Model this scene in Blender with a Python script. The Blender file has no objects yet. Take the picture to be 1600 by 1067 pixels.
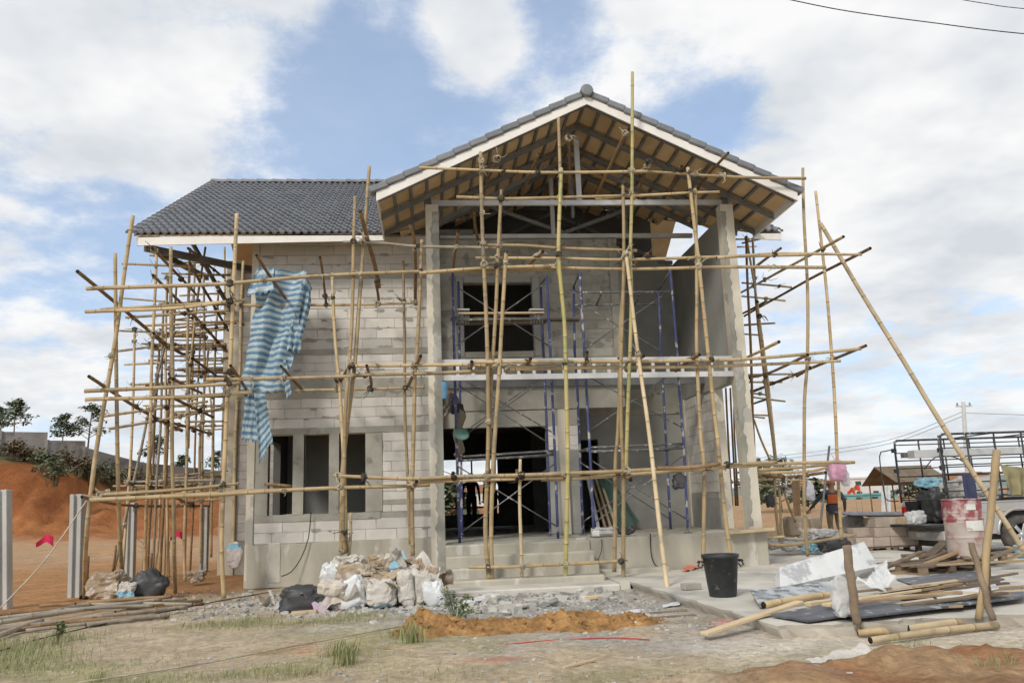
import bpy, bmesh, math, random
from mathutils import Vector, Matrix, noise
random.seed(11)
R = math.radians
scene = bpy.context.scene
col = scene.collection
# ------------------------------------------------------------------ camera
cam_d = bpy.data.cameras.new('camera'); cam = bpy.data.objects.new('camera', cam_d); col.objects.link(cam)
cam_d.sensor_width = 36; cam_d.lens = 28.95; cam_d.clip_start = .1; cam_d.clip_end = 6000
YAW, PITCH, ROLL = .1016, .1943, -.0374
fw = Vector((math.sin(YAW)*math.cos(PITCH), math.cos(YAW)*math.cos(PITCH), math.sin(PITCH)))
rt = Vector((math.cos(YAW), -math.sin(YAW), 0)); up = rt.cross(fw)
r2 = math.cos(ROLL)*rt + math.sin(ROLL)*up; u2 = -math.sin(ROLL)*rt + math.cos(ROLL)*up
cam.matrix_world = Matrix(((r2.x,u2.x,-fw.x,-.1788),(r2.y,u2.y,-fw.y,-16.8171),(r2.z,u2.z,-fw.z,1.3745),(0,0,0,1)))
scene.camera = cam
# ------------------------------------------------------------------ sun, sky, exposure
SUN = Vector((-.48,-.70,.66)).normalized()          # direction towards the sun
sd = bpy.data.lights.new('sun','SUN'); sd.energy = 2.2; sd.angle = R(11); sd.color = (1,.95,.87)
so = bpy.data.objects.new('sun', sd); col.objects.link(so); so.rotation_euler = SUN.to_track_quat('Z','Y').to_euler(); so.location = (0,-20,30)
w = bpy.data.worlds.new('World'); scene.world = w; w.use_nodes = True
nt = w.node_tree; N = nt.nodes; Lk = nt.links; N.clear()
def nd(t, **k):
    n = N.new(t)
    for a, b in k.items(): setattr(n, a, b)
    return n
def wmath(op, a, b=None, clamp=False):
    n = nd('ShaderNodeMath', operation=op, use_clamp=clamp)
    for i, x in enumerate((a, b)):
        if x is None: continue
        if isinstance(x, (int, float)): n.inputs[i].default_value = x
        else: Lk.new(x, n.inputs[i])
    return n.outputs[0]
tc = nd('ShaderNodeTexCoord'); gen = tc.outputs['Generated']
sky = nd('ShaderNodeTexSky', sky_type='NISHITA', sun_disc=False)
sky.sun_elevation = math.asin(SUN.z); sky.sun_rotation = math.atan2(SUN.x, SUN.y); sky.air_density = 1.0; sky.dust_density = .5; sky.ozone_density = 1.6
sep = nd('ShaderNodeSeparateXYZ'); Lk.new(gen, sep.inputs[0])
den = wmath('ADD', wmath('MAXIMUM', sep.outputs[2], 0), .22)
cmb = nd('ShaderNodeCombineXYZ'); Lk.new(wmath('DIVIDE', sep.outputs[0], den), cmb.inputs[0]); Lk.new(wmath('DIVIDE', sep.outputs[1], den), cmb.inputs[1])
def wnoise(scale, detail, rough, off=(0,0,0), dist=0.0):
    mp = nd('ShaderNodeMapping'); mp.inputs['Location'].default_value = off; Lk.new(cmb.outputs[0], mp.inputs[0])
    n = nd('ShaderNodeTexNoise'); n.inputs['Scale'].default_value = scale; n.inputs['Detail'].default_value = detail
    n.inputs['Roughness'].default_value = rough; n.inputs['Distortion'].default_value = dist; Lk.new(mp.outputs[0], n.inputs['Vector']); return n.outputs[0]
big = wnoise(2.2, 3, .6, (3.1,7.7,0)); fine = wnoise(6.0, 7, .66, (1,2,0)); shade_n = wnoise(2.6, 4, .6, (9.3,4.4,0))
cover = wmath('ADD', wmath('MULTIPLY', wmath('SUBTRACT', big, .5), 2.4), wmath('MULTIPLY', wmath('SUBTRACT', fine, .5), 2.2))
cover = wmath('ADD', cover, 1.02)
CLOUDGAPS = [
 ((-0.044,0.843,0.537),5,.65),((-0.091,0.881,0.464),6,.6),((-0.172,0.901,0.398),6,.6),((-0.28,0.896,0.346),6.5,.5),((-0.012,0.907,0.421),8,.62),((0.143,0.847,0.512),5.5,.65),((0.303,0.851,0.429),7,.65),((0.365,0.845,0.391),5,.4),((-0.373,0.88,0.296),7,.4),
 ((-0.282,0.838,0.468),12,-.6),((0.052,0.852,0.521),5,-.7),((0.242,0.826,0.509),6,-.5),((0.498,0.765,0.41),16,-.6)]
# openings of blue sky and thick banks among the clouds: direction, reach in degrees, weight
for d, deg, wt in CLOUDGAPS:
    dp = nd('ShaderNodeVectorMath', operation='DOT_PRODUCT'); Lk.new(gen, dp.inputs[0]); dp.inputs[1].default_value = Vector(d).normalized()
    mr = nd('ShaderNodeMapRange', interpolation_type='SMOOTHSTEP'); Lk.new(dp.outputs['Value'], mr.inputs[0])
    mr.inputs[1].default_value = math.cos(R(deg)); mr.inputs[2].default_value = 1.0; mr.inputs[3].default_value = 0; mr.inputs[4].default_value = wt
    cover = wmath('SUBTRACT', cover, mr.outputs[0])
cr = nd('ShaderNodeMapRange', interpolation_type='SMOOTHSTEP'); Lk.new(cover, cr.inputs[0]); cr.inputs[1].default_value = .30; cr.inputs[2].default_value = 1.20
cr.inputs[3].default_value = .42; cr.inputs[4].default_value = 1.0
# thicker haze towards the horizon
hz = nd('ShaderNodeMapRange', interpolation_type='SMOOTHSTEP'); Lk.new(sep.outputs[2], hz.inputs[0]); hz.inputs[1].default_value = .42; hz.inputs[2].default_value = .02; hz.inputs[3].default_value = 0; hz.inputs[4].default_value = .88
fac = wmath('MAXIMUM', cr.outputs[0], hz.outputs[0])
ramp = nd('ShaderNodeValToRGB'); Lk.new(shade_n, ramp.inputs[0])
ramp.color_ramp.elements[0].position = .34; ramp.color_ramp.elements[0].color = (.70,.74,.79,1)
ramp.color_ramp.elements[1].position = .62; ramp.color_ramp.elements[1].color = (1.0,1.0,1.0,1)
bg1 = nd('ShaderNodeBackground'); Lk.new(sky.outputs[0], bg1.inputs[0]); bg1.inputs[1].default_value = .15
thin = nd('ShaderNodeMix', data_type='RGBA'); Lk.new(wmath('POWER', cr.outputs[0], .8), thin.inputs[0]); thin.inputs[6].default_value = (.50,.74,1.12,1); Lk.new(ramp.outputs[0], thin.inputs[7])   # thin veil scatters the blue behind it
bg2 = nd('ShaderNodeBackground'); Lk.new(thin.outputs[2], bg2.inputs[0]); bg2.inputs[1].default_value = .90
mx = nd('ShaderNodeMixShader'); Lk.new(fac, mx.inputs[0]); Lk.new(bg1.outputs[0], mx.inputs[1]); Lk.new(bg2.outputs[0], mx.inputs[2])
wo = nd('ShaderNodeOutputWorld'); Lk.new(mx.outputs[0], wo.inputs[0])
vs = scene.view_settings; vs.view_transform = 'Standard'; vs.look = 'None'; vs.exposure = 0.1; vs.gamma = 1; vs.use_curve_mapping = False
scene.cycles.use_adaptive_sampling = True; scene.cycles.adaptive_threshold = .03
scene.cycles.max_bounces = 5; scene.cycles.diffuse_bounces = 3; scene.cycles.transparent_max_bounces = 12
# ------------------------------------------------------------------ helpers
MATS = {}
def mat(name, c1, c2=None, scale=4.0, rough=.85, bump=.15, bscale=None, c3=None, t3=.62, s3=1.3, rnd=0.0, metal=0.0, spec=.3, stretch=None, local=False, w3=.05):
    m = bpy.data.materials.new(name); m.use_nodes = True; t = m.node_tree; n = t.nodes; l = t.links
    b = n['Principled BSDF']; b.inputs['Roughness'].default_value = rough; b.inputs['Metallic'].default_value = metal
    b.inputs['Specular IOR Level'].default_value = spec
    if local: pos = n.new('ShaderNodeTexCoord').outputs['Object']
    else: pos = n.new('ShaderNodeNewGeometry').outputs['Position']
    if stretch:
        mp = n.new('ShaderNodeMapping'); mp.inputs['Scale'].default_value = stretch; l.new(pos, mp.inputs[0]); pos = mp.outputs[0]
    def noi(s, d=4, r=.6):
        q = n.new('ShaderNodeTexNoise'); q.inputs['Scale'].default_value = s; q.inputs['Detail'].default_value = d; q.inputs['Roughness'].default_value = r; l.new(pos, q.inputs['Vector']); return q.outputs[0]
    c2 = c2 or tuple(x*.75 for x in c1)
    def mixc(f, a, bb):
        q = n.new('ShaderNodeMix'); q.data_type = 'RGBA'; l.new(f, q.inputs[0])
        for i, x in ((6, a), (7, bb)):
            if isinstance(x, tuple): q.inputs[i].default_value = (*x, 1)
            else: l.new(x, q.inputs[i])
        return q.outputs[2]
    def rng(x, a, bb, lo=0.0, hi=1.0):
        q = n.new('ShaderNodeMapRange'); q.interpolation_type = 'SMOOTHSTEP'; l.new(x, q.inputs[0]); q.inputs[1].default_value = a; q.inputs[2].default_value = bb; q.inputs[3].default_value = lo; q.inputs[4].default_value = hi; return q.outputs[0]
    colr = mixc(rng(noi(scale), .32, .68), c1, c2)
    if c3: colr = mixc(rng(noi(s3), t3-w3, t3+w3), colr, c3)
    if rnd:
        oi = n.new('ShaderNodeObjectInfo'); hs = n.new('ShaderNodeHueSaturation'); l.new(colr, hs.inputs['Color'])
        mr = n.new('ShaderNodeMapRange'); l.new(oi.outputs['Random'], mr.inputs[0]); mr.inputs[3].default_value = 1-rnd; mr.inputs[4].default_value = 1+rnd; l.new(mr.outputs[0], hs.inputs['Value'])
        colr = hs.outputs[0]
    l.new(colr, b.inputs['Base Color'])
    if bump:
        bp = n.new('ShaderNodeBump'); bp.inputs['Strength'].default_value = min(1, bump*3); bp.inputs['Distance'].default_value = .02
        l.new(noi(bscale or scale*6, 4, .7), bp.inputs['Height']); l.new(bp.outputs[0], b.inputs['Normal'])
    MATS[name] = m; return m

class MB:
    def __init__(s): s.v = []; s.f = []; s.m = []; s.uv = None
    def add(s, vs, fs, mi=0):
        o = len(s.v); s.v += [tuple(x) for x in vs]
        for f in fs: s.f.append(tuple(i+o for i in f)); s.m.append(mi)
    def box(s, c, d, rz=0.0, M=None, mi=0):
        x, y, z = (q/2 for q in d); c = Vector(c)
        M = M or (Matrix.Rotation(rz, 3, 'Z') if rz else None); vs = []
        for a in (-x, x):
            for b in (-y, y):
                for e in (-z, z):
                    p = Vector((a, b, e)); vs.append(c + (M @ p if M else p))
        s.add(vs, [(0,1,3,2),(4,6,7,5),(0,4,5,1),(2,3,7,6),(0,2,6,4),(1,5,7,3)], mi)
    def b2(s, x0, x1, y0, y1, z0, z1, mi=0): s.box(((x0+x1)/2,(y0+y1)/2,(z0+z1)/2), (x1-x0,y1-y0,z1-z0), mi=mi)
    def beam(s, p, q, wd, ht, mi=0, upv=(0,0,1)):
        p = Vector(p); q = Vector(q); d = (q-p); L = d.length; d.normalize(); u = Vector(upv)
        if abs(d.dot(u)) > .98: u = Vector((0,1,0))
        sx = d.cross(u).normalized(); sz = sx.cross(d)
        M = Matrix((sx, d, sz)).transposed(); s.box((p+q)/2, (wd, L, ht), M=M, mi=mi)
    def tube(s, pts, rs, n=8, mi=0, cap=True, node=None):
        pts = [Vector(p) for p in pts]
        if isinstance(rs, (int, float)): rs = [rs]*len(pts)
        o = len(s.v); pu = None
        for i, p in enumerate(pts):
            d = (pts[min(i+1, len(pts)-1)] - pts[max(i-1, 0)]).normalized()
            if pu is None: pu = Vector((0,0,1)) if abs(d.z) < .9 else Vector((1,0,0))
            a = d.cross(pu).normalized(); b = a.cross(d).normalized(); pu = b
            for k in range(n):
                t = 2*math.pi*k/n; s.v.append(tuple(p + (a*math.cos(t) + b*math.sin(t))*rs[i]))
        for i in range(len(pts)-1):
            for k in range(n):
                k2 = (k+1) % n; s.f.append((o+i*n+k, o+i*n+k2, o+(i+1)*n+k2, o+(i+1)*n+k)); s.m.append(node[i] if node else mi)
        if cap:
            s.f.append(tuple(o+k for k in range(n))[::-1]); s.m.append(node[-1] if node else mi)
            s.f.append(tuple(o+(len(pts)-1)*n+k for k in range(n))); s.m.append(node[-1] if node else mi)
    def lathe(s, c, prof, n=20, mi=0, M=None):
        c = Vector(c); o = len(s.v)
        for r, z in prof:
            for k in range(n):
                t = 2*math.pi*k/n; p = Vector((r*math.cos(t), r*math.sin(t), z)); s.v.append(tuple(c + (M @ p if M else p)))
        for i in range(len(prof)-1):
            for k in range(n):
                k2 = (k+1) % n; s.f.append((o+i*n+k, o+i*n+k2, o+(i+1)*n+k2, o+(i+1)*n+k)); s.m.append(mi)
    def prism(s, poly, y0, y1, mi=0):                      # polygon in x,z extruded along y
        n = len(poly); vs = [(x, y0, z) for x, z in poly] + [(x, y1, z) for x, z in poly]
        s.add(vs, [tuple(range(n)), tuple(range(2*n-1, n-1, -1))] + [(i, i+n, (i+1) % n+n, (i+1) % n) for i in range(n)], mi)
    def grid(s, fn, nu, nv, mi=0, thick=0.0, uv=False):
        o = len(s.v); P = [[Vector(fn(i/nu, j/nv)) for j in range(nv+1)] for i in range(nu+1)]
        for r in P: s.v += [tuple(p) for p in r]
        for i in range(nu):
            for j in range(nv):
                a = o+i*(nv+1)+j; s.f.append((a, a+nv+1, a+nv+2, a+1)); s.m.append(mi)
        if uv:
            s.uv = s.uv or {}
            for i in range(nu+1):
                for j in range(nv+1): s.uv[o+i*(nv+1)+j] = (i/nu, j/nv)
    def mesh(s, name, mats, smooth=False, bevel=0.0):
        me = bpy.data.meshes.new(name); me.from_pydata(s.v, [], s.f)
        for m in mats: me.materials.append(MATS[m] if isinstance(m, str) else m)
        me.polygons.foreach_set('material_index', s.m)
        if s.uv:
            ul = me.uv_layers.new(name='uv')
            for lp in me.loops: ul.data[lp.index].uv = s.uv.get(lp.vertex_index, (0,0))
        bm = bmesh.new(); bm.from_mesh(me)
        if bevel:
            bmesh.ops.bevel(bm, geom=[e for e in bm.edges if len(e.link_faces) == 2 and e.calc_face_angle(0) > .5], offset=bevel, segments=1, affect='EDGES', clamp_overlap=True)
        bmesh.ops.recalc_face_normals(bm, faces=bm.faces); bm.to_mesh(me); bm.free()
        if smooth: me.polygons.foreach_set('use_smooth', [True]*len(me.polygons))
        return me
    def build(s, name, mats, parent=None, smooth=False, bevel=0.0, local=False):
        if isinstance(mats, str): mats = [mats]
        if parent is not None and not local:
            o = base_of(parent); s.v = [(x-o.x, y-o.y, z-o.z) for x, y, z in s.v]
        return link(name, s.mesh(name, mats, smooth, bevel), parent)
BASE = {}
def base_of(o):
    b = Vector((0,0,0))
    while o is not None: b = b + o.location; o = o.parent
    return b
def link(name, me, parent=None):
    o = bpy.data.objects.new(name, me); col.objects.link(o)
    if parent is not None: o.parent = parent
    return o
def empty(name, loc=(0,0,0), rz=0.0, parent=None):
    o = bpy.data.objects.new(name, None); col.objects.link(o); o.location = loc; o.rotation_euler = (0,0,rz); o.empty_display_size = .2
    if parent: o.parent = parent
    return o
def tag(o, label=None, cat=None, group=None, kind=None):
    if label: o['label'] = label
    if cat: o['category'] = cat
    if group: o['group'] = group
    if kind: o['kind'] = kind
    return o
def nz(p, s=1.0, o=0.0): return noise.noise(Vector((p[0]*s+o, p[1]*s-o, p[2]*s+o*.5)))
def lerp(a, b, t): return a+(b-a)*t
def bil(c, u, v):                                        # bilinear patch over four corners
    c = [Vector(x) for x in c]; return (c[0]*(1-u)+c[1]*u)*(1-v) + (c[3]*(1-u)+c[2]*u)*v
def curve(pts, step=.12):                                # smooth path through points
    P = [Vector(p) for p in pts]; P = [P[0]*2-P[1]] + P + [P[-1]*2-P[-2]]; out = []
    for i in range(1, len(P)-2):
        n = max(2, int((P[i+1]-P[i]).length/step))
        for k in range(n):
            t = k/n; a, b, c, d = P[i-1], P[i], P[i+1], P[i+2]
            out.append(.5*((2*b)+(c-a)*t+(2*a-5*b+4*c-d)*t*t+(-a+3*b-3*c+d)*t**3))
    out.append(P[-2]); return out
# ------------------------------------------------------------------ materials
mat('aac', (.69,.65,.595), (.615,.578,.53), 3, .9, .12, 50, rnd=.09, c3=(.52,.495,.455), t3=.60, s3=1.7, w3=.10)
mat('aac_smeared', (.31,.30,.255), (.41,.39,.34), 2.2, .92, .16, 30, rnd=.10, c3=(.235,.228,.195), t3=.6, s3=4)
mat('mortar', (.33,.31,.27), (.40,.375,.335), 6, .95, .25, 40)
mat('concrete', (.42,.40,.34), (.32,.305,.26), 1.6, .9, .16, 24, c3=(.22,.212,.19), t3=.63, s3=2.6)
mat('concrete_raw', (.68,.625,.51), (.59,.54,.44), 1.4, .92, .15, 26, c3=(.42,.40,.35), t3=.60, s3=1.5, w3=.03)
mat('skim', (.36,.35,.30), (.29,.285,.245), 1.8, .9, .12, 24, c3=(.45,.44,.40), t3=.62, s3=2)
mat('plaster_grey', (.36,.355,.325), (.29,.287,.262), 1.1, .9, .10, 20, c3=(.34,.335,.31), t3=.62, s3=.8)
mat('slab', (.62,.58,.505), (.51,.475,.41), .9, .9, .14, 30, c3=(.36,.345,.315), t3=.6, s3=1.1, w3=.12)
mat('plinth', (.48,.445,.365), (.38,.35,.285), 1.3, .92, .15, 22, c3=(.54,.515,.46), t3=.62, s3=1.8, stretch=(1.6,1.6,.5))
mat('fascia', (.80,.765,.71), (.74,.70,.645), 2.5, .6, .03, 20)
mat('tile', (.20,.205,.215), (.165,.17,.18), 5, .48, .08, 40, rnd=.12, spec=.5)
mat('soffit_tile', (.66,.48,.275), (.56,.395,.215), 2.0, .85, .10, 25, rnd=.16)
mat('steel_grey', (.22,.22,.215), (.165,.165,.16), 3, .55, .05, 30, metal=.2)
mat('steel_light', (.62,.62,.61), (.50,.505,.50), 2, .5, .04, 30, metal=.2)
mat('steel_white', (.66,.66,.645), (.55,.55,.54), 3, .6, .06, 30)
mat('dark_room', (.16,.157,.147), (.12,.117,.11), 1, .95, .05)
mat('bamboo', (.52,.39,.22), (.39,.285,.15), 2.2, .6, .08, 60, rnd=.28, spec=.35, c3=(.30,.24,.155), t3=.60, s3=2.0, w3=.08)
mat('bamboo_pale', (.58,.46,.29), (.48,.37,.22), 3.0, .6, .08, 60, rnd=.16, spec=.4, c3=(.36,.29,.18), t3=.64, s3=3)
mat('bamboo_green', (.40,.35,.12), (.48,.38,.17), 1.6, .5, .06, 60, rnd=.1, spec=.45, c3=(.30,.30,.12), t3=.58, s3=2)
mat('bamboo_brown', (.27,.165,.08), (.19,.115,.06), 4, .7, .10, 60, rnd=.25)
mat('bamboo_grey', (.36,.32,.255), (.25,.215,.165), 4, .8, .12, 60, rnd=.16)
mat('node', (.34,.24,.125), (.26,.18,.09), 8, .7, .05)
mat('hollow', (.025,.02,.015), None, 4, .95, 0)
mat('rope', (.50,.44,.33), (.34,.29,.20), 14, .95, .2, 80, rnd=.25)
mat('rope_dark', (.10,.085,.07), (.06,.06,.05), 14, .95, .2, 80, rnd=.3)
mat('blue_paint', (.06,.068,.17), (.085,.105,.24), 6, .6, .05, 40, c3=(.42,.41,.39), t3=.585, s3=6, w3=.02)
mat('pipe_grey', (.20,.20,.195), (.13,.13,.13), 8, .55, .06, 40, metal=.3, c3=(.55,.53,.48), t3=.62, s3=9, w3=.02)
mat('wood', (.40,.29,.175), (.30,.205,.115), 3, .8, .12, 40, rnd=.18, stretch=(1,6,6))
mat('wood_new', (.62,.49,.31), (.54,.41,.25), 3, .75, .08, 40, rnd=.1)
mat('wood_grey', (.235,.175,.12), (.155,.115,.08), 4, .9, .18, 40, rnd=.25)

REAR = (.1,1.93,1.1,2.83)
# ================================================================== the house
house = empty('house', (1,0,0)); tag(house, 'unfinished two storey block house with dark tiled roof behind bamboo scaffolding', 'house')
def walls(name, x0, x1, z0, z1, y, th, ops, m, parent, axis='x'):
    xs = sorted({x0, x1, *[o[0] for o in ops], *[o[1] for o in ops]}); zs = sorted({z0, z1, *[o[2] for o in ops], *[o[3] for o in ops]}); b = MB()
    for i in range(len(xs)-1):
        for k in range(len(zs)-1):
            cx, cz = (xs[i]+xs[i+1])/2, (zs[k]+zs[k+1])/2
            if any(o[0] < cx < o[1] and o[2] < cz < o[3] for o in ops): continue
            if axis == 'x': b.b2(xs[i], xs[i+1], y, y+th, zs[k], zs[k+1])
            else: b.b2(y, y+th, xs[i], xs[i+1], zs[k], zs[k+1])
    return b.build(name, m, parent)
BLK = {}
def block_mesh(L, H, m, var):
    key = (round(L, 2), round(H, 2), m, var)
    if key not in BLK:
        b = MB(); b.box((0,.05,0), (L-.006, .1, H-.006)); me = b.mesh('block', [m], bevel=.004 if var else .007)
        if var == 2:
            for v in me.vertices:
                if v.co.x > 0 and v.co.z > 0 and v.co.y < .03: v.co.x -= .012; v.co.z -= .010
        BLK[key] = me
    return BLK[key]
def lay(parent, x0, x1, z0, z1, y, ops, m, h=.2, L=.6, axis='x', seed=0, jit=.003):
    rr = random.Random(seed); nz_ = max(1, round((z1-z0)/(h+.003))); hh = (z1-z0)/nz_
    for k in range(nz_):
        za, zb = z0+k*hh, z0+(k+1)*hh; zc = (za+zb)/2
        spans = [(x0, x1)]
        for o in ops:
            if o[2] < zc < o[3]:
                new = []
                for a, b in spans:
                    if o[1] <= a or o[0] >= b: new.append((a, b)); continue
                    if o[0] > a: new.append((a, o[0]))
                    if o[1] < b: new.append((o[1], b))
                spans = new
        offs = (0 if k % 2 else L/2) + rr.uniform(-.06, .06)
        for a, b in spans:
            cuts = [a]; c = x0 - offs
            while c < b:
                if c > a+.09 and c < b-.09: cuts.append(c)
                c += L+.003
            cuts.append(b)
            for i in range(len(cuts)-1):
                ln = cuts[i+1]-cuts[i]
                if ln < .05: continue
                o = link('block', block_mesh(ln, hh, m, rr.choice((0,1,1,2))), parent); bo = base_of(parent); cx = (cuts[i]+cuts[i+1])/2
                o.location = Vector((cx, y+rr.uniform(-jit, jit), zc))-bo if axis == 'x' else Vector((y+rr.uniform(-jit, jit), cx, zc))-bo
                o.rotation_euler = (rr.uniform(-.004,.004), rr.uniform(-.004,.004), (0 if axis == 'x' else -math.pi/2)+rr.uniform(-.003,.003))
# --- front wall left of the porch
WX0, WX1 = -3.78, .06
wop = [(-3.395,-2.92,1.31,2.88), (-2.705,-2.215,1.31,2.88), (-2.015,-1.50,1.31,2.88)]
fwall = walls('front_wall', WX0, WX1, .78, 7.05, .008, .19, wop, 'mortar', house)
keep = [(-3.62,-1.20,1.2,2.9)]
lay(fwall, WX0+.13, WX1, .78, 1.2, 0, [], 'aac', seed=1)
lay(fwall, WX0+.13, WX1, 1.31, 2.9, 0, [(-3.63,-1.17,1.2,3)], 'aac', seed=2)
lay(fwall, WX0+.13, WX1, 3.0, 3.61, 0, [], 'aac', seed=3)
lay(fwall, WX0+.13, WX1, 3.98, 4.5, 0, [], 'aac', seed=4)
lay(fwall, WX0+.13, WX1, 4.6, 6.1, 0, [], 'aac', seed=5)
lay(fwall, WX0+.13, WX1, 6.2, 7.02, 0, [], 'aac', seed=6)
def rough_strip(name, x0, x1, z0, z1, y0, y1, m, parent, amp=.012, edge='', nxx=8, nzz=10, seed=0.0):
    b = MB(); dx = x1-x0; dz = z1-z0
    def f(u, v):
        x = x0+dx*u; z = z0+dz*v; y = y0
        if edge:
            if u == 1 or (u == 0 and edge != 'r'): x += nz((x*3, 0, z*5), 1, seed+3)*amp*3*(1 if (edge in 'xr') else 0)
            if v in (0, 1): z += nz((x*5, 0, z*3), 1, seed+9)*amp*2*(1 if ('z' in edge) else 0)
        if u in (0, 1) or v in (0, 1): y = y1
        return (x, y+nz((x,0,z), 4, seed)*amp*.3, z)
    us = [0,.02]+[i/nxx for i in range(1, nxx)]+[.98,1]; vs_ = [0,.02]+[i/nzz for i in range(1, nzz)]+[.98,1]
    b.grid(lambda u, v: f(us[int(round(u*(len(us)-1)))], vs_[int(round(v*(len(vs_)-1)))]), len(us)-1, len(vs_)-1)
    return b.build(name, m, parent)
for (n, z0, z1, sd_) in (('sill_band',1.2,1.31,1), ('lintel',2.9,3.0,2), ('floor_beam',3.61,3.98,3), ('tie_band',4.5,4.6,4), ('tie_band',6.1,6.2,5)):
    x1 = WX1 if n != 'sill_band' else -1.17
    rough_strip(n, WX0+.1, x1, z0-.012, z1+.012, -.014, .01, 'concrete', fwall, .014, 'z', 60, 4, sd_*7.3)
rough_strip('sill_band', -1.17, WX1, 1.45, 1.55, -.010, .01, 'concrete', fwall, .014, 'z', 20, 4, 77.0)
# window surround and mullions
sb = MB()
for a, b_ in ((-3.64,-3.395), (-2.92,-2.705), (-2.215,-2.015)): sb.b2(a, b_, -.018, .12, 1.31, 2.89)
sb.build('window_mullion', 'concrete', fwall, bevel=.006)
rough_strip('window_jamb', -1.50, -1.16, 1.30, 2.89, -.020, .01, 'concrete', fwall, .022, 'r', 6, 40, 5.0)
for o in wop:
    fb = MB(); fb.b2(o[0], o[1], .02, .16, o[3]-.006, o[3]+.02); fb.build('window_head', 'wood_new', fwall)
# squeezed mortar and cement smears on the blocks
sm_ = MB(); rs_ = random.Random(8)
for _ in range(100):
    x = rs_.uniform(WX0+.2, -.1); z = rs_.choice((.98,1.19,3.2,3.41,4.18,4.62,4.81,5.02,5.22,5.43,5.64,5.85,6.4,6.6))+rs_.uniform(-.03,.03); r_ = rs_.uniform(.015,.07); q_ = rs_.uniform(0,90); n = 12
    if 1.15 < z < 2.95 and -3.7 < x < -1.2: continue
    sm_.add([(x, -.0075, z)]+[(x+math.cos(6.283*k/n)*r_*(1.2+.8*nz((k*.7,q_,0),1,1))*rs_.uniform(.8,1.9), -.0065, z+math.sin(6.283*k/n)*r_*.55*(1.1+.8*nz((k*.7,q_,3),1,1))) for k in range(n)], [(0, 1+k, 1+(k+1) % n) for k in range(n)])
tag(sm_.build('mortar_smears', 'mortar', fwall), kind='stuff')
# corner pillar of that wall and its plinth
pb = MB(); pb.b2(WX0-.02, WX0+.128, -.03, .2, .1, 7.05); pb.build('corner_pillar', 'concrete_raw', house, bevel=.01)
rough_strip('plinth', WX0-.04, WX1-.02, -.05, .785, -.055, .02, 'plinth', house, .012, 'z', 40, 10, 31.0)
rough_strip('plinth_patch', -3.35, -3.12, .05, .80, -.068, -.05, 'slab', house, .012, 'x', 4, 12, 8.0)
# --- porch back wall
BY = .2
bop = [(.06,2.2,.72,2.94), (.55,2.03,4.53,6.03)]
bwall = walls('porch_back_wall', .062, 3.9, .72, 7.0, BY+.008, .18, [(.06,2.2,0,2.94), (2.9,3.91,0,3.3), bop[1]], 'mortar', house)
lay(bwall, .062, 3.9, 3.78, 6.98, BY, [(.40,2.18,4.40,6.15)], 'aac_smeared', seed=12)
lay(bwall, 2.2, 2.9, 2.3, 2.94, BY, [], 'aac', seed=13)
rough_strip('plaster_patch', 2.2, 2.9, .72, 2.45, BY-.012, BY+.01, 'plaster_grey', bwall, .03, 'z', 10, 14, 3.0)
rough_strip('beam', .062, 3.9, 3.28, 3.77, BY-.03, BY+.01, 'concrete', bwall, .01, 'z', 30, 6, 9.0)
rough_strip('lower_beam', .062, 2.9, 2.935, 3.27, BY-.012, BY+.01, 'concrete', bwall, .016, 'z', 30, 6, 19.0)
for a, b_, c, d in ((.40,.55,4.40,6.15), (2.03,2.18,4.40,6.15)): rough_strip('window_jamb', a, b_, c, d, BY-.02, BY+.01, 'plaster_grey', bwall, .014, 'n', 4, 20, a*9)
rough_strip('window_head', .55, 2.03, 6.03, 6.15, BY-.018, BY+.01, 'plaster_grey', bwall, .008, 'z', 10, 4, 4.0)
rough_strip('window_sill', .55, 2.03, 4.40, 4.53, BY-.022, BY+.01, 'concrete', bwall, .008, 'z', 10, 4, 6.0)
pb = MB(); pb.b2(2.44,2.62,BY-.10,BY-.006,.72,3.27); pb.build('rough_pillar', 'concrete_raw', house, bevel=.012)
pb = MB(); pb.b2(3.74,3.93,BY-.05,BY+.24,3.79,6.99); pb.build('edge_pillar', 'concrete', house, bevel=.01)
# recess behind the porch and the right side wall
RY = 1.88
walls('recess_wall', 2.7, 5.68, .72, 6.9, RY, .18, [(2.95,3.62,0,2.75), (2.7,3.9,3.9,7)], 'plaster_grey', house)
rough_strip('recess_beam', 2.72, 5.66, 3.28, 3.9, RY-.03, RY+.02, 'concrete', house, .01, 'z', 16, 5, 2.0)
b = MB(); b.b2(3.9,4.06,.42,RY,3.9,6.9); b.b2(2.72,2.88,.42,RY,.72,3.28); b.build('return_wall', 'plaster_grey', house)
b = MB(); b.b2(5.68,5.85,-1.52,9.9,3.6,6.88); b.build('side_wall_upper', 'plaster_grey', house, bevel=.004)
side = walls('side_wall_lower', -.3, 1.9, .72, 3.59, 5.688, .15, [], 'mortar', house, axis='y')
lay(side, -.14, 1.74, 1.46, 3.57, 5.68, [], 'aac', axis='y', L=.5, seed=21)
b = MB(); b.b2(5.672,5.69,-.14,1.86,.72,1.33); b.build('plaster_dado', 'plaster_grey', house)
b = MB(); b.b2(5.674,5.69,-.14,1.86,1.335,1.455); b.build('dado_band', 'concrete', house)
for q in ((5.655,5.86,-.34,-.145,.72,3.6), (5.655,5.84,1.745,1.87,.72,3.6)): b = MB(); b.b2(*q); b.build('side_pillar', 'concrete_raw', house, bevel=.01)
b = MB(); b.b2(5.64,5.83,-1.52,.42,3.55,3.99); b.build('side_beam', 'concrete', house)
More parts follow.
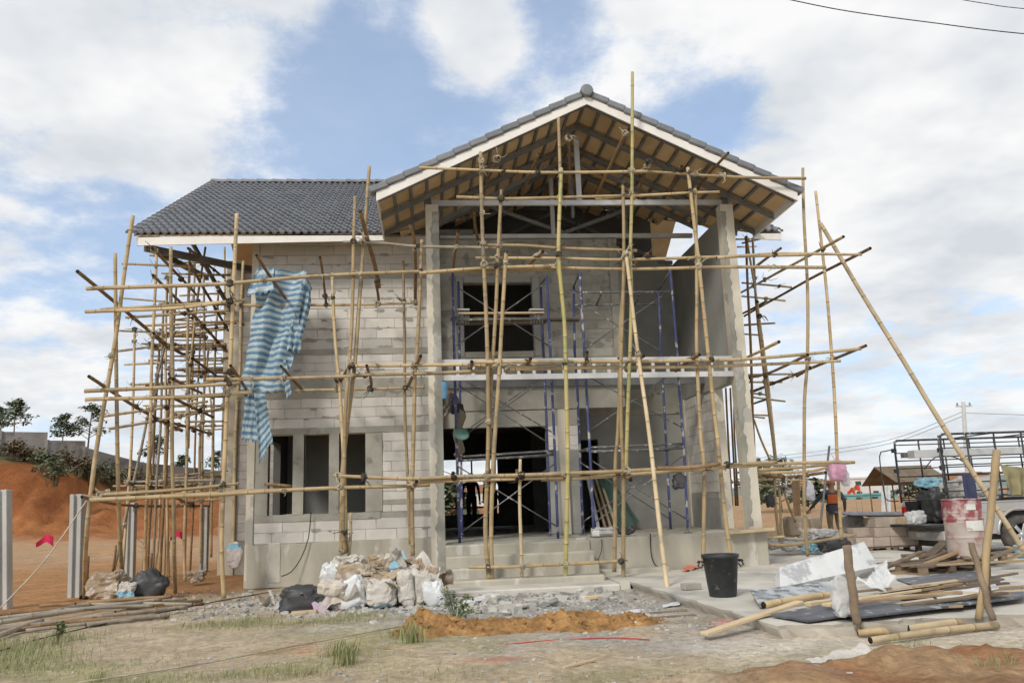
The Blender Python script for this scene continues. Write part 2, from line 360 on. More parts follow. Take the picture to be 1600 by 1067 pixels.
# --- porch columns, floor, steps
for nm, x0, x1, z0 in (('porch_column', -.215, .03, -.05), ('porch_column', 5.60, 5.86, .70)):
    b = MB(); n = 60
    def prof(t, x0=x0, x1=x1): z = lerp(z0, 7.05, t); return z
    for i in range(n):
        za, zb = prof(i/n), prof((i+1)/n)
        if i == 0: b.v += [(x0,-1.78,za),(x1,-1.78,za),(x1,-1.54,za),(x0,-1.54,za)]
        j = .008; q = [(x0+nz((0,0,zb*3),1,1)*j,-1.78+nz((0,0,zb*3),1,2)*j),(x1+nz((0,0,zb*3),1,3)*j,-1.78+nz((0,0,zb*3),1,4)*j),(x1,-1.54),(x0,-1.54)]
        b.v += [(a, c, zb) for a, c in q]
        for k in range(4): b.f.append((i*4+k, i*4+(k+1) % 4, i*4+4+(k+1) % 4, i*4+4+k)); b.m.append(0)
    b.f.append((n*4, n*4+1, n*4+2, n*4+3)); b.m.append(0)
    colm = b.build(nm, 'concrete_raw', house)
    # skim coat of grey plaster with a ragged edge over one side of the front
    s = MB(); xa, xb = (x0+.10, x1+.006) if x0 < 1 else (x0-.004, x0+.10)
    def f(u, v):
        z = lerp(z0+.12, 6.9, v); rag = .05*nz((0,0,z*3.1),1,7)+.045*nz((0,0,z*9),1,17); 
        x = lerp(xa+rag, xb, u) if x0 < 1 else lerp(xa, xb+rag+(.09 if 3.0 < z < 4.1 else 0), u)
        return (min(max(x, x0-.004), x1+.008), -1.79 if 0 < u < 1 else (-1.79 if (u == 1) == (x0 < 1) else -1.777), z)
    s.grid(f, 4, 240); s.build('plaster_skim', 'skim', colm)
b = MB(); b.b2(2.6,5.88,-1.92,1.9,.0,.715); b.build('porch_base', 'plinth', house, bevel=.012)
b = MB(); b.b2(.06,2.598,-1.6,1.9,.0,.712); b.build('porch_floor', 'concrete', house, bevel=.01)
for k, (ya, zt) in enumerate(((-1.95,.70), (-2.32,.53), (-2.70,.35), (-3.10,.19))):
    b = MB(); n = 26
    def top(u, v, ya=ya, zt=zt):
        x = lerp(.035, 2.59, u); e = .012*nz((x*4,ya,0),1,k*5); pts = [(ya+.004,-.05), (ya+e*.6, zt*.5), (ya+e, zt-.03), (ya+.03+e, zt+.004*nz((x*6,0,0),1,k)), (ya+.45, zt)]
        p = pts[int(round(v*4))]; return (x, p[0], p[1])
    b.grid(top, n, 4); b.add([(.035,ya,-.05),(.035,ya,zt-.01),(.035,ya+.42,zt-.01),(.035,ya+.42,-.05)], [(0,1,2,3)])
    b.add([(2.59,ya,-.05),(2.59,ya,zt-.01),(2.59,ya+.42,zt-.01),(2.59,ya+.42,-.05)], [(0,1,2,3)]); b.build('step', 'plinth', house)
b = MB(); b.b2(2.595,3.9,-2.35,-1.925,.0,.20); b.build('porch_footing', 'plinth', house, bevel=.015)
# steel edge of the future balcony: two rails with short uprights
bal = MB(); bal.beam((.03,-1.70,3.99),(5.60,-1.70,3.95),.05,.105); bal.beam((.03,-1.70,3.70),(5.60,-1.70,3.66),.05,.10); be = bal.build('balcony_edge_beam', 'steel_white', house)
for k in range(19):
    x = .33+k*.285; q = MB(); zb = 3.99-.0072*(x-.03); q.b2(x-.03, x+.03, -1.72, -1.68, zb-.245, zb-.05); q.build('upright', 'steel_white', be)
b = MB(); b.beam((.06,.12,3.86),(5.66,.12,3.84),.06,.20); b.build('wall_plate_beam', 'steel_grey', house)
# --- inside of the house
b = MB(); b.b2(-3.6,5.86,.42,9.9,.0,.70); b.build('ground_floor', 'concrete', house)
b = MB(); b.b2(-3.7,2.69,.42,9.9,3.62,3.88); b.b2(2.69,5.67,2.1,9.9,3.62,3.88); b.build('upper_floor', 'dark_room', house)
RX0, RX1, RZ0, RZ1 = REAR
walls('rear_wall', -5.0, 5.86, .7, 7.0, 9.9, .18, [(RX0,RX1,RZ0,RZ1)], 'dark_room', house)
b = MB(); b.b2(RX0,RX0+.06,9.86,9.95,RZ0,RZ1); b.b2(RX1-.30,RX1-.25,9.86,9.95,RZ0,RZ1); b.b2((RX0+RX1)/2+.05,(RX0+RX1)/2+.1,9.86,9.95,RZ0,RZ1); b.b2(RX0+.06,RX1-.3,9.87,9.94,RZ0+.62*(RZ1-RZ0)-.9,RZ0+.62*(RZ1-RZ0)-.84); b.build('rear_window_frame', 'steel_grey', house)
for q in ((5.69,5.85,1.9,9.9,.7,3.6), (-3.78,-3.62,.2,1.1,.0,7.0), (-3.78,-3.62,2.6,3.7,.0,7.0), (-3.78,-3.62,1.1,2.6,.0,1.3), (-3.78,-3.62,1.1,2.6,2.9,7.0), (-5.0,-4.84,3.9,9.9,.0,7.2), (-1.2,-1.05,.2,5.2,.7,3.6)): b = MB(); b.b2(*q); b.build('inner_wall', 'dark_room', house)  # left wall has an added, unseen opening that lets light into the front room
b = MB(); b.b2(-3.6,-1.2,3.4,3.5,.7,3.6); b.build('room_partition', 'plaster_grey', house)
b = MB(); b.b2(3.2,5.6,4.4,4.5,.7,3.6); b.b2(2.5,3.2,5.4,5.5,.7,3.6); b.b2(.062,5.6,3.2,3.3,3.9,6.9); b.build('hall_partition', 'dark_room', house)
# left rear wing wall
lw = walls('wing_wall', -4.98, -3.78, .1, 7.4, 3.7, .18, [], 'mortar', house)
lay(lw, -4.83, -3.78, .75, 7.3, 3.69, [], 'aac', seed=31)
b = MB(); b.b2(-5.2,-4.835,3.6,3.9,-.05,7.6); b.build('wing_pillar', 'concrete_raw', house, bevel=.01)
b = MB(); b.b2(-4.83,-3.8,3.64,3.69,-.05,.74); b.build('wing_plinth', 'plinth', house)
# ================================================================== roof
TM = .588; RA = math.atan(TM); EY, EZ = -.80, 6.80          # main roof plane: z = EZ + TM*(y-EY)
def mz(y): return EZ+TM*(y-EY)
RGY = 5.0; GX, GW, GT = 2.79, 3.86, .489; GA = math.atan(GT)
def gz(x): return 8.56+.165-GT*abs(x-GX)                      # deck of the porch gable
YV = EY+(gz(GX)-EZ)/TM
main = MB()
def deck(poly, th=.03):
    n = len(poly); main.add([(x,y,mz(y)) for x,y in poly]+[(x,y,mz(y)-th) for x,y in poly], [tuple(range(n)), tuple(range(2*n-1,n-1,-1))]+[(i,i+n,(i+1)%n+n,(i+1)%n) for i in range(n)])
deck([(-5.9,EY),(-1.07,EY),(GX,YV),(GX,RGY),(-5.9,RGY)]); deck([(GX,YV),(6.65,EY),(7.25,EY),(7.25,RGY),(GX,RGY)])
main.add([(-5.9,RGY,mz(RGY)),(7.25,RGY,mz(RGY)),(7.25,10.7,mz(RGY)-TM*5.7),(-5.9,10.7,mz(RGY)-TM*5.7)], [(0,1,2,3)])
mroof = main.build('main_roof', 'soffit_tile', house)
def tile_mb(b, M, W=.30, Lt=.37, mi=0):
    xs = [i/12 for i in range(13)]
    def prof(u): return .044*max(0, math.sin(u*2*math.pi*2-.6))**.8*1.0 if math.sin(u*4*math.pi-.6) > 0 else -.006
    top = [(u*W, prof(u)) for u in xs]; o = len(b.v)
    for x, z in top: b.v.append(tuple(M @ Vector((x, 0, z+.052))))
    for x, z in top: b.v.append(tuple(M @ Vector((x, Lt, z+.012))))
    for x, z in top: b.v.append(tuple(M @ Vector((x, .006, z+.006))))
    for i in range(12):
        b.f.append((o+i, o+i+1, o+13+i+1, o+13+i)); b.m.append(mi); b.f.append((o+26+i, o+26+i+1, o+i+1, o+i)); b.m.append(mi)
tb = MB(); tile_mb(tb, Matrix.Identity(4)); tile_me = tb.mesh('roof_tile', ['tile'])
GAUGE = .315; rows = int((RGY-EY)/math.cos(RA)/GAUGE)
cand = []; rest = MB()
for r in range(rows):
    s = r*GAUGE-.04; y = EY+s*math.cos(RA); z = mz(y)+.012
    xv = -1.07+(y-EY)/(YV-EY)*(GX+1.07) if y < YV else GX
    x = -5.88
    while x < xv-.05:
        (cand.append((r, x, y, z)) if x < -.9 else tile_mb(rest, Matrix.Translation((x,y,z)) @ Matrix.Rotation(RA,4,'X'))); x += .30
    x = 6.65-(y-EY)/(YV-EY)*(6.65-GX) if y < YV else GX
    while x < 7.0: tile_mb(rest, Matrix.Translation((x,y,z)) @ Matrix.Rotation(RA,4,'X')); x += .30
cand.sort()
for i, (r, x, y, z) in enumerate(cand):
    if i < 300:
        o = link('roof_tile', tile_me, mroof); o.location = Vector((x, y, z+random.uniform(-.003,.003)))-base_of(mroof); o.rotation_euler = (RA+random.uniform(-.006,.006), random.uniform(-.008,.008), random.uniform(-.006,.006))
    else: tile_mb(rest, Matrix.Translation((x,y,z)) @ Matrix.Rotation(RA,4,'X'))
tag(rest.build('roof_tiles', 'tile', mroof), kind='stuff')
# verge tiles down the left edge, ridge tiles
def capped(b, p, q, r0, r1, n=10, lift=.02):
    p = Vector(p); q = Vector(q); d = (q-p).normalized(); sx = d.cross(Vector((0,0,1))).normalized(); sz = sx.cross(d)
    for (c, r) in ((p, r0), (q, r1)):
        for k in range(n+1):
            t = math.pi*k/n; b.v.append(tuple(c+sx*(math.cos(t)*r)+sz*(math.sin(t)*r*.85)))
    o = len(b.v)-2*(n+1)
    for k in range(n): b.f.append((o+k, o+k+1, o+n+2+k, o+n+1+k)); b.m.append(0)
    b.f.append(tuple(o+k for k in range(n+1))); b.m.append(0); b.f.append(tuple(o+2*n+1-k for k in range(n+1))); b.m.append(0)
for r in range(rows+1):
    s = r*GAUGE-.05; y = EY+s*math.cos(RA); b = MB(); y2 = y+.36*math.cos(RA)
    capped(b, (-5.95,y,mz(y)+.045), (-5.95,y2,mz(y2)+.012), .10, .085, 8); b.build('verge_tile', 'tile', mroof)
for k in range(22):
    x = -6.0+k*.40; b = MB(); capped(b, (x,RGY,mz(RGY)+.02), (x+.44,RGY,mz(RGY)+.005), .14, .125, 10); b.build('ridge_tile', 'tile', mroof)
b = MB(); b.beam((-5.82,-.785,6.665),(-1.05,-.785,6.745),.03,.165); b.build('eave_fascia', 'fascia', mroof)
b = MB(); b.beam((6.66,-.785,6.735),(7.26,-.785,6.70),.03,.165); b.build('eave_fascia', 'fascia', mroof)
b = MB(); b.beam((-5.835,-.77,6.66),(-5.835,RGY,6.66+TM*5.77),.03,.165); b.build('verge_fascia', 'fascia', mroof)
for x in (-5.6,-5.0,-4.4,-3.6,-2.6,-1.6):
    b = MB(); b.beam((x,-.74,mz(-.74)-.10),(x,RGY-.1,mz(RGY-.1)-.10),.06,.12); b.build('rafter', 'steel_grey', mroof)
for x in (3.6,4.3,5.0,5.7,6.4,7.0):
    y0 = YV-(YV-EY)*min(1, (x-GX)/GW)+.1; b = MB(); b.beam((x,y0,mz(y0)-.10),(x,RGY-.1,mz(RGY-.1)-.10),.06,.12); b.build('rafter', 'steel_grey', mroof)
for y in (1.2, 1.9, 2.6, 3.4):
    b = MB(); b.beam((GX+1.2,y,mz(y)-.06),(7.2,y,mz(y)-.06),.05,.06); b.build('batten', 'steel_grey', mroof)
for y in (0.1, 1.3, 2.5, 3.6):
    b = MB(); b.beam((-5.85,y,mz(y)-.20),(GX-2 if y < 2 else GX,y,mz(y)-.20),.07,.10); b.build('purlin', 'steel_grey', mroof)
b = MB(); b.beam((-5.75,-.6,6.60),(-3.8,1.2,6.60),.08,.14); b.beam((-5.7,3.75,7.2),(-5.7,-.6,6.62),.08,.12); b.beam((-5.0,3.7,6.2),(-5.75,1.6,7.9),.06,.09); b.build('eave_brace', 'steel_grey', mroof)
# --- porch gable
gr = MB()
for sgn in (-1, 1):
    xe = GX+sgn*(GW+.02); gr.add([(GX,-2.90,gz(GX)+.02),(xe,-2.90,gz(xe)+.02),(xe,EY,gz(xe)+.02),(GX,YV+.05,gz(GX)+.02)], [(0,1,2,3)])
groof = gr.build('gable_roof', 'soffit_tile', house)
PITCHN = 13; SL = GW/math.cos(GA); ps = SL/PITCHN; bays = [-2.86,-1.92,-.95,.02,1.0,2.0]
pm_ = MB(); pm_.box((0,0,0), (ps-.055, .94-.03, .02)); pan = pm_.mesh('soffit_panel', ['soffit_tile'])
for sgn in (-1, 1):
    for k in range(PITCHN):
        sc_ = (k+.5)*ps; x = GX+sgn*sc_*math.cos(GA)
        yv_here = YV-(YV-EY)*abs(x-GX)/GW
        for j in range(len(bays)-1):
            yc = (bays[j]+bays[j+1])/2
            if bays[j+1] > yv_here+.6: continue
            o = link('soffit_panel', pan, groof); o.location = Vector((x, yc, gz(x)-.004))-base_of(groof); o.rotation_euler = (random.uniform(-.006,.006), sgn*GA+random.uniform(-.01,.01), 0)
    for k in range(PITCHN+1):
        x = GX+sgn*(k*ps*math.cos(GA)); b = MB(); ye = YV-(YV-EY)*abs(x-GX)/GW
        b.box((x-sgn*.0, (-2.9+ye)/2, gz(x)-.035), (.05, ye+2.9, .045), M=Matrix.Rotation(sgn*GA,3,'Y')); b.build('batten', 'steel_grey', groof)
    for j, y in enumerate(bays[:-1]):
        xr = GX+sgn*GW if y < EY+.2 else GX+sgn*GW*max(.05, 1-(y-EY)/(YV-EY))
        b = MB(); b.beam((GX,y+.02,gz(GX)-.105),(xr,y+.02,gz(xr)-.105),.055,.095); b.build('rafter', 'steel_grey', groof)
    xe = GX+sgn*GW
    b = MB(); zb = 8.56-GT*GW
    poly = [(GX, 8.56),(xe, zb),(xe, zb+.165),(GX, 8.725)]
    b.prism(poly, -2.955, -2.92); b.build('gable_fascia', 'fascia', groof)
    b = MB(); b.b2(min(xe, xe-sgn*.03), max(xe, xe-sgn*.03), -2.918, EY-.02, zb+.002, zb+.17); b.build('side_fascia', 'fascia', groof)
    for k in range(13):
        s0 = k*ps+.10; s1 = s0+ps+.03; xa = GX+sgn*s0*math.cos(GA); xb = GX+sgn*s1*math.cos(GA); b = MB()
        ca = Vector((xa,-2.90,gz(xa)+.055)); cb = Vector((xb,-2.90,gz(xb)+.085)); b.beam(ca, cb, .20, .125); b.build('verge_tile', 'tile', groof, bevel=.022)
    tf = MB()
    for k in range(13):
        s0 = SL-k*.32; x = GX+sgn*s0*math.cos(GA); y = -2.8
        while y < YV-(YV-EY)*abs(x-GX)/GW:
            M = Matrix.Translation((x, y if sgn > 0 else y+.3, gz(x)+.03)) @ Matrix.Rotation(R(90)*sgn,4,'Z') @ Matrix.Rotation(GA,4,'X'); tile_mb(tf, M); y += .30
    tag(tf.build('gable_tiles', 'tile', groof), kind='stuff')
for k in range(13):
    y = -3.0+k*.42; b = MB(); capped(b, (GX,y,gz(GX)+.05), (GX,y+.45,gz(GX)+.04), .13, .12, 10); b.build('ridge_tile', 'tile', groof)
b = MB(); b.lathe((GX,-3.02,gz(GX)+.075), [(0,.045),(.07,.043),(.105,.035),(.118,.01),(.118,-.04)], 22, M=Matrix.Rotation(R(90),3,'X')); b.build('ridge_end_cap', 'tile', groof, smooth=False)
# roof steel over the porch
tr = MB(); tr.beam((-.2,-1.66,7.12),(5.86,-1.66,7.13),.06,.10); tie = tr.build('tie_beam', 'steel_light', groof)
tr = MB(); tr.beam((2.80,-1.66,7.18),(2.80,-1.66,8.52),.10,.06); tr.build('king_post', 'steel_light', groof)
tr = MB(); tr.beam((-.17,-1.66,7.05),(-.17,-1.66,7.28),.14,.1); tr.beam((5.74,-1.66,7.03),(5.74,-1.66,7.22),.12,.1); tr.build('post', 'steel_grey', groof)
tr = MB(); tr.beam((.08,.20,7.06),(5.66,.20,7.06),.09,.09); tr.build('tie_beam', 'steel_light', groof)
tr = MB(); tr.beam((2.55,.2,7.1),(2.55,.2,8.4),.09,.06); tr.build('king_post', 'steel_light', groof)
for p, q in (((2.8,-.9,8.45),(2.8,-.9,7.1)), ((2.8,.25,7.15),(1.2,.25,7.75)), ((2.8,.25,7.15),(4.4,.25,7.75)), ((1.4,.25,7.12),(1.4,.25,7.85)), ((4.2,.25,7.12),(4.2,.25,7.85)), ((.2,1.9,6.9),(2.8,1.9,8.2)), ((5.6,1.9,6.9),(2.8,1.9,8.2)), ((3.4,1.7,6.9),(3.4,1.7,7.9)), ((4.2,1.7,6.7),(4.2,1.7,7.6)), ((0,-.9,7.0),(2.8,-.9,8.4)), ((5.6,-.9,7.0),(2.8,-.9,8.4)), ((5.7,1.9,6.95),(2.0,2.0,6.95)), ((4.7,2.5,6.3),(4.7,2.5,8.0))):
    b = MB(); b.beam(p, q, .06, .08); b.build('strut', 'steel_grey', groof)
b = MB(); b.b2(.1,5.42,2.6,2.66,6.6,9.0); b.build('attic_shade_sheet', 'dark_room', house)  # dark sheet across the attic, its gloom put into the colour

# ================================================================== bamboo scaffolding
POLES = [
 ('front','b',.046,[(-3.575,-2.4,6.646),(-3.613,-2.35,4.024),(-3.674,-2.3,3.14),(-3.708,-2.2,0.993),(-3.671,-2.1,0.009)]),
 ('front','b',.036,[(-3.825,-0.7,6.281),(-3.848,-0.7,4.323),(-3.874,-0.7,3.527),(-3.874,-0.7,0.946),(-3.836,-0.7,0.416)]),
 ('front','b',.046,[(-1.224,-2.45,7.537),(-1.472,-2.4,4.201),(-1.549,-2.4,3.476),(-1.693,-2.35,2.082),(-1.736,-2.2,0.681)]),
 ('front','b',.042,[(-1.465,-2.6,6.896),(-1.573,-2.5,4.184),(-1.636,-2.5,2.844),(-1.695,-2.3,1.127),(-1.661,-2.2,0.657)]),
 ('front','b',.042,[(-2.067,-0.9,5.956),(-1.975,-1.2,4.444),(-1.82,-1.6,3.102),(-1.712,-2,2.254),(-1.661,-2.1,0.673)]),
 ('front','w',.038,[(-0.687,-0.5,6.315),(-0.681,-0.5,4.556),(-0.672,-0.5,3.194),(-0.648,-0.5,2.021),(-0.616,-0.5,0.688)]),
 ('front','b',.044,[(-0.289,-2.4,6.137),(-0.386,-2.4,4.181),(-0.453,-2.4,3.45),(-0.52,-2.3,1.958),(-0.529,-2.2,0.567)]),
 ('front','b',.046,[(0.785,-3.1,7.533),(0.769,-3.1,5.841),(0.816,-3.05,4.033),(0.79,-3,2.727),(0.674,-3,1.05),(0.713,-2.95,0.173)]),
 ('front','b',.042,[(1.139,-3.05,6.841),(1.023,-3.05,5.623),(0.895,-2.95,4.051),(0.818,-2.9,2.737),(0.864,-2.9,2.122),(0.824,-2.9,1.563)]),
 ('front','b',.044,[(1.163,-3.2,5.656),(1.005,-3.15,4.01),(0.863,-3.1,2.555),(0.769,-3,1.046),(0.765,-2.95,0.17)]),
 ('front','b',.040,[(2.219,-3.1,8.211),(2.179,-3.1,6.785),(2.081,-3.1,5.483),(2.11,-3.1,5.135)]),
 ('front','g',.046,[(2.206,-3.2,7.192),(2.071,-3.2,5.568),(2.104,-3.2,4.202),(2.08,-3.15,2.463),(2.025,-3.1,1.206),(1.95,-3,0.021)]),
 ('front','g',.040,[(3.606,-3.25,9.048),(3.461,-3.25,7.114),(3.341,-3.2,5.559),(3.319,-3.2,4.864),(3.156,-3.1,2.87),(3.07,-3.05,1.873)]),
 ('front','b',.042,[(3.318,-3.15,6.924),(3.255,-3.15,5.81),(3.098,-3.1,3.891),(3.04,-3.05,2.443),(3.022,-3.05,1.822),(2.93,-2.95,0.022)]),
 ('front','b',.042,[(3.326,-3.05,5.664),(3.099,-3,3.898),(2.986,-2.95,2.453),(2.934,-2.9,1.981),(2.834,-2.75,0.195)]),
 ('front','p',.042,[(3.25,-3.3,5.563),(3.282,-3.5,3.9),(3.267,-3.9,2.365),(3.171,-4.75,0.009)]),
 ('front','b',.044,[(4.535,-3.15,7.233),(4.569,-3.15,6.125),(4.663,-3.05,4.191),(4.761,-2.9,2.462),(4.815,-2.75,1.315),(4.916,-2.6,0.317)]),
 ('front','b',.042,[(4.674,-3.05,6.868),(4.574,-3,5.018),(4.496,-2.95,3.881),(4.477,-2.85,2.419),(4.497,-2.8,1.783),(4.42,-2.6,0.21)]),
 ('front','p',.036,[(1.29,-3.05,2.1),(1.254,-3,1.027),(1.246,-2.95,0.149)]),
 ('front','b',.034,[(-0.307,-3.15,7.216),(0.42,-3.18,7.17),(2.007,-3.2,7.106),(3.773,-3.2,7.136)]),
 ('front','b',.034,[(3.423,-3.1,7.152),(3.896,-3.1,7.17),(5.673,-3.1,7.063),(6.77,-3.1,7.049)]),
 ('front','b',.036,[(0.332,-3.1,6.689),(1.201,-3.1,6.653),(2.231,-3.1,6.677),(3.453,-3.1,6.713)]),
 ('front','b',.032,[(2.829,-3,6.691),(3.454,-3.05,6.732),(4.357,-3.05,6.781),(5.125,-3.05,6.806)]),
 ('front','y',.034,[(-1.688,-2.5,6.076),(-0.961,-2.55,6.031),(-0.277,-2.7,5.919),(1.131,-2.9,5.81)]),
 ('front','b',.036,[(0.741,-3,5.839),(1.52,-3,5.822),(2.113,-3.05,5.755),(3.501,-3.1,5.683)]),
 ('front','b',.034,[(0.648,-2.95,5.621),(2.113,-3,5.583),(3.237,-3.05,5.535),(5.218,-3.05,5.579),(6.671,-3,5.619)]),
 ('front','p',.034,[(4.949,-3.1,5.542),(6.117,-3,5.636),(7.779,-2.9,5.642)]),
 ('front','b',.042,[(-5.925,-2.75,5.195),(-4.54,-2.75,5.224),(-3.567,-2.7,5.272),(-2.295,-2.6,5.406),(-1.409,-2.6,5.451),(-0.239,-2.6,5.487)]),
 ('front','b',.040,[(-0.341,-2.7,5.424),(0.84,-2.85,5.463),(2.129,-3,5.454)]),
 ('front','b',.038,[(0.053,-2.75,5.44),(1.07,-2.8,5.428),(2.109,-2.9,5.425)]),
 ('front','b',.038,[(1.957,-3,5.42),(3.216,-3,5.385),(5.113,-3,5.392),(7.06,-2.9,5.403)]),
 ('front','b',.036,[(-3.913,-0.75,5.369),(-2.572,-0.7,5.363),(-1.574,-0.7,5.363),(-0.398,-0.7,5.386)]),
 ('front','b',.038,[(-5.942,-2.7,4.808),(-4.57,-2.6,4.868),(-3.627,-2.5,5.005)]),
 ('front','b',.034,[(-5.735,-2.6,4.862),(-4.29,-2.4,4.993),(-3.445,-2.2,5.101)]),
 ('front','b',.042,[(-5.83,-2.8,3.444),(-3.592,-2.65,3.531),(-3.425,-2.6,3.546)]),
 ('front','b',.040,[(-5.832,-2.75,3.313),(-4.506,-2.6,3.343),(-3.676,-2.5,3.379),(-3.22,-2.4,3.415)]),
 ('front','b',.038,[(-3.967,-2.55,3.631),(-2.936,-2.5,3.627),(-2.073,-2.5,3.63),(-1.309,-2.5,3.647)]),
 ('front','b',.038,[(-1.561,-2.5,3.821),(-0.421,-2.65,3.783),(0.487,-2.9,3.733),(1.213,-3,3.656),(1.957,-3.05,3.666)]),
 ('front','b',.040,[(-1.513,-2.55,3.654),(-0.313,-2.7,3.627),(0.785,-3,3.61)]),
 ('front','b',.034,[(-3.842,-0.75,3.618),(-2.553,-0.7,3.668),(-1.579,-0.65,3.665),(-0.286,-0.6,3.692)]),
 ('front','b',.040,[(0.555,-3.1,3.741),(2.085,-3.1,3.721),(4.478,-3.1,3.695),(5.502,-3.05,3.717),(7.52,-2.95,3.87)]),
 ('front','b',.038,[(1.102,-3,3.625),(2.319,-3,3.622),(4.503,-3,3.598),(5.532,-2.95,3.62),(7.136,-2.9,3.665)]),
 ('front','b',.042,[(-5.664,-2.75,1.683),(-4.085,-2.7,1.698),(-3.62,-2.65,1.703),(-2.045,-2.6,1.743),(-0.59,-2.6,1.735),(-0.214,-2.6,1.743)]),
 ('front','b',.036,[(-5.549,-2.65,1.761),(-4.335,-2.55,1.803),(-3.404,-2.4,1.879)]),
 ('front','b',.040,[(-5.846,-2.6,1.752),(-5.325,-2.6,1.703),(-3.82,-2.55,1.722),(-3.316,-2.5,1.747),(-2.086,-2.45,1.737)]),
 ('front','b',.040,[(-1.825,-2.6,1.947),(-0.551,-2.8,1.844),(0.283,-3.05,1.839),(1.132,-3.15,1.828),(1.984,-3.15,1.831)]),
 ('front','b',.040,[(-0.587,-2.7,1.753),(-0.212,-2.8,1.791),(0.711,-3.1,1.781),(1.989,-3.1,1.77)]),
 ('front','b',.040,[(1.778,-3.1,1.84),(2.848,-3.15,1.834),(4.066,-3.15,1.858),(5.713,-3.05,1.906)]),
 ('front','b',.040,[(1.62,-3.05,1.752),(2.212,-3.05,1.753),(3.508,-3,1.808),(5.019,-2.95,1.857),(6.329,-2.9,1.883),(7.206,-2.85,1.869)]),
 ('front','b',.034,[(0.382,-3.05,0.396),(1.083,-3.1,0.379),(1.71,-3.1,0.382),(2.877,-3.1,0.392)]),
 ('front','n',.038,[(3.558,-3.2,1.872),(4.149,-3.2,1.853),(4.67,-3.15,1.913)]),
 ('front','n',.050,[(-1.332,-3.1,6.421),(-1.255,-2.4,6.082),(-1.157,-0.9,5.672)]),
 ('front','n',.034,[(-1.218,-1.1,5.722),(-1.184,-0.5,5.42)]),
 ('front','n',.040,[(-0.48,-3,6.232),(-0.416,-2.5,5.984),(-0.452,-0.5,5.464)]),
 ('front','n',.036,[(0.347,-3.2,6.019),(0.305,-1.2,5.912)]),
 ('front','n',.036,[(0.634,-3.2,6.392),(0.809,-1.6,6.279)]),
 ('front','n',.030,[(-2.038,-2.9,5.669),(-2.135,-1.7,5.567),(-2.224,-0.5,5.381)]),
 ('front','n',.038,[(-3.085,-3,5.681),(-3.028,-1.8,5.598),(-2.982,-0.4,5.482)]),
 ('front','n',.040,[(-1.502,-2.9,3.818),(-2.015,-0.5,3.734)]),
 ('front','n',.034,[(-1.253,-2.8,3.775),(-1.35,-0.4,3.758)]),
 ('front','n',.042,[(-0.335,-3.2,3.85),(-0.631,-0.4,3.729)]),
 ('front','n',.036,[(-3.489,-2.9,3.804),(-3.727,-0.4,3.687)]),
 ('front','n',.034,[(-2.683,-2.8,3.794),(-2.671,-0.4,3.7)]),
 ('front','n',.042,[(0.507,-3.4,3.701),(0.499,-2.6,3.67)]),
 ('front','n',.042,[(1.489,-3.4,3.735),(1.443,-2.4,3.682)]),
 ('front','n',.042,[(2.446,-3.4,3.825),(2.616,-2.2,3.737)]),
 ('front','n',.042,[(3.417,-3.4,3.74),(3.386,-2.2,3.697)]),
 ('front','n',.042,[(4.385,-3.4,3.743),(4.32,-2.2,3.665)]),
 ('front','n',.036,[(2.349,-3.3,7.83),(2.628,-1.5,7.309)]),
 ('front','n',.036,[(3.397,-3.3,7.838),(3.159,-1.5,7.322)]),
 ('front','n',.038,[(3.757,-3.3,7.276),(4.045,-1.5,7.309)]),
 ('front','n',.034,[(4.373,-3.3,7.193),(4.549,-1.8,7.286)]),
 ('front','n',.036,[(5.221,-3.4,7.41),(5.131,-1.9,7.327)]),
 ('front','n',.032,[(1.084,-3.3,7.348),(0.931,-1.8,7.428)]),
 ('front','n',.032,[(1.801,-3.3,7.412),(1.682,-1.6,7.297)]),
 ('front','n',.036,[(1.79,-3.3,5.62),(1.577,-2.2,5.634)]),
 ('front','n',.032,[(6.062,-3.3,5.649),(6.022,-2.3,5.627)]),
 ('front','n',.036,[(3.661,-2.2,5.678),(3.684,-3.3,5.583)]),
 ('front','n',.044,[(-0.426,-3.3,1.783),(-0.564,-2,1.682)]),
 ('front','n',.044,[(0.161,-3.35,1.894),(0.228,-2.3,1.79)]),
 ('front','n',.044,[(1.194,-3.35,1.767),(1.306,-2.3,1.942)]),
 ('front','n',.044,[(3.027,-3.5,1.69),(3.104,-2,1.895)]),
 ('front','n',.038,[(-2.925,-2.7,1.844),(-2.525,-2.55,1.792)]),
 ('front','p',.032,[(-1.618,-2.1,0.607),(-1.567,-2.3,1.335)]),
 ('left','b',.042,[(-5.625,-2.4,5.921),(-5.532,-2.35,4.063),(-5.468,-2.2,2.458),(-5.565,-1.6,1.046),(-5.656,-1.2,0.486)]),
 ('left','b',.046,[(-5.29,-2.6,6.542),(-5.549,-2.5,4.036),(-5.786,-2.4,1.773),(-5.893,-2.2,1.081),(-6.371,-0.9,0.011)]),
 ('left','b',.038,[(-5.388,-1,6.447),(-5.438,-0.8,4.337),(-5.495,-0.6,2.656),(-5.781,0.4,0.291)]),
 ('left','b',.042,[(-4.752,-2.2,6.096),(-4.687,-2.1,4.09),(-4.657,-1.9,2.452),(-4.694,-1.5,1.008),(-4.868,-0.7,0.021)]),
 ('left','b',.038,[(-5.115,0.2,6.841),(-5.119,0.3,4.527),(-5.076,0.4,3.332),(-5.116,0.6,0.95),(-5.071,0.6,0.11)]),
 ('left','b',.034,[(-5.077,1.2,7.19),(-5.299,1.2,4.691),(-5.279,1.2,2.773)]),
 ('left','b',.036,[(-5.98,1.6,6.607),(-5.969,1.6,4.776),(-5.894,1.6,3.647),(-5.739,1.6,0.939),(-5.678,1.6,0.117)]),
 ('left','y',.036,[(-5.759,0.9,4.881),(-6.24,1.2,2.803),(-6.629,1.5,1.082),(-6.791,1.6,0.333)]),
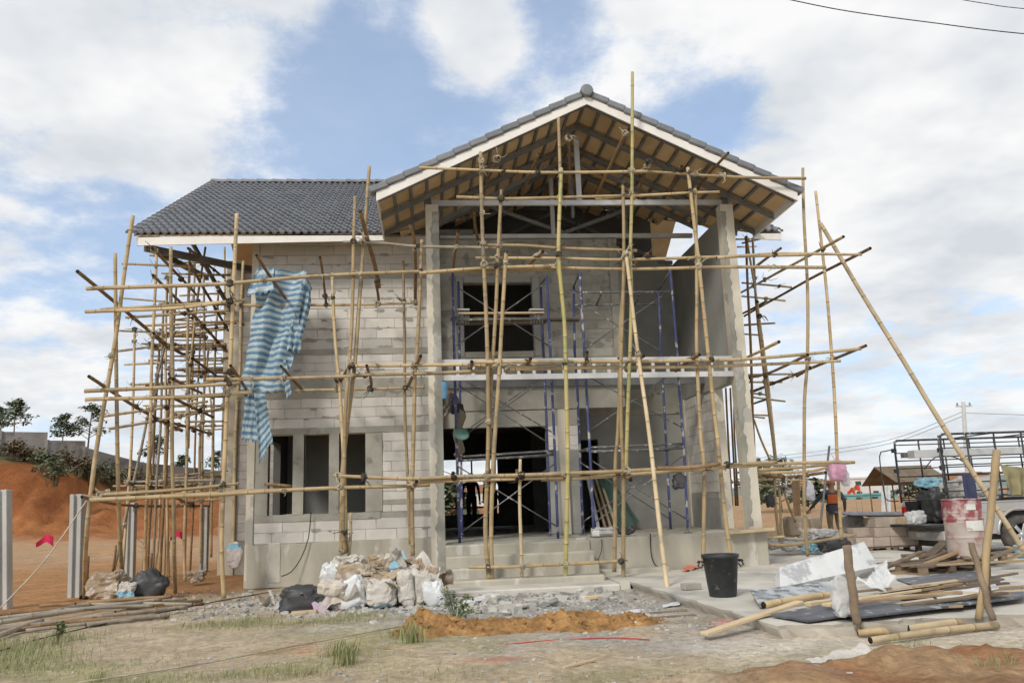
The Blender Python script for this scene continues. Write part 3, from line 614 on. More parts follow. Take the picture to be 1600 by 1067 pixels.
 ('left','b',.036,[(-5.424,2.4,6.904),(-5.351,2.4,5.206),(-5.312,2.4,2.857),(-5.252,2.4,0.344)]),
 ('left','b',.034,[(-5.22,3,6.849),(-5.247,3,5.321),(-5.237,3,3.193),(-5.19,3,0.443)]),
 ('left','b',.032,[(-5.511,4.6,8.284),(-5.422,4.6,5.3),(-5.404,4.6,3.656)]),
 ('left','b',.032,[(-5.976,3.6,7.899),(-5.947,3.6,5.45),(-5.904,3.6,3.878)]),
 ('left','b',.030,[(-6.367,3,1.768),(-6.396,3.1,0.77),(-6.494,3.2,0.064)]),
 ('left','n',.034,[(-6.348,-0.9,0.728),(-6.366,-0.8,0)]),
 ('left','n',.036,[(-5.698,0.5,0.67),(-5.743,0.6,0.152)]),
 ('left','n',.030,[(-6.564,1,0.842),(-6.634,1.1,0.325)]),
 ('left','n',.032,[(-5.769,1.8,0.853),(-5.751,1.8,0.103)]),
 ('left','b',.034,[(-6.187,1,6.944),(-4.768,1,6.817)]),
 ('left','b',.034,[(-6.542,0.4,6.58),(-5.176,0.6,6.558)]),
 ('left','b',.032,[(-6.187,1.8,6.771),(-4.715,2,6.768)]),
 ('left','b',.034,[(-6.116,-0.4,5.24),(-4.188,-0.2,5.402)]),
 ('left','b',.034,[(-6.148,0.6,5.292),(-4.118,0.8,5.415)]),
 ('left','b',.032,[(-6.207,1.6,5.239),(-4.687,1.8,5.458)]),
 ('left','b',.032,[(-6.457,2.4,5.152),(-4.865,2.4,5.242)]),
 ('left','b',.030,[(-6.153,3.2,7.447),(-5.184,3.4,7.466)]),
 ('left','b',.030,[(-6.135,3,6.557),(-5.112,3.2,6.66)]),
 ('left','b',.030,[(-6.381,3.4,6.054),(-5.195,3.6,6.243)]),
 ('left','b',.030,[(-6.49,3.8,5.822),(-5.252,4,6.007)]),
 ('left','b',.028,[(-5.893,3.4,5.08),(-5.101,3.6,5.131)]),
 ('left','b',.028,[(-6.114,4.2,5.08),(-5.242,4.2,5.094)]),
 ('left','b',.028,[(-6.198,4.8,5.017),(-5.446,4.8,5.034)]),
 ('left','b',.034,[(-6.41,-0.6,3.273),(-4.54,-0.2,3.569)]),
 ('left','b',.034,[(-6.533,0.2,3.121),(-5.311,0.6,3.372),(-4.473,0.8,3.558)]),
 ('left','b',.030,[(-5.655,1.4,3.508),(-4.64,1.6,3.615)]),
 ('left','b',.030,[(-5.697,2.4,3.459),(-4.874,2.6,3.471)]),
 ('left','b',.030,[(-5.85,3.2,3.438),(-5.065,3.4,3.45)]),
 ('left','b',.028,[(-5.998,4,3.424),(-5.207,4,3.433)]),
 ('left','b',.034,[(-4.96,1,4.125),(-4.46,1,4.169)]),
 ('left','n',.044,[(-5.942,-3.1,5.396),(-5.978,-1.2,5.299),(-5.885,1.2,5.053),(-5.87,3,5.055)]),
 ('left','n',.038,[(-5.003,-2.3,5.549),(-5.065,-0.2,5.507),(-5.039,3.2,5.215)]),
 ('left','n',.036,[(-5.003,-2.4,6.01),(-5.439,2,6.291)]),
 ('left','n',.036,[(-4.755,-1,6.146),(-5.025,3.2,5.734)]),
 ('left','n',.034,[(-4.861,-0.8,6.52),(-5.154,3.2,7.048)]),
 ('left','n',.034,[(-5.372,-1,4.792),(-5.663,0.8,4.86)]),
 ('left','n',.040,[(-5.615,-3.2,3.621),(-5.725,-0.4,3.4),(-5.89,2.8,3.298)]),
 ('left','n',.036,[(-4.62,-2.2,3.71),(-4.884,0.6,3.851)]),
 ('left','n',.036,[(-4.739,-1.8,3.442),(-5.046,2.2,3.522)]),
 ('left','n',.036,[(-5.216,-0.4,3.164),(-5.339,3.4,3.245)]),
 ('left','n',.034,[(-5.046,0.4,4.543),(-5.188,2.8,4.579)]),
 ('left','n',.036,[(-5.726,-2.9,1.734),(-6.374,1.2,1.623),(-5.482,4,1.593)]),
 ('left','b',.034,[(-5.808,0.8,1.78),(-4.582,1.2,1.82)]),
 ('left','b',.034,[(-5.516,2,1.688),(-4.754,2.2,1.703)]),
 ('left','n',.034,[(-4.922,-1.4,1.801),(-5.323,1.8,1.612)]),
 ('left','y',.030,[(-5.661,-2.6,1.817),(-5.874,1,1.836)]),
 ('right','n',.036,[(6.738,-0.2,6.911),(6.59,-0.2,4.758),(6.493,-0.2,2.584),(6.396,-0.2,1.024)]),
 ('right','b',.038,[(7.303,0.8,7.197),(7.169,0.6,5.535),(7.048,0.3,4.043),(6.978,0,2.587),(6.987,0,1.998)]),
 ('right','b',.036,[(7.127,0.7,7.042),(7.17,0.5,4.895),(7.075,0.2,3.149),(7.044,0.1,2.002)]),
 ('right','b',.038,[(6.937,-2.7,7.421),(6.853,-2.7,6.462),(6.824,-2.6,5.099),(6.677,-2.6,3.774),(6.561,-2.5,2.851),(6.524,-2.2,1.258),(6.657,-1.8,0.241)]),
 ('right','b',.038,[(7.503,-2,7.235),(7.546,-1.9,5.278),(7.552,-1.8,3.899),(7.551,-1.7,2.918),(7.52,-1.6,1.9),(7.642,-1.2,0.476)]),
 ('right','b',.036,[(6.769,-0.4,1.778),(6.744,-0.4,1.139),(6.794,-0.3,0.427)]),
 ('right','b',.032,[(7.187,0.4,1.741),(7.196,0.6,0.454)]),
 ('right','b',.030,[(7.212,0.3,1.576),(7.646,0.8,0.766)]),
 ('right','b',.030,[(6.848,0.6,2.991),(7.096,0.4,1.961)]),
 ('right','n',.034,[(7.239,3.2,4.042),(7.17,3.2,2.534),(7.14,3.2,1.128)]),
 ('right','n',.034,[(7.732,4.2,4.173),(7.657,4.2,2.588),(7.608,4.2,1.112)]),
 ('right','n',.032,[(8.228,5.2,4.411),(8.102,5.2,2.644),(8.032,5.2,1.098)]),
 ('right','n',.036,[(7.91,-3,5.733),(7.877,0.2,5.836),(7.898,3.2,5.89)]),
 ('right','b',.036,[(7.474,-2.9,5.99),(7.591,1.4,6.27),(7.63,2.6,6.365)]),
 ('right','n',.038,[(7.539,-3.1,3.899),(7.61,-0.4,3.875),(7.64,2.4,3.841)]),
 ('right','n',.036,[(6.444,-3.1,3.758),(6.927,-0.2,3.881),(7.011,1,3.969)]),
 ('right','b',.036,[(5.897,-3.2,3.978),(6.19,-1,4.095)]),
 ('right','n',.034,[(7.18,-1,3.682),(6.889,-2.2,3.671)]),
 ('right','b',.030,[(7.023,1,6.183),(8.211,1,6.062)]),
 ('right','b',.030,[(7.316,1.8,6.064),(8.392,1.8,5.939)]),
 ('right','b',.030,[(6.91,0.8,5.141),(7.635,0.8,5.174)]),
 ('right','b',.028,[(7.533,2.4,5.257),(8.002,2.4,5.217)]),
 ('right','b',.030,[(6.636,0.2,3.909),(7.874,0.2,3.91)]),
 ('right','b',.028,[(7.021,1.2,3.896),(7.839,1.2,3.878)]),
 ('right','b',.028,[(7.379,2,3.746),(7.847,2,3.689)]),
 ('right','b',.028,[(7.691,2.8,3.751),(8.583,2.8,3.617)]),
 ('right','b',.028,[(7.808,3.2,3.347),(8.306,3.2,3.318)]),
 ('right','b',.026,[(7.965,3.6,3.354),(8.35,3.6,3.294)]),
 ('right','n',.032,[(7.751,3,3.567),(7.498,1.2,3.517)]),
 ('right','n',.030,[(7.623,2.6,3.853),(7.412,1,3.784)]),
 ('right','n',.034,[(7.452,2.2,5.729),(7.372,0.6,5.621)]),
 ('right','n',.030,[(7.621,2.2,7.528),(7.82,1.2,7.344)]),
 ('right','b',.028,[(7.385,2,7.563),(7.877,2,7.577)]),
 ('right','b',.028,[(7.641,2.6,7.557),(8.147,2.6,7.57)]),
 ('right','b',.040,[(5.643,-1.6,1.829),(6.522,-1.6,1.836),(7.814,-1.7,1.91)]),
 ('right','b',.038,[(6.127,-1,1.789),(7.126,-1.1,1.777),(7.53,-1.2,1.846)]),
 ('right','b',.036,[(6.385,0.2,1.708),(7.429,0.2,1.646),(7.875,0.2,1.59)]),
 ('right','b',.036,[(6.39,0.8,1.604),(7.249,0.8,1.533)]),
 ('right','n',.036,[(6.751,0.4,1.783),(6.769,-1,1.693),(6.977,-2.2,1.725)]),
 ('right','y',.034,[(6.493,-0.6,0.55),(6.99,-0.8,0.475),(7.102,-0.9,0.487)]),
 ('right','b',.034,[(6.134,-1,0.542),(6.585,-1,0.56)]),
 ('right','b',.036,[(6.09,-1.3,0.437),(6.65,-1.4,0.43),(7.74,-1.6,0.569)]),
 ('prop','p',.042,[(7.475,-2.1,6.533),(7.989,-2.3,5.166),(8.753,-2.9,2.748),(9.366,-3.4,0.954),(9.623,-3.6,0.196)])]
PMAT = {'b': 'bamboo', 'w': 'bamboo', 'p': 'bamboo_pale', 'g': 'bamboo_green', 'n': 'bamboo_brown', 'y': 'bamboo_grey'}
def bamboo(name, pts, r, m, parent, seed=0, taper=.16, wob=.02):
    rr = random.Random(seed); P = curve(pts, .10)
    # bend a little, like real poles
    ph = rr.uniform(0, 9); n = len(P)
    Q = []
    for i, p in enumerate(P):
        f = math.sin(math.pi*i/(n-1)); Q.append(p+Vector((nz((i*.05,ph,0),1,1), nz((i*.05,ph,3),1,2), nz((i*.05,ph,7),1,3)*.3))*wob*2*f)
    path = []; rs = []; ids = []; acc = 0; nxt = rr.uniform(.1,.35); L = sum((Q[i+1]-Q[i]).length for i in range(n-1)); flip = Q[0].z < Q[-1].z
    for i in range(n-1):
        a, b = Q[i], Q[i+1]; l = (b-a).length; d = (b-a)/max(l, 1e-6)
        path.append(a); t = acc/L; t = t if flip else 1-t; rs.append(r*(1+taper*(.5-t))); ids.append(0)
        while nxt < acc+l-.022:
            tt = nxt-acc
            if tt > .012:
                rad = r*(1+taper*(.5-t))
                for off, k, mi in ((0,1,1), (.005,1.09,1), (.011,1.09,1), (.016,.99,0)): path.append(a+d*(tt+off)); rs.append(rad*k); ids.append(mi)
            nxt += rr.uniform(.26,.42)
        acc += l
    path.append(Q[-1]); rs.append(r*(1-taper*.5 if flip else 1+taper*.5))
    # order along the pole can fold back where a node lies past the next sample: sort by arc length
    b = MB(); b.tube(path, rs, 9, node=ids+[2]); o = b.build(name, [m, 'node', 'hollow'], parent, smooth=True); return o
SC = {}
for g, lab in (('front', 'long bamboo pole scaffold across the front of the house'), ('left', 'bamboo pole scaffold at the left end of the house'), ('right', 'bamboo pole scaffold beyond the right porch column')):
    SC[g] = empty('bamboo_scaffold', {'front': (1,-3,0), 'left': (-6,0,0), 'right': (7,0,0)}[g]); tag(SC[g], lab, 'scaffold', 'bamboo scaffolds around the house')
rr_ = random.Random(44)
for k in range(12):
    y = rr_.uniform(1.0,5.4); x0 = rr_.uniform(-6.9,-5.5); POLES.append(('left', rr_.choice('bbnny'), rr_.uniform(.028,.036), [(x0,y,rr_.choice((0,0,2.0))),(x0+rr_.uniform(-.1,.1),y,3.2),(x0+rr_.uniform(-.15,.15),y,rr_.uniform(5.2,6.9))]))
for k in range(48):                                       # tangle of short poles on the far lifts at the left end
    y = rr_.uniform(1.5,5.2); z = rr_.choice((2.15,3.95,4.6,5.2,5.7,6.3))+rr_.uniform(-.25,.25); x0 = -6.6-rr_.uniform(-.5,.5)-.05*y; POLES.append(('left', rr_.choice('bbnny'), rr_.uniform(.026,.036), [(x0,y,z),(x0+rr_.uniform(.9,1.9),y+rr_.uniform(-.3,.3),z+rr_.uniform(-.12,.12))]))
prop = None; paths = {'front': [], 'left': [], 'right': []}
for i, (g, m, r, pts) in enumerate(POLES):
    if g == 'prop':
        prop = bamboo('bamboo_prop', pts, r, 'bamboo_pale', None, 900); tag(prop, 'long pale bamboo prop leaning from the right scaffold down past the truck', 'bamboo pole'); continue
    bamboo('pole', pts, r*.78, PMAT[m], SC[g], i); paths[g].append((r, [Vector(p) for p in pts]))
# rope and strap lashings where poles cross
def lash_mesh(seed, m):
    rr = random.Random(seed); b = MB()
    ax0 = Vector((rr.uniform(-1,1), rr.uniform(-.3,.3), rr.uniform(-1,1))).normalized()
    for k in range(6):
        ax = (ax0 if k < 4 else ax0.cross(Vector((0,1,0)))).normalized(); ax = (ax+Vector((rr.uniform(-.25,.25), rr.uniform(-.25,.25), rr.uniform(-.25,.25)))).normalized(); u = ax.orthogonal().normalized(); v = ax.cross(u)
        b.tube([(u*math.cos(q)+v*math.sin(q))*rr.uniform(.045,.056)+ax*((k-2)*.014+.012*math.sin(q)) for q in [2*math.pi*j/9 for j in range(10)]], .010, 5)
    for k in range(3):
        a = Vector((rr.uniform(-1,1), rr.uniform(-1,.2), rr.uniform(-.4,.6))).normalized()*.05; d = Vector((rr.uniform(-1,1), rr.uniform(-1,.3), rr.uniform(-.9,.5))).normalized()
        l = rr.uniform(.08,.24); b.tube([a, a+d*l*.5+Vector((0,0,rr.uniform(-.01,.05))), a+d*l+Vector((0,0,-.05))], [.008,.008,.005], 4)
    return b.mesh('lashing', [m])
LM = [lash_mesh(s, 'rope' if s % 4 else 'rope_dark') for s in range(9)]
def closest(a, b, c, d):
    u = b-a; v = d-c; w0 = a-c; A = u.dot(u); B = u.dot(v); C_ = v.dot(v); D = u.dot(w0); E = v.dot(w0); den = A*C_-B*B
    if den < .02*A*C_: return None
    s = min(1, max(0, (B*E-C_*D)/den)); t = min(1, max(0, (A*E-B*D)/den)); p = a+u*s; q = c+v*t; return (p-q).length, (p if p.y < q.y else q)
for g, L in paths.items():
    seen = []
    for i in range(len(L)):
        for j in range(i):
            best = None
            for a in range(len(L[i][1])-1):
                for c in range(len(L[j][1])-1):
                    r_ = closest(L[i][1][a], L[i][1][a+1], L[j][1][c], L[j][1][c+1])
                    if r_ and (best is None or r_[0] < best[0]): best = r_
            if best and best[0] < .34 and all((best[1]-s_).length > .15 for s_ in seen):
                seen.append(best[1]); o = link('lashing', LM[(i*7+j*3) % len(LM)], SC[g]); o.location = best[1]-SC[g].location+Vector((0,-.02,0)); o.rotation_euler = (random.uniform(0,6), random.uniform(0,6), random.uniform(0,6))
                sc_ = random.uniform(.6,1.05); o.scale = (sc_, sc_, sc_)
# bamboo decking laid along the lowest lift on the right
# ================================================================== blue steel frame towers in the porch
def tower(label, legs, bars, braces, loc):
    t = empty('steel_scaffold', loc); tag(t, label, 'scaffold', 'blue steel scaffold towers in the porch')
    for p in legs:
        b = MB(); b.tube(curve(p, .5), .026, 8); b.build('leg', 'blue_paint', t, smooth=True)
        f = MB(); q = Vector(p[-1]); f.box((q.x,q.y,q.z+.006), (.13,.13,.012)); f.build('base_plate', 'pipe_grey', t)
    for p, q in bars:
        b = MB(); b.tube([p, q], .022, 8); b.build('crossbar', 'pipe_grey', t, smooth=True)
    for p, q in braces:
        b = MB(); b.tube([p, (Vector(p)+Vector(q))/2, q], .013, 6); b.build('brace', 'pipe_grey', t, smooth=True)
    return t
lt = tower('blue steel scaffold tower standing before the wide doorway', [
  [(0.29,-1.3,5.909),(0.285,-1.3,4.633),(0.289,-1.3,2.707),(0.306,-1.3,0.697)], [(2.136,-1.3,5.749),(2.141,-1.3,4.348),(2.14,-1.3,2.86),(2.123,-1.3,0.703)],
  [(2.147,-0.35,5.824),(2.142,-0.35,4.802),(2.136,-0.35,2.595),(2.114,-0.35,0.729)], [(0.431,-0.35,5.912),(0.418,-0.35,4.3),(0.382,-0.35,0.762)]],
  [((0.267,-1.28,2.267),(2.13,-1.28,2.329)),((0.278,-1.28,2.196),(2.127,-1.28,2.257)),((2.126,-1.3,2.304),(2.135,-0.35,2.301)),((0.279,-1.3,2.266),(0.394,-0.35,2.255)),((0.279,-1.3,4.885),(2.147,-1.3,4.882)),((2.135,-1.3,5.735),(2.147,-0.35,5.81)),((2.133,-1.3,4.857),(2.151,-0.35,4.991)),((0.394,-0.35,2.255),(2.135,-0.35,2.289))],
  [((0.358,-1.25,5.561),(2.117,-1.25,4.359)),((0.33,-1.25,4.392),(2.098,-1.25,5.606)),((0.337,-1.25,3.634),(1.996,-1.25,2.504)),((0.508,-0.4,3.845),(2.227,-0.4,2.755)),((1.964,-1.25,3.733),(0.571,-1.25,2.823)),((2.024,-0.4,3.758),(0.48,-0.4,2.741)),((0.312,-1.25,2.09),(2.117,-1.25,0.934)),((0.33,-1.25,0.888),(2.123,-1.25,2.079))], (1.2,-.8,.7))
rt_ = tower('blue steel scaffold tower in the right half of the porch', [
  [(2.794,-1.35,5.806),(2.796,-1.35,4.759),(2.796,-1.35,3.513),(2.801,-1.35,2.473),(2.788,-1.35,0.724)], [(2.832,-0.4,5.775),(2.78,-0.4,4.391),(2.794,-0.4,3.649),(2.782,-0.4,2.675),(2.755,-0.4,0.73)],
  [(4.621,-1.35,5.828),(4.635,-1.35,4.152),(4.621,-1.35,3.47),(4.627,-1.35,2.419),(4.579,-1.35,0.723)], [(4.634,-0.4,5.671),(4.591,-0.4,4.329),(4.571,-0.4,3.145),(4.525,-0.4,0.758)]],
  [((2.785,-1.35,5.389),(4.626,-1.35,5.38)),((2.817,-0.4,5.364),(4.626,-0.4,5.366)),((2.795,-1.35,2.364),(4.636,-1.35,2.382)),((2.79,-1.35,2.28),(4.63,-1.35,2.297)),((2.779,-0.4,2.367),(4.55,-0.4,2.326)),((2.793,-1.35,5.793),(2.831,-0.4,5.761)),((4.619,-1.35,5.802),(4.633,-0.4,5.657)),((4.623,-1.35,2.37),(4.549,-0.4,2.313)),((2.794,-1.35,2.352),(2.778,-0.4,2.355)),((3.206,-1.35,5.384),(3.289,-0.4,5.357)),((3.977,-1.35,5.375),(4.105,-0.4,5.36))],
  [((2.844,-1.3,5.142),(4.614,-1.3,4.022)),((2.822,-1.3,4.272),(4.645,-1.3,5.446)),((2.843,-1.3,3.731),(4.638,-1.3,2.693)),((2.835,-1.3,2.694),(4.651,-1.3,3.83)),((2.804,-1.3,2.139),(4.589,-1.3,0.968)),((2.798,-1.3,0.955),(4.595,-1.3,2.143)),((2.76,-0.45,0.976),(4.531,-0.45,2.08)),((2.758,-0.45,2.137),(4.5,-0.45,0.972))], (3.9,-.9,.7))
for x0, y0, x1, y1 in ((704,497,905,497), (712,503,905,505)):
    b = MB(); b.beam((0.24,-0.95,4.991), (2.805,-0.95,4.926), .22, .035); 
b.build('platform_plank', 'wood_grey', lt)
b = MB(); b.beam((0.384,-1.2,5.034), (2.066,-1.2,5.022), .10, .03); b.build('platform_plank', 'wood_new', lt)
b = MB(); b.beam((0.346,-0.7,4.942), (2.128,-0.7,4.927), .16, .03); b.build('platform_plank', 'wood_grey', lt)
for px in (720, 836):
    pass
# cages of bracket stubs hanging at both ends of that platform
for A, B in (((0.364,-1.1,5.109), (0.602,-1.1,5.106)), ((1.776,-1.1,5.089), (2.056,-1.1,5.085))):
    A = Vector(A); B = Vector(B); c = MB(); c.beam(A, B, .30, .025); cg = c.build('bracket_board', 'steel_light', lt)
    for k in range(5):
        p = A.lerp(B, (k+.5)/5); b = MB(); b.tube([p+Vector((0,-.1,-.02)), p+Vector((0,-.1,-.30))], .012, 5); b.tube([p+Vector((-.03,-.1,-.16)), p+Vector((.03,-.1,-.16))], .01, 5); b.build('bracket', 'steel_grey', cg)

PEBB = [((1.051,-3.29,0),.18),((0.737,-4.082,0),.16),((1.533,-3.518,0),.20),((1.707,-4.344,0),.14),((1.441,-5.199,0),.22),((0.983,-5.373,0),.12),((2.048,-3.762,0),.13),((1.164,-5.304,0),.12),((0.532,-5.04,0),.13),((2.325,-4.359,0),.12),((1.986,-4.641,0),.10),((1.975,-7.433,0),.13),((0.719,-5.938,0),.12),((0.019,-4.357,0),.12),((-0.908,-6.208,0),.10),((-0.866,-5.633,0),.09),((-2.194,-4.92,0),.14),((-0.359,-6.681,0),.08)]
FARH = [((91.992,150,-2.477)[0],150,11,9,4.2,'far_white','far_white','white two storey house with dark windows left of the truck',3,2,False),((94.65,170,-2.627)[0],170,10,8,3.0,'far_white','far_roof','low white house with a brown roof behind the orange flags',3,1,True),((123.285,190,-3.741)[0],190,14,9,4.0,'far_white','far_grey','long white house with a grey roof behind the truck cage',4,1,True),((93.547,180,-2.612)[0],180,9,8,3.2,'far_grey','far_roof','grey house with a brown roof behind the worker',2,1,True),((82.907,140,-2.359)[0],140,16,2,1.4,'far_teal','far_teal','long low teal shed below the white houses',5,1,False),((119.621,160,-3.528)[0],160,12,8,3.4,'far_white','far_roof','white house with a brown roof behind the truck cab',3,1,True),((7.717,160,-0.034)[0],160,12,8,3.2,'far_white','far_roof','white house seen through the rear window of the hall',3,1,True)]
SAPP = [((-36.891,60,9.257),2.9),((-39.343,62,9.621),2.2),((-35.307,66,8.525),2.9),((-32.941,66,8.088),4.5),((-29.159,74,6.915),3.0),((-25.597,86,6.041),3.0),((-29.274,84,6.608),1.8)]
BUSHP = [((-33.51,53,6.8),2.6,1.0),((-30.558,52,5.643),2.4,1.8),((-28.908,50,4.524),1.6,1.6),((-29.592,55,5.388),2.6,2.0),((-28.421,56,4.704),2.4,1.9),((-27.591,58,4.36),2.6,1.7),((-27.022,61,4.139),2.6,1.7),((-26.319,64,3.892),2.4,1.4),((-25.797,68,3.953),2.4,1.1),((-25.324,74,3.856),2.6,1.0),((-24.89,80,3.805),2.6,.9),((-35.989,54,7.352),2.4,1.0),((-32.715,54,6.322),2.0,1.1)]
RTREE = [((27.645,53.046,0),4.6,16),((26.171,44.714,0),4.2,18),((32.081,51.876,0),2.6,16),((39.212,47.74,-0),2.8,14),((0.779,23.824,0),2.6,14)]
GRASS = [((-4.762,-6.585,0),.34,.26,1300,.04,.15),((-4.384,-7.675,0),.3,.25,1000,.04,.14),((-2.783,-5.796,0),.30,.14,900,.03,.10),((-2.466,-5.451,0),.16,.16,260,.04,.12),((-1.591,-5.954,0),.4,.12,900,.03,.09),((-1.16,-5.519,0),.18,.08,200,.04,.12),((-1.065,-8.357,0),.10,.06,160,.08,.24),((-2.092,-9.118,0),.6,.14,1300,.02,.08),((-1.407,-9.207,0),.15,.08,200,.04,.12),((-3.1,-8.884,0),.05,.05,60,.05,.14),((-3.669,-8.221,0),.5,.2,900,.02,.07),((-0.129,-9.55,0),.2,.15,120,.03,.10),((-0.451,-7.375,0),.12,.08,160,.05,.2),((1.438,-10.005,0),.5,.12,260,.02,.06),((2.333,-10.138,0),.5,.10,260,.02,.06),((3.979,-9.527,0),.1,.05,60,.03,.14),((3.861,-10.869,0),.1,.05,60,.03,.12),((-4.172,-4.351,0),.3,.1,160,.02,.07)]
WEED = (0.074,-6.407,0)
SEED = (-4.434,-6.517,0)
TALLG = [((-1,-8.865,0),.26,'tall tuft of green grass in the foreground below the sacks'),((-0.401,-7.779,0),.26,'thin tuft of green grass at the left end of the orange mound')]

# ================================================================== ground and surroundings
def pw(x, tab):
    if x <= tab[0][0]: return tab[0][1]
    for (a, b), (c, d) in zip(tab, tab[1:]):
        if x <= c: return b+(d-b)*(x-a)/(c-a)
    return tab[-1][1]
YW = [(-200,40),(-60,50),(-45,52),(-35.5,55),(-30,58),(-27.5,65),(-24,80),(-15,95),(10,125),(60,160)]
TZ = [(-200,12),(-60,8.5),(-45,7.6),(-35.5,6.75),(-30,5.5),(-27.5,4.5),(-24,4.25),(-15,3.2),(10,1.0),(40,0)]
YB = [(-200,30),(-40,46),(-30,43),(-22,37),(-13,36),(10,50),(60,120)]
def sm(t): t = min(1, max(0, t)); return t*t*(3-2*t)
def bank(x, y): return sm((x-.6)/1.5)*sm((-10.25+.108*(x-1.76)-y+.22*nz((x*1.1,y*.6,0),1,61)+.10*nz((x*4,y*3,0),1,62))/.35)*sm((y+14)/2)
def gh(x, y):
    yb, yw = pw(x, YB), pw(x, YW); t = (y-yb)/max(4, yw-3-yb); h = pw(x, TZ)*(sm(t)*.75+.25*min(1, max(0, t)))
    if 0 < t < 1: h += (nz((x*.25,y*.25,0),1,3)*.6+nz((x*.9,y*.35,0),1,13)*.6+abs(nz((x*1.3,y*.35,0),1,23))*-.9+nz((x*2.2,y*1.2,0),1,33)*.25)*sm(t*3)*sm((1-t)*3)
    near = sm((30-y)/10); n = nz((x*.5,y*.5,0),1,5)*.035+nz((x*2.1,y*2.1,0),1,9)*.012+nz((x*5,y*5,0),1,2)*.012
    h += n*near + (nz((x*.12,y*.12,0),1,1)*.25 if y > 12 and t < .2 else 0)*sm((y-12)/10)
    h -= .05*sm((y+2)/3)*sm((x+3)/-2)*0
    h += bank(x, y)*(.12+.10*nz((x*1.6,y*1.6,0),1,8)+.05*nz((x*5,y*5,0),1,18)+.02*nz((x*14,y*14,0),1,28))
    if -4.2 < x < 12 and -3.2 < y < 10.2: h = min(h, .0)-.03
    return h
def axis(segs):
    out = []
    for a, b, n in segs: out += [a+(b-a)*i/n for i in range(n)]
    return out+[segs[-1][1]]
AX = axis([(-900,-120,8),(-120,-45,12),(-45,-14,84),(-14,-7,30),(-7,7,150),(7,14,35),(14,60,24),(60,900,10)])
AYs = axis([(-60,-18,6),(-18,-11.5,14),(-11.5,-3,110),(-3,6,60),(6,40,48),(40,90,96),(90,200,12),(200,2500,10)])
def soil(x, y):
    n1 = nz((x*.35,y*.35,0),1,12); n2 = nz((x*1.3,y*1.3,0),1,22); n3 = nz((x*4,y*4,0),1,31)
    tan = Vector((.43,.34,.23)); grey = Vector((.40,.38,.345)); orange = Vector((.41,.215,.092)); red = Vector((.27,.098,.036)); pale = Vector((.52,.435,.325)); moss = Vector((.33,.30,.145))
    c = tan.lerp(pale, min(1, max(0, .5+n2*.9))*.6)
    gm = sm(1.1-math.hypot((x-1.3)/3.9, (y+5.4)/3.5)+n2*.35+n3*.1)*1.0; c = c.lerp(grey, min(1, gm*1.2))
    gm = sm(1.0-math.hypot((x+1.6)/2.6, (y+3.0)/1.9)+n2*.4); c = c.lerp(Vector((.47,.455,.425)), min(1, gm*1.1))
    g3 = sm(1.0-math.hypot((x-2.2)/1.8, (y+8.6)/.9)+n2*.5); c = c.lerp(grey*.95, g3*.8)
    om = sm((-4.4-x+ (y+2.5)*.55+n1*1.2)/1.6)*sm((y+4.6+n2)/1.5); c = c.lerp(orange, om)
    om = sm((y-8+n1*4)/5); c = c.lerp(orange.lerp(tan, .35+.3*n1), om)
    yb = pw(x, YB); t = (y-yb)/max(4, pw(x, YW)-3-yb); 
    if y > 20: c = c.lerp(red.lerp(Vector((.36,.15,.055)), max(0, min(1, .5+n1*1.2+nz((x*.8,y*.3,0),1,71)*.8))), sm(t*4+.3)*sm((12-x)/10)); c = c.lerp(Vector((.16,.15,.07)), sm((t-.86+n1*.12)*8)*sm((12-x)/10))
    sd_ = sm((x-1.8)/1.0)*sm((-8.2-y+n2*.3)/.5); c = c.lerp(Vector((.62,.55,.45))*(1+.15*n2), sd_*.8)
    bk = bank(x, y); c = c.lerp(Vector((.36,.23,.125)).lerp(Vector((.29,.14,.065)), max(0, min(1, .3+n2*1.3))), min(1, bk*1.5)*sm((x-1.2-n2)/1.2))
    for (px_r, py_r, rr_) in ((-1.75,-7.75,.22), (-1.25,-7.95,.20), (.35,-9.05,.16)):
        c = c.lerp(Vector((.52,.20,.13)), sm(1.2-math.hypot((x-px_r)/(rr_*2), (y-py_r)/rr_)+n3*.9)*.55)
    ed = sm((-9.0-y+n1*.4)/.5)*(1-bk); c = c.lerp(moss.lerp(tan, .5), ed*.7*sm(.4+n2))
    gr = sm((n1+n2*.6+.05)*3)*sm((-5.8-y)/1.5)*sm((1.8-x)/1.5); c = c.lerp(moss, gr*.6)
    return c*(1+n3*.12)
gm_ = MB(); nxg, nyg = len(AX), len(AYs)
for y in AYs:
    for x in AX: gm_.v.append((x, y, gh(x, y)))
for j in range(nyg-1):
    for i in range(nxg-1): gm_.f.append((j*nxg+i, j*nxg+i+1, (j+1)*nxg+i+1, (j+1)*nxg+i)); gm_.m.append(0)
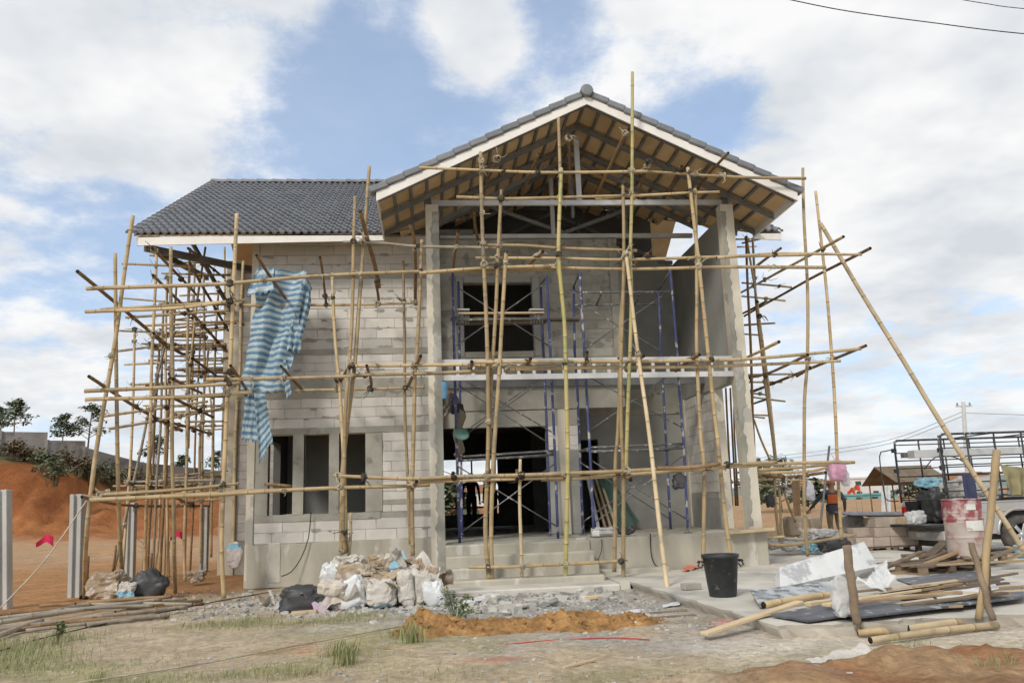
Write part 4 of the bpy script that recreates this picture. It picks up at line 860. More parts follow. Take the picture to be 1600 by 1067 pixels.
def soilmat(name, bump=.5):
    m = bpy.data.materials.new(name); m.use_nodes = True; t = m.node_tree; n = t.nodes; l = t.links; b = n['Principled BSDF']; b.inputs['Roughness'].default_value = .95; b.inputs['Specular IOR Level'].default_value = .15
    a = n.new('ShaderNodeVertexColor'); a.layer_name = 'soil'; g = n.new('ShaderNodeNewGeometry')
    def noi(s, d=5, r=.65):
        q = n.new('ShaderNodeTexNoise'); q.inputs['Scale'].default_value = s; q.inputs['Detail'].default_value = d; q.inputs['Roughness'].default_value = r; l.new(g.outputs['Position'], q.inputs['Vector']); return q.outputs[0]
    mr = n.new('ShaderNodeMapRange'); l.new(noi(9), mr.inputs[0]); mr.inputs[1].default_value = .3; mr.inputs[2].default_value = .7; mr.inputs[3].default_value = .72; mr.inputs[4].default_value = 1.2
    hs = n.new('ShaderNodeHueSaturation'); l.new(a.outputs[0], hs.inputs['Color']); l.new(mr.outputs[0], hs.inputs['Value'])
    # pale and dark grit
    vo = n.new('ShaderNodeTexVoronoi'); vo.inputs['Scale'].default_value = 26; l.new(g.outputs['Position'], vo.inputs['Vector'])
    m2 = n.new('ShaderNodeMapRange'); l.new(vo.outputs['Color'], m2.inputs[0]); m2.inputs[3].default_value = .82; m2.inputs[4].default_value = 1.16
    m4 = n.new('ShaderNodeMapRange'); l.new(noi(1.3, 5, .7), m4.inputs[0]); m4.inputs[1].default_value = .35; m4.inputs[2].default_value = .65; m4.inputs[3].default_value = .80; m4.inputs[4].default_value = 1.12; mm = n.new('ShaderNodeMath'); mm.operation = 'MULTIPLY'; l.new(m4.outputs[0], mm.inputs[0]); l.new(m2.outputs[0], mm.inputs[1])
    h2 = n.new('ShaderNodeHueSaturation'); l.new(hs.outputs[0], h2.inputs['Color']); l.new(mm.outputs[0], h2.inputs['Value']); l.new(h2.outputs[0], b.inputs['Base Color'])
    bp = n.new('ShaderNodeBump'); bp.inputs['Strength'].default_value = bump; bp.inputs['Distance'].default_value = .07; l.new(noi(11, 6, .72), bp.inputs['Height']); l.new(bp.outputs[0], b.inputs['Normal']); MATS[name] = m
soilmat('soil')
def paint(me, fn):
    ca = me.color_attributes.new('soil', 'FLOAT_COLOR', 'POINT')
    for i, v in enumerate(me.vertices): c = fn(v.co); ca.data[i].color = (c[0], c[1], c[2], 1)
go = gm_.build('ground', 'soil', None, smooth=True); paint(go.data, lambda c: soil(c.x, c.y)); tag(go, kind='structure')
# concrete drive with a broken front edge
def slab_edge():
    pts = []
    for i in range(40):
        t = i/39; pts.append((lerp(2.86, 3.12, t)+.03*nz((t*9,0,0),1,4)+(.10*max(0, nz((t*14,1,0),1,6))), lerp(-3.75, -8.75, t)))
    for i in range(1, 60):
        t = i/59; pts.append((lerp(3.12, 9.5, t), -8.75+.12*nz((t*14,3,0),1,5)+.10*nz((t*40,5,0),1,6)-.15*t))
    return pts
ed = slab_edge(); sl = MB(); n = len(ed)
sl.v = [(x,y,.12+.006*nz((x*4,y*4,0),1,2)) for x,y in ed]+[(9.5,2.4,.12),(5.9,2.4,.12),(5.9,-1.75,.12),(2.7,-2.2,.12),(2.7,-3.75,.12)]
N0 = len(sl.v); inner = list(range(N0)); sl.v += [(x+.01,y+.02,.085) for x,y in ed]+[(x+.10+.05*nz((x*6,y*6,0),1,3),y+.06+.06*nz((x*5,y*5,0),1,1),-.06) for x,y in ed]
sl.f.append(tuple(inner)); sl.m.append(0)
for a_, b_ in zip(range(n-1, N0), list(range(n, N0))+[0]):
    p_, q_ = sl.v[a_], sl.v[b_]; sl.add([p_, q_, (q_[0],q_[1],-.06), (p_[0],p_[1],-.06)], [(0,1,2,3)])
for i in range(n-1):
    sl.f.append((i, i+1, N0+i+1, N0+i)); sl.m.append(0); sl.f.append((N0+i, N0+i+1, N0+n+i+1, N0+n+i)); sl.m.append(0)
drive = sl.build('concrete_drive', 'slab'); tag(drive, kind='structure')
b = MB(); b.b2(9.5,26,-7.5,3.2,-.08,.03); tag(b.build('access_road', 'slab', bevel=.02), kind='structure')
b = MB(); b.b2(.0,2.70,-3.78,-3.0,-.05,.095); tag(b.build('landing', 'slab', bevel=.02), kind='structure')
# mound of orange soil
md = MB(); Lm = 150; Wm = 52
def mf(u, v):
    x = lerp(-.75, 2.55, u); cy = lerp(-7.15, -7.15, u)+.12*math.sin(u*5); w_ = .62*math.sin(math.pi*min(.98, max(.02, u)))**.35; y = cy+(v-.5)*2*w_
    h = math.cos((v-.5)*math.pi)**1.1*(.095+.12*math.exp(-((u-.14)/.09)**2)+.05*math.exp(-((u-.68)/.16)**2))*min(1, u*9)*min(1, (1-u)*7)
    h *= 1+.6*nz((x*3.3,y*3.3,0),1,41)+.5*nz((x*9,y*9,0),1,42)+.22*nz((x*22,y*22,0),1,43); return (x+.04*nz((x*5,y*5,0),1,51), y+.05*nz((x*4,y*4,0),1,52), h-.02)
md.grid(mf, Lm, Wm); mo = md.build('dirt_mound', 'soil', None, smooth=False)
paint(mo.data, lambda c: Vector((.36,.20,.08))*(1+.45*nz((c.x*6,c.y*6,c.z*6),1,3))); tag(mo, kind='structure')
# rubble: broken mortar, stones and plaster crumbs
mat('rubble', (.64,.61,.55), (.50,.475,.42), 3, .95, .2, 30, rnd=.2, c3=(.33,.32,.30), t3=.55, s3=2)
def chunk(b, c, s, rr, mi=0):
    M = Matrix.Rotation(rr.uniform(0,6),3,'Z') @ Matrix.Rotation(rr.uniform(-.6,.6),3,'X'); sz = (s*rr.uniform(.7,1.5), s*rr.uniform(.6,1.1), s*rr.uniform(.35,.7)); vs = []
    for a in (-.5,.5):
        for q in (-.5,.5):
            for e in (-.5,.5): vs.append(Vector(c)+M @ Vector((a*sz[0]*rr.uniform(.6,1.1), q*sz[1]*rr.uniform(.6,1.1), e*sz[2]*rr.uniform(.6,1.1))))
    b.add(vs, [(0,1,3,2),(4,6,7,5),(0,4,5,1),(2,3,7,6),(0,2,6,4),(1,5,7,3)], mi)
rr = random.Random(5); rb = MB()
def scatter(n, cx, cy, sx, sy, s0, s1, zb=0.0):
    for _ in range(n):
        x = cx+rr.gauss(0, sx); y = cy+rr.gauss(0, sy); 
        if x > 2.8 and y > -9: continue
        s = s0*(s1/s0)**(rr.random()**2.2); chunk(rb, (x, y, gh(x, y)+s*.12+zb), s, rr)
scatter(900, -2.6,-2.9,.85,.8,.015,.11); scatter(800, -.5,-5.0,.8,.30,.015,.09); scatter(300, -3.2,-4.2,.7,.5,.012,.06); scatter(700, 1.2,-4.6,.8,.5,.015,.17); scatter(160, 2.2,-5.4,.6,.6,.02,.08); scatter(700, .6,-8.9,2.5,1.0,.010,.04); scatter(500,-3.0,-8.0,2.5,1.4,.008,.03)
scatter(500,1.9,-6.0,.8,.7,.012,.07); scatter(260,.2,-4.1,.5,.3,.02,.16); scatter(80,-4.6,-1.2,.8,.6,.02,.1); scatter(90,2.4,-7.4,.5,.6,.015,.06)
tag(rb.build('rubble', 'rubble'), 'crumbs of mortar and stone strewn before the house', 'rubble', kind='stuff')
for i, (px, s) in enumerate(PEBB):
    b = MB(); chunk(b, (0,0,s*.2), s, random.Random(i)); o = b.build('concrete_chunk', 'rubble', None, bevel=s*.12); o.location = px; tag(o, 'pale lump of broken concrete on the ground in front of the steps', 'concrete', 'lumps of broken concrete before the steps')
# clods of soil on the mound
cl = MB(); rr = random.Random(15)
for _ in range(420):
    u, v = rr.random(), rr.random(); p = Vector(mf(u, v)); s = rr.choice((.012,.018,.025,.04)); chunk(cl, p+Vector((0,0,s*.2)), s, rr)
co = cl.build('soil_clods', 'soil'); paint(co.data, lambda c: Vector((.38,.215,.09))*(1+.4*nz((c.x*9,c.y*9,c.z*9),1,3))); tag(co, 'loose orange clods lying on the soil mound', 'soil', kind='stuff')
# far off: perimeter wall on the bank, hills, town
pwall = empty('perimeter_wall', (-35.5,55,6.75)); tag(pwall, 'weathered grey concrete panel wall running along the top of the red bank', 'wall')
mat('wall_far', (.27,.25,.23), (.20,.185,.165), .9, .95, .2, 5, c3=(.13,.12,.10), t3=.56, s3=.6, w3=.1)
px_ = [(-70,49),(-60,50),(-52,51),(-45,52),(-40,53.4),(-35.5,55),(-32.5,56.5),(-30,58),(-28.6,61),(-27.5,65),(-26.4,70),(-25.2,75),(-24,80),(-20,87),(-15,95),(-8,103),(0,112)]
for (a, c), (d, e) in zip(px_, px_[1:]):
    z0, z1 = pw(a, TZ), pw(d, TZ); za, zt = ((max(z0, z1)+2.0,)*2 if a < -30.1 else (z0+2.0, z1+2.0)); b = MB(); dv = Vector((d-a, e-c, 0)).normalized(); nr = Vector((-dv.y, dv.x, 0))*.06
    b.add([(a-nr.x,c-nr.y,z0-1),(d-nr.x,e-nr.y,z1-1),(d-nr.x,e-nr.y,zt),(a-nr.x,c-nr.y,za),(a+nr.x,c+nr.y,z0-1),(d+nr.x,e+nr.y,z1-1),(d+nr.x,e+nr.y,zt),(a+nr.x,c+nr.y,za)], [(0,1,2,3),(7,6,5,4),(0,4,5,1),(3,2,6,7),(1,5,6,2),(0,3,7,4)]); b.build('wall_panel', 'wall_far', pwall)
    b = MB(); b.b2(a-.13,a+.13,c-.17,c+.13,z0-1,za+.05); b.build('wall_post', 'wall_far', pwall)
mat('hillgreen', (.19,.235,.20), (.15,.19,.17), .01, .95, 0)
b = MB()
def hf(u, v):
    x = lerp(-1800, 3600, u); y = 2300+300*v; h = (26+34*max(0, nz((x*.0016,0,0),1,3)+.35)+14*nz((x*.006,0,0),1,4))*math.sin(math.pi*v)*(.35+.65*sm((x-200)/900)); return (x, y, h-3)
b.grid(hf, 160, 8); tag(b.build('hills', 'hillgreen', None, smooth=True), kind='structure')
# houses of the town beyond the site
mat('far_white', (.68,.66,.62), (.60,.58,.55), .3, .9, 0); mat('far_roof', (.40,.20,.12), (.34,.17,.10), .4, .9, 0); mat('far_grey', (.40,.41,.42), None, .3, .9, 0); mat('far_glass', (.06,.07,.08), None, .3, .3, 0); mat('far_teal', (.18,.42,.40), None, .3, .8, 0)
def far_house(x, y, w_, d, h, m, roof, label, nw=3, st=1, gable=True):
    t = empty('town_house', (x,y,gh(x,y)-.3)); tag(t, label, 'house', 'houses of the town beyond the site')
    b = MB(); b.b2(-w_/2,w_/2,0,d,0,h); b.build('wall', m, t, local=True)
    b = MB()
    if gable: b.prism([(-w_/2-.5,h),(w_/2+.5,h),(w_/4,h+1.5),(-w_/4,h+1.5)], -.5, d+.5)
    else: b.b2(-w_/2-.2,w_/2+.2,-.2,d+.2,h+.003,h+.35)
    b.build('roof', roof, t, local=True)
    for s in range(st):
        for k in range(nw):
            xx = (k+.5)/nw*w_-w_/2; b = MB(); b.b2(xx-.6,xx+.6,-.05,.05,h*(s+.35)/st,h*(s+.75)/st); b.build('window', 'far_glass', t, local=True)
for a in FARH: far_house(*a)
# ================================================================== plants
mat('leaf', (.075,.115,.032), (.11,.145,.045), 3, .7, 0, rnd=.15); mat('leaf_pale', (.15,.19,.085), (.11,.15,.06), 3, .7, 0, rnd=.15); mat('leaf_far', (.115,.145,.08), (.155,.18,.105), .5, .8, 0, rnd=.2); mat('bark', (.18,.14,.10), (.12,.09,.065), 5, .9, .2); mat('grass_green', (.25,.27,.12), (.33,.32,.16), 2, .8, 0); mat('dry_brush', (.20,.155,.085), (.13,.105,.055), 2, .9, 0)
def leafc(b, c, r, n, size, rr, flat=.7):
    for _ in range(n):
        d = Vector((rr.gauss(0,1), rr.gauss(0,1), rr.gauss(0,1)*flat)); d = d.normalized()*r*rr.random()**.5; p = Vector(c)+d
        a = Vector((rr.uniform(-1,1), rr.uniform(-1,1), rr.uniform(-.6,.3))).normalized()*size*rr.uniform(.6,1.3); q = a.cross(Vector((rr.uniform(-.5,.5), rr.uniform(-.5,.5), 1))).normalized()*size*.32
        b.add([p, p+a*.5+q, p+a, p+a*.5-q], [(0,1,2,3)])
def sapling(name, loc, h, seed, label, group, n=9, leafm='leaf_far', lsz=.34, spread=.42, bare=.35, cat='tree', lr=None):
    rr = random.Random(seed); t = empty(name, loc); tag(t, label, cat, group); tk = MB(); cr_ = MB(); lean = Vector((rr.uniform(-.08,.08), rr.uniform(-.08,.08), 0))
    tk.tube([Vector((0,0,-.3)), Vector((0,0,h*.4))+lean*h*.4, Vector((0,0,h*.92))+lean*h], [h*.020,h*.014,h*.004], 6)
    for k in range(n):
        f = bare+(1-bare)*(k+.5)/n; a = rr.uniform(0,6.28); L_ = h*spread*(1.1-f)*rr.uniform(.6,1.25)+h*.07; s = Vector((0,0,h*f*.92))+lean*h*f; e = s+Vector((math.cos(a)*L_, math.sin(a)*L_, L_*rr.uniform(.15,.55)))
        tk.tube([s, (s+e)/2+Vector((0,0,.03*h)), e], [h*.008,h*.006,h*.002], 4)
        for q in (.5,.8,1.0): leafc(cr_, s.lerp(e, q), (lr or h*.085)*rr.uniform(.6,1.2), 13, lsz, rr, .22)
    leafc(cr_, Vector((0,0,h*.93))+lean*h, h*.12, 26, lsz, rr, .6)
    tk.build('trunk', 'bark', t, local=True); cr_.build('crown', leafm, t, local=True); return t
SAPL = ['young tree with whorled leaves above the perimeter wall at the left edge of the picture', 'short young tree above the perimeter wall, second from the left edge', 'slim young tree just left of the tall one above the perimeter wall', 'tallest young tree rising above the perimeter wall left of the scaffold', 'young tree above the wall seen between the scaffold poles', 'low young tree above the wall beside the left end of the house', 'thin young tree above the wall behind the scaffold poles']
for i, (p, h) in enumerate(SAPP): sapling('young_tree', p, h, 50+i, SAPL[i], 'young trees behind the perimeter wall', n=22, lsz=.32, spread=.46, lr=.5, bare=.18)
BUSHL = 'scrubby brown green bush growing at the foot of the perimeter wall'
for i, (p, w_, h) in enumerate(BUSHP):
    rr = random.Random(200+i); h *= .75; t = empty('bush', p); tag(t, BUSHL, 'bush', 'bushes at the foot of the perimeter wall'); st_ = MB(); lf = MB()
    for k in range(14):
        e = Vector((rr.gauss(0,w_*.3), rr.gauss(0,.5), h*rr.uniform(.5,1.1))); st_.tube([Vector((e.x*.3,e.y*.3,-.6)), e*.55+Vector((0,0,-.1)), e], [.05,.03,.012], 4)
        leafc(lf, e*rr.uniform(.4,1), .55, 30, .34, rr, .8)
    st_.build('stem', 'dry_brush', t, local=True); lf.build('foliage', 'leaf_far' if i % 3 else 'dry_brush', t, local=True)
RTL = ['dark leafy tree just right of the porch column behind the site', 'broad dark tree behind the hanging bags', 'low rounded tree behind the worker', 'small tree seen through the rails of the truck cage', 'leafy tree seen through the rear window of the hall']
for i, (p, h, n_) in enumerate(RTREE): sapling('leafy_tree', p, h, 300+i, RTL[i], 'trees behind the site', n=n_, leafm='leaf_far', lsz=.5, spread=.5, bare=.12, lr=h*.17)
# grass, weeds
gb = MB(); rr = random.Random(77)
def blades(cx, cy, sx, sy, n, h0, h1):
    for _ in range(n):
        x = cx+rr.gauss(0, sx); y = cy+rr.gauss(0, sy)
        if x > 2.7 and y > -8.9: continue
        h = rr.uniform(h0, h1); a = rr.uniform(0,6.28); w_ = .0025+h*.010; d = Vector((math.cos(a), math.sin(a), 0)); s = Vector((-d.y, d.x, 0))*w_; p = Vector((x,y,gh(x,y)-.01)); m1 = p+Vector((0,0,h*.6))+d*h*.2; t1 = p+Vector((0,0,h*rr.uniform(.75,1)))+d*h*rr.uniform(.4,.8)
        gb.add([p-s, p+s, m1+s*.7, m1-s*.7, t1], [(0,1,2,3),(3,2,4)])
for (x, y, _), sx, sy, n, h0, h1 in GRASS: blades(x, y, sx*1.1, sy*1.3, n, h0*.7, h1)
rr2 = random.Random(9)
for _ in range(90):
    x = rr2.uniform(-5.5,3.5); y = rr2.uniform(-10.6,-5.6)
    if x > 2.6: continue
    blades(x, y, .16, .12, rr2.randint(4,16), .015, .06)
tag(gb.build('grass', 'grass_green'), 'thin tufts of green grass on the bare foreground', 'grass', kind='stuff')
# weed beside the mound, clipped plant at the left
t = empty('weed', WEED); tag(t, 'small bushy green weed growing behind the orange mound', 'plant'); rr = random.Random(3); st_ = MB(); lf = MB()
for k in range(13):
    e = Vector((rr.uniform(-.2,.2), rr.uniform(-.15,.15), rr.uniform(.15,.36))); st_.tube([Vector((0,0,-.03)), e*.5+Vector((0,0,.04)), e], [.006,.005,.003], 4); leafc(lf, e, .06, 14, .05, rr); leafc(lf, e*.65, .05, 8, .045, rr)
st_.build('stem', 'leaf', t, local=True); lf.build('foliage', 'leaf_pale', t, local=True)
t = empty('seedling', SEED); tag(t, 'small upright dark green seedling by the lying bamboo poles', 'plant'); st_ = MB(); lf = MB()
for k in range(16):
    e = Vector((rr.gauss(0,.025), rr.gauss(0,.02), rr.uniform(.10,.25))); st_.tube([Vector((0,0,-.03)), e*.5, e], [.009,.007,.003], 4); leafc(lf, e, .025, 7, .05, rr)
st_.build('stem', 'bark', t, local=True); lf.build('foliage', 'leaf', t, local=True)
for (p, h, lab) in TALLG:
    t = empty('grass_clump', p); tag(t, lab, 'grass'); b = MB()
    for k in range(60):
        a = rr.uniform(0,6.28); q = Vector((rr.gauss(0,.05), rr.gauss(0,.05), -.01)); d = Vector((math.cos(a), math.sin(a), 0)); hh = h*rr.uniform(.5,1.1); s = Vector((-d.y,d.x,0))*.005; m1 = q+Vector((0,0,hh*.6))+d*hh*.12; t1 = q+Vector((0,0,hh*.95))+d*hh*.4; b.add([q-s,q+s,m1+s,m1-s,t1], [(0,1,2,3),(3,2,4)])
    b.build('blades', 'grass_green', t, local=True)

PW = (11.09,5.962,0)
PS = (0.329,-0.85,2.291)
PI1 = ((1.598,8.3,1.905)[0],8.3,.7)
PI2 = ((0.996,8.6,1.933)[0],8.6,.7)
BUCK = (3.493,-6.172,0.121)
BASIN = (0.392,-1.45,2.702)
HB = 'crumpled brown paper cement bag in the heap before the left wall'; HG = 'cement bags in the rubbish heap'
SACKS = [
 ('trash_bag',(-2.011,-4.5,-0.027),(.68,.42,.36),'black rubbish bag at the left end of the sack heap',dict(m='black_bag',seed=1,cr=0.26,cat='rubbish bag')),
 ('sack',(-1.604,-4.5,0.006),(.46,.34,.40),'mottled cream and purple sack beside the black rubbish bag',dict(m='bag_mixed',seed=2,cr=0.27,tilt=(0,.2))),
 ('sack',(-1.279,-4.55,-0.021),(.38,.26,.46),'white plastic sack leaning right of the mottled sack',dict(m='poly_white',seed=3,cr=0.21,tilt=(-.1,-.25))),
 ('sack',(-0.91,-4.6,0.01),(.43,.28,.38),'upright tan sack with a blue band at its foot',dict(m='paper_light',seed=4,cr=0.15,band=(.10,.30))),
 ('sack',(-0.668,-4.4,0.02),(.30,.24,.42),'tan paper bag squeezed between the banded sack and the grey sheet',dict(m='paper_bag',seed=5,cr=0.21)),
 ('sack',(-0.56,-4.65,-0.001),(.22,.16,.50),'tall narrow pale grey paper bag standing in the heap',dict(m='paper_light',seed=6,cr=0.21,tilt=(0,-.06))),
 ('sack',(-0.382,-4.6,0.002),(.20,.16,.46),'twisted pale paper bag right of the tall narrow one',dict(m='paper_light',seed=7,cr=0.30,tilt=(0,.15))),
 ('sack',(-0.256,-4.5,0.02),(.18,.16,.26),'small tan bag low in the right part of the heap',dict(m='paper_bag',seed=8,cr=0.18)),
 ('sack',(-0.141,-4.7,-0.058),(.26,.22,.40),'white plastic sack at the right end of the heap',dict(m='poly_white',seed=9,cr=0.30,tilt=(0,-.2))),
 ('carton',(-1.38,-4.15,0.277),(.46,.36,.34),'open brown carton full of crumpled paper in the heap',dict(m='paper_bag',seed=10,cr=0.15,open_top=True,sq=.35,cat='carton')),
 ('sack',(-1.714,-4.2,0.297),(.30,.14,.32),'pointed white plastic sack left of the brown carton',dict(m='poly_white',seed=11,cr=0.39,tilt=(.2,.35))),
 ('sack',(-1.009,-4,0.457),(.24,.22,.26),HB,dict(seed=12,cr=0.33,group=HG)),('sack',(-0.855,-4.05,0.482),(.24,.2,.22),HB,dict(seed=13,cr=0.30,group=HG)),
 ('sack',(-0.59,-4.1,0.51),(.20,.2,.16),HB,dict(seed=14,cr=0.30,tilt=(1.2,0),group=HG)),('sack',(-0.687,-4.3,0.331),(.20,.2,.17),'round grey sack in the middle of the heap',dict(m='cement_dust',seed=15,cr=0.15)),
 ('sack',(-1.024,-4.35,0.243),(.36,.3,.18),'flattened olive paper bag above the banded sack',dict(m='paper_bag',seed=16,cr=0.24)),('sack',(-1.181,-4.2,0.371),(.26,.2,.2),HB,dict(seed=17,cr=0.36,group=HG)),
 ('sack',(-0.438,-4.3,0.301),(.26,.22,.24),HB,dict(seed=18,cr=0.33,group=HG)),('sack',(-0.309,-4.4,0.171),(.24,.2,.24),HB,dict(seed=19,cr=0.36,group=HG)),('sack',(-0.826,-4.3,0.185),(.3,.24,.24),HB,dict(seed=20,cr=0.30,group=HG)),
 ('sack',(-1.145,-4.2,0.19),(.3,.3,.26),HB,dict(seed=21,cr=0.30,group=HG)),('sack',(-1.513,-4.1,0.107),(.4,.3,.3),HB,dict(seed=22,cr=0.30,group=HG)),('sack',(-0.537,-4.15,0.112),(.4,.3,.34),HB,dict(seed=23,cr=0.30,group=HG)),('sack',(-0.917,-4,0.069),(.6,.4,.4),HB,dict(seed=24,cr=0.24,group=HG)),('sack',(-1.209,-4.1,0.048),(.4,.34,.3),HB,dict(seed=25,cr=0.27,group=HG)),('sack',(-0.42,-4.15,0.443),(.2,.18,.18),HB,dict(seed=26,cr=0.30,group=HG)),('sack',(-0.198,-4.3,0.246),(.16,.18,.28),HB,dict(seed=27,cr=0.38,group=HG)),
 ('sack',(-1.422,-4.1,0.583),(.36,.26,.13),'crumpled white paper bulging from the brown carton',dict(m='paper_light',seed=28,cr=0.50,cat='paper')),
 ('trash_bag',(-5.154,-1.6,0.026),(.52,.40,.46),'black rubbish bag slumped by the lying bamboo poles',dict(m='black_bag',seed=30,cr=0.22,tilt=(0,.5),cat='rubbish bag')),
 ('sack',(-5.68,-1.6,0.051),(.62,.4,.42),'crumpled brown paper sack left of the slumped black bag',dict(m='paper_bag',seed=31,cr=0.39)),
 ('sack',(-5.313,-1.9,0.055),(.26,.2,.26),'small paper bag with blue print before the slumped black bag',dict(m='paper_light',seed=32,cr=0.30,band=(.3,.5))),
 ('sack',(-5.024,1.2,0.057),(.32,.24,.22),'torn brown paper bag on the ground behind the scaffold feet',dict(m='paper_bag',seed=33,cr=0.45)),
 ('sack',(8.049,1,0.296),(.5,.36,.3),'grey cement sack with red print lying right of the carton',dict(m='bag_mixed',seed=40,cr=0.15)),
 ('sack',(8.128,0.6,0.256),(.6,.4,.34),'sagging grey sack piled behind the white board',dict(m='cement_dust',seed=41,cr=0.30)),
 ('sack',(9.308,1.5,0.407),(.42,.4,.46),'bulging pale cement sack beside the worker',dict(m='cement_dust',seed=42,cr=0.12)),
 ('trash_bag',(7.278,0.2,0.231),(.5,.36,.2),'heap of dusty plastic under the low bamboo rail',dict(m='cement_dust',seed=43,cr=0.50,cat='rubbish')),
 ('trash_bag',(7.909,-0.2,0.174),(.5,.36,.26),'dark plastic bundle under the low bamboo rail',dict(m='black_bag',seed=44,cr=0.45,cat='rubbish')),
 ('trash_bag',(7.663,0,0.174),(.4,.3,.2),'blue plastic bundle under the low bamboo rail',dict(m='print_blue',seed=45,cr=0.45,cat='rubbish')),
 ('trash_bag',(6.99,0.4,0.233),(.4,.3,.22),'grey plastic bundle beside the porch base',dict(m='cement_dust',seed=46,cr=0.45,cat='rubbish')),
 ('cloth_bundle',(3.335,-1.5,0.753),(.30,.24,.13),'black cloth bundle lying on the porch floor',dict(m='black_bag',seed=47,cr=0.45,cat='cloth')),
 ('cloth_bundle',(3.02,-1.4,0.74),(.50,.3,.14),'grey dusty bundle on the edge of the porch',dict(m='cement_dust',seed=48,cr=0.30,cat='cloth')),
]
SHEETS = [
 ('paper_sheet',[(-0.529,-4.2,0.588),(-0.341,-4.1,0.73),(-0.063,-4.3,0.465),(-0.197,-4.5,0.29)],'white and brown cement bag draped over the right of the heap','paper_light',dict(amp=.10,cat='paper')),
 ('plastic_sheet',[(-0.847,-4.2,0.547),(-0.625,-4.1,0.733),(-0.557,-4.2,0.644),(-0.787,-4.3,0.461)],'blue and white plastic sheet on top of the heap','print_blue',dict(amp=.05,cat='plastic sheet')),
 ('foam_sheet',[(0.216,-4.579,0.05),(0.708,-3.846,0.07),(0.677,-3.982,0.02),(0.223,-4.861,0.02)],'bent white foam sheet lying right of the heap','poly_white',dict(amp=.03,cat='foam sheet')),
 ('paper_sheet',[(2.791,-10.012,0.05),(3.465,-9.671,0.06),(3.454,-9.925,0.03),(2.816,-10.183,0.03)],'torn grey paper bag flattened on the sand at the front','paper_light',dict(amp=.06,cat='paper',nu=26,nv=10)),
 ('paper_sheet',[(0.493,-2.258,0.03),(1.059,-2.045,0.06),(1.039,-2.868,0.03),(0.496,-3.233,0.02)],'crumpled paper bag by the foot of the steps','paper_bag',dict(amp=.07,cat='paper')),
 ('red_cloth',[(4.061,-2.432,0.15),(4.672,-1.427,0.2),(4.647,-1.86,0.15),(4.084,-2.608,0.13)],'small red and orange cloth by the porch base','flag_orange2',dict(amp=.05,cat='cloth')),
 ('paper_sheet',[(2.743,-7.867,0.04),(3.082,-7.719,0.07),(3.026,-7.897,0.03),(2.716,-8.042,0.02)],'torn reddish paper scrap by the broken drive edge','maroon2',dict(amp=.06,cat='paper')),
 ('foam_sheet',[(2.735,-6.018,0.03),(3.073,-5.649,0.03),(2.986,-5.964,0.02),(2.694,-6.189,0.02)],'small white foam scrap left of the drive edge','poly_white',dict(amp=.015,cat='foam sheet')),
 ('foam_sheet',[(2.099,-6.423,0.03),(2.391,-6.217,0.03),(2.314,-6.551,0.02),(2.065,-6.635,0.02)],'small white plaster scrap behind the orange mound','poly_white',dict(amp=.015,cat='foam sheet')),
 ('plastic_sheet',[(-2.49,-4,0.053),(-2.214,-3.9,0.119),(-2.222,-4.5,-0.016),(-2.434,-4.4,-0.018)],'grey plastic sheet left of the black rubbish bag','cement_dust',dict(amp=.06,cat='plastic sheet')),
]
TARPS = [([(-3.521,-0.78,6.097),(-2.555,-0.78,6.022),(-2.935,-0.8,3.626),(-3.784,-0.8,3.659)],20,.13),([(-2.689,-0.8,6.03),(-2.446,-0.82,5.656),(-2.69,-0.82,4.417),(-2.96,-0.8,4.426)],10,.08),([(-3.694,-0.78,3.684),(-3.443,-0.78,3.678),(-3.449,-0.82,2.711),(-3.744,-0.82,2.743)],7,.03),([(-3.523,-0.85,3.646),(-3.333,-0.85,3.641),(-3.154,-0.88,2.685),(-3.381,-0.88,2.286)],9,.03),([(-3.517,-0.86,6.086),(-3.19,-0.9,6.084),(-3.175,-1,5.579),(-3.702,-0.95,5.496)],3,.03),([(-3.047,-0.84,4.282),(-2.951,-0.84,4.305),(-2.801,-0.88,3.575),(-2.907,-0.88,3.48)],6,.02)]
LEAN = [((3.347,1.5,1.853),(3.458,0.7,0.706),.05,'wood','brown board leaning furthest left under the green tarpaulin'),((3.448,1.5,1.849),(3.581,0.7,0.701),.05,'wood','brown board leaning in the middle under the green tarpaulin'),((3.548,1.5,1.818),(3.705,0.7,0.696),.05,'wood_new','pale board leaning furthest right under the green tarpaulin'),((3.244,1.4,1.895),(3.286,0.6,0.676),.07,'steel_light','grey steel channel leaning left of the brown boards')]
GTARP = [(3.336,1.55,1.996),(3.742,1.55,1.982),(4.311,1.2,0.888),(3.704,0.95,0.688)]
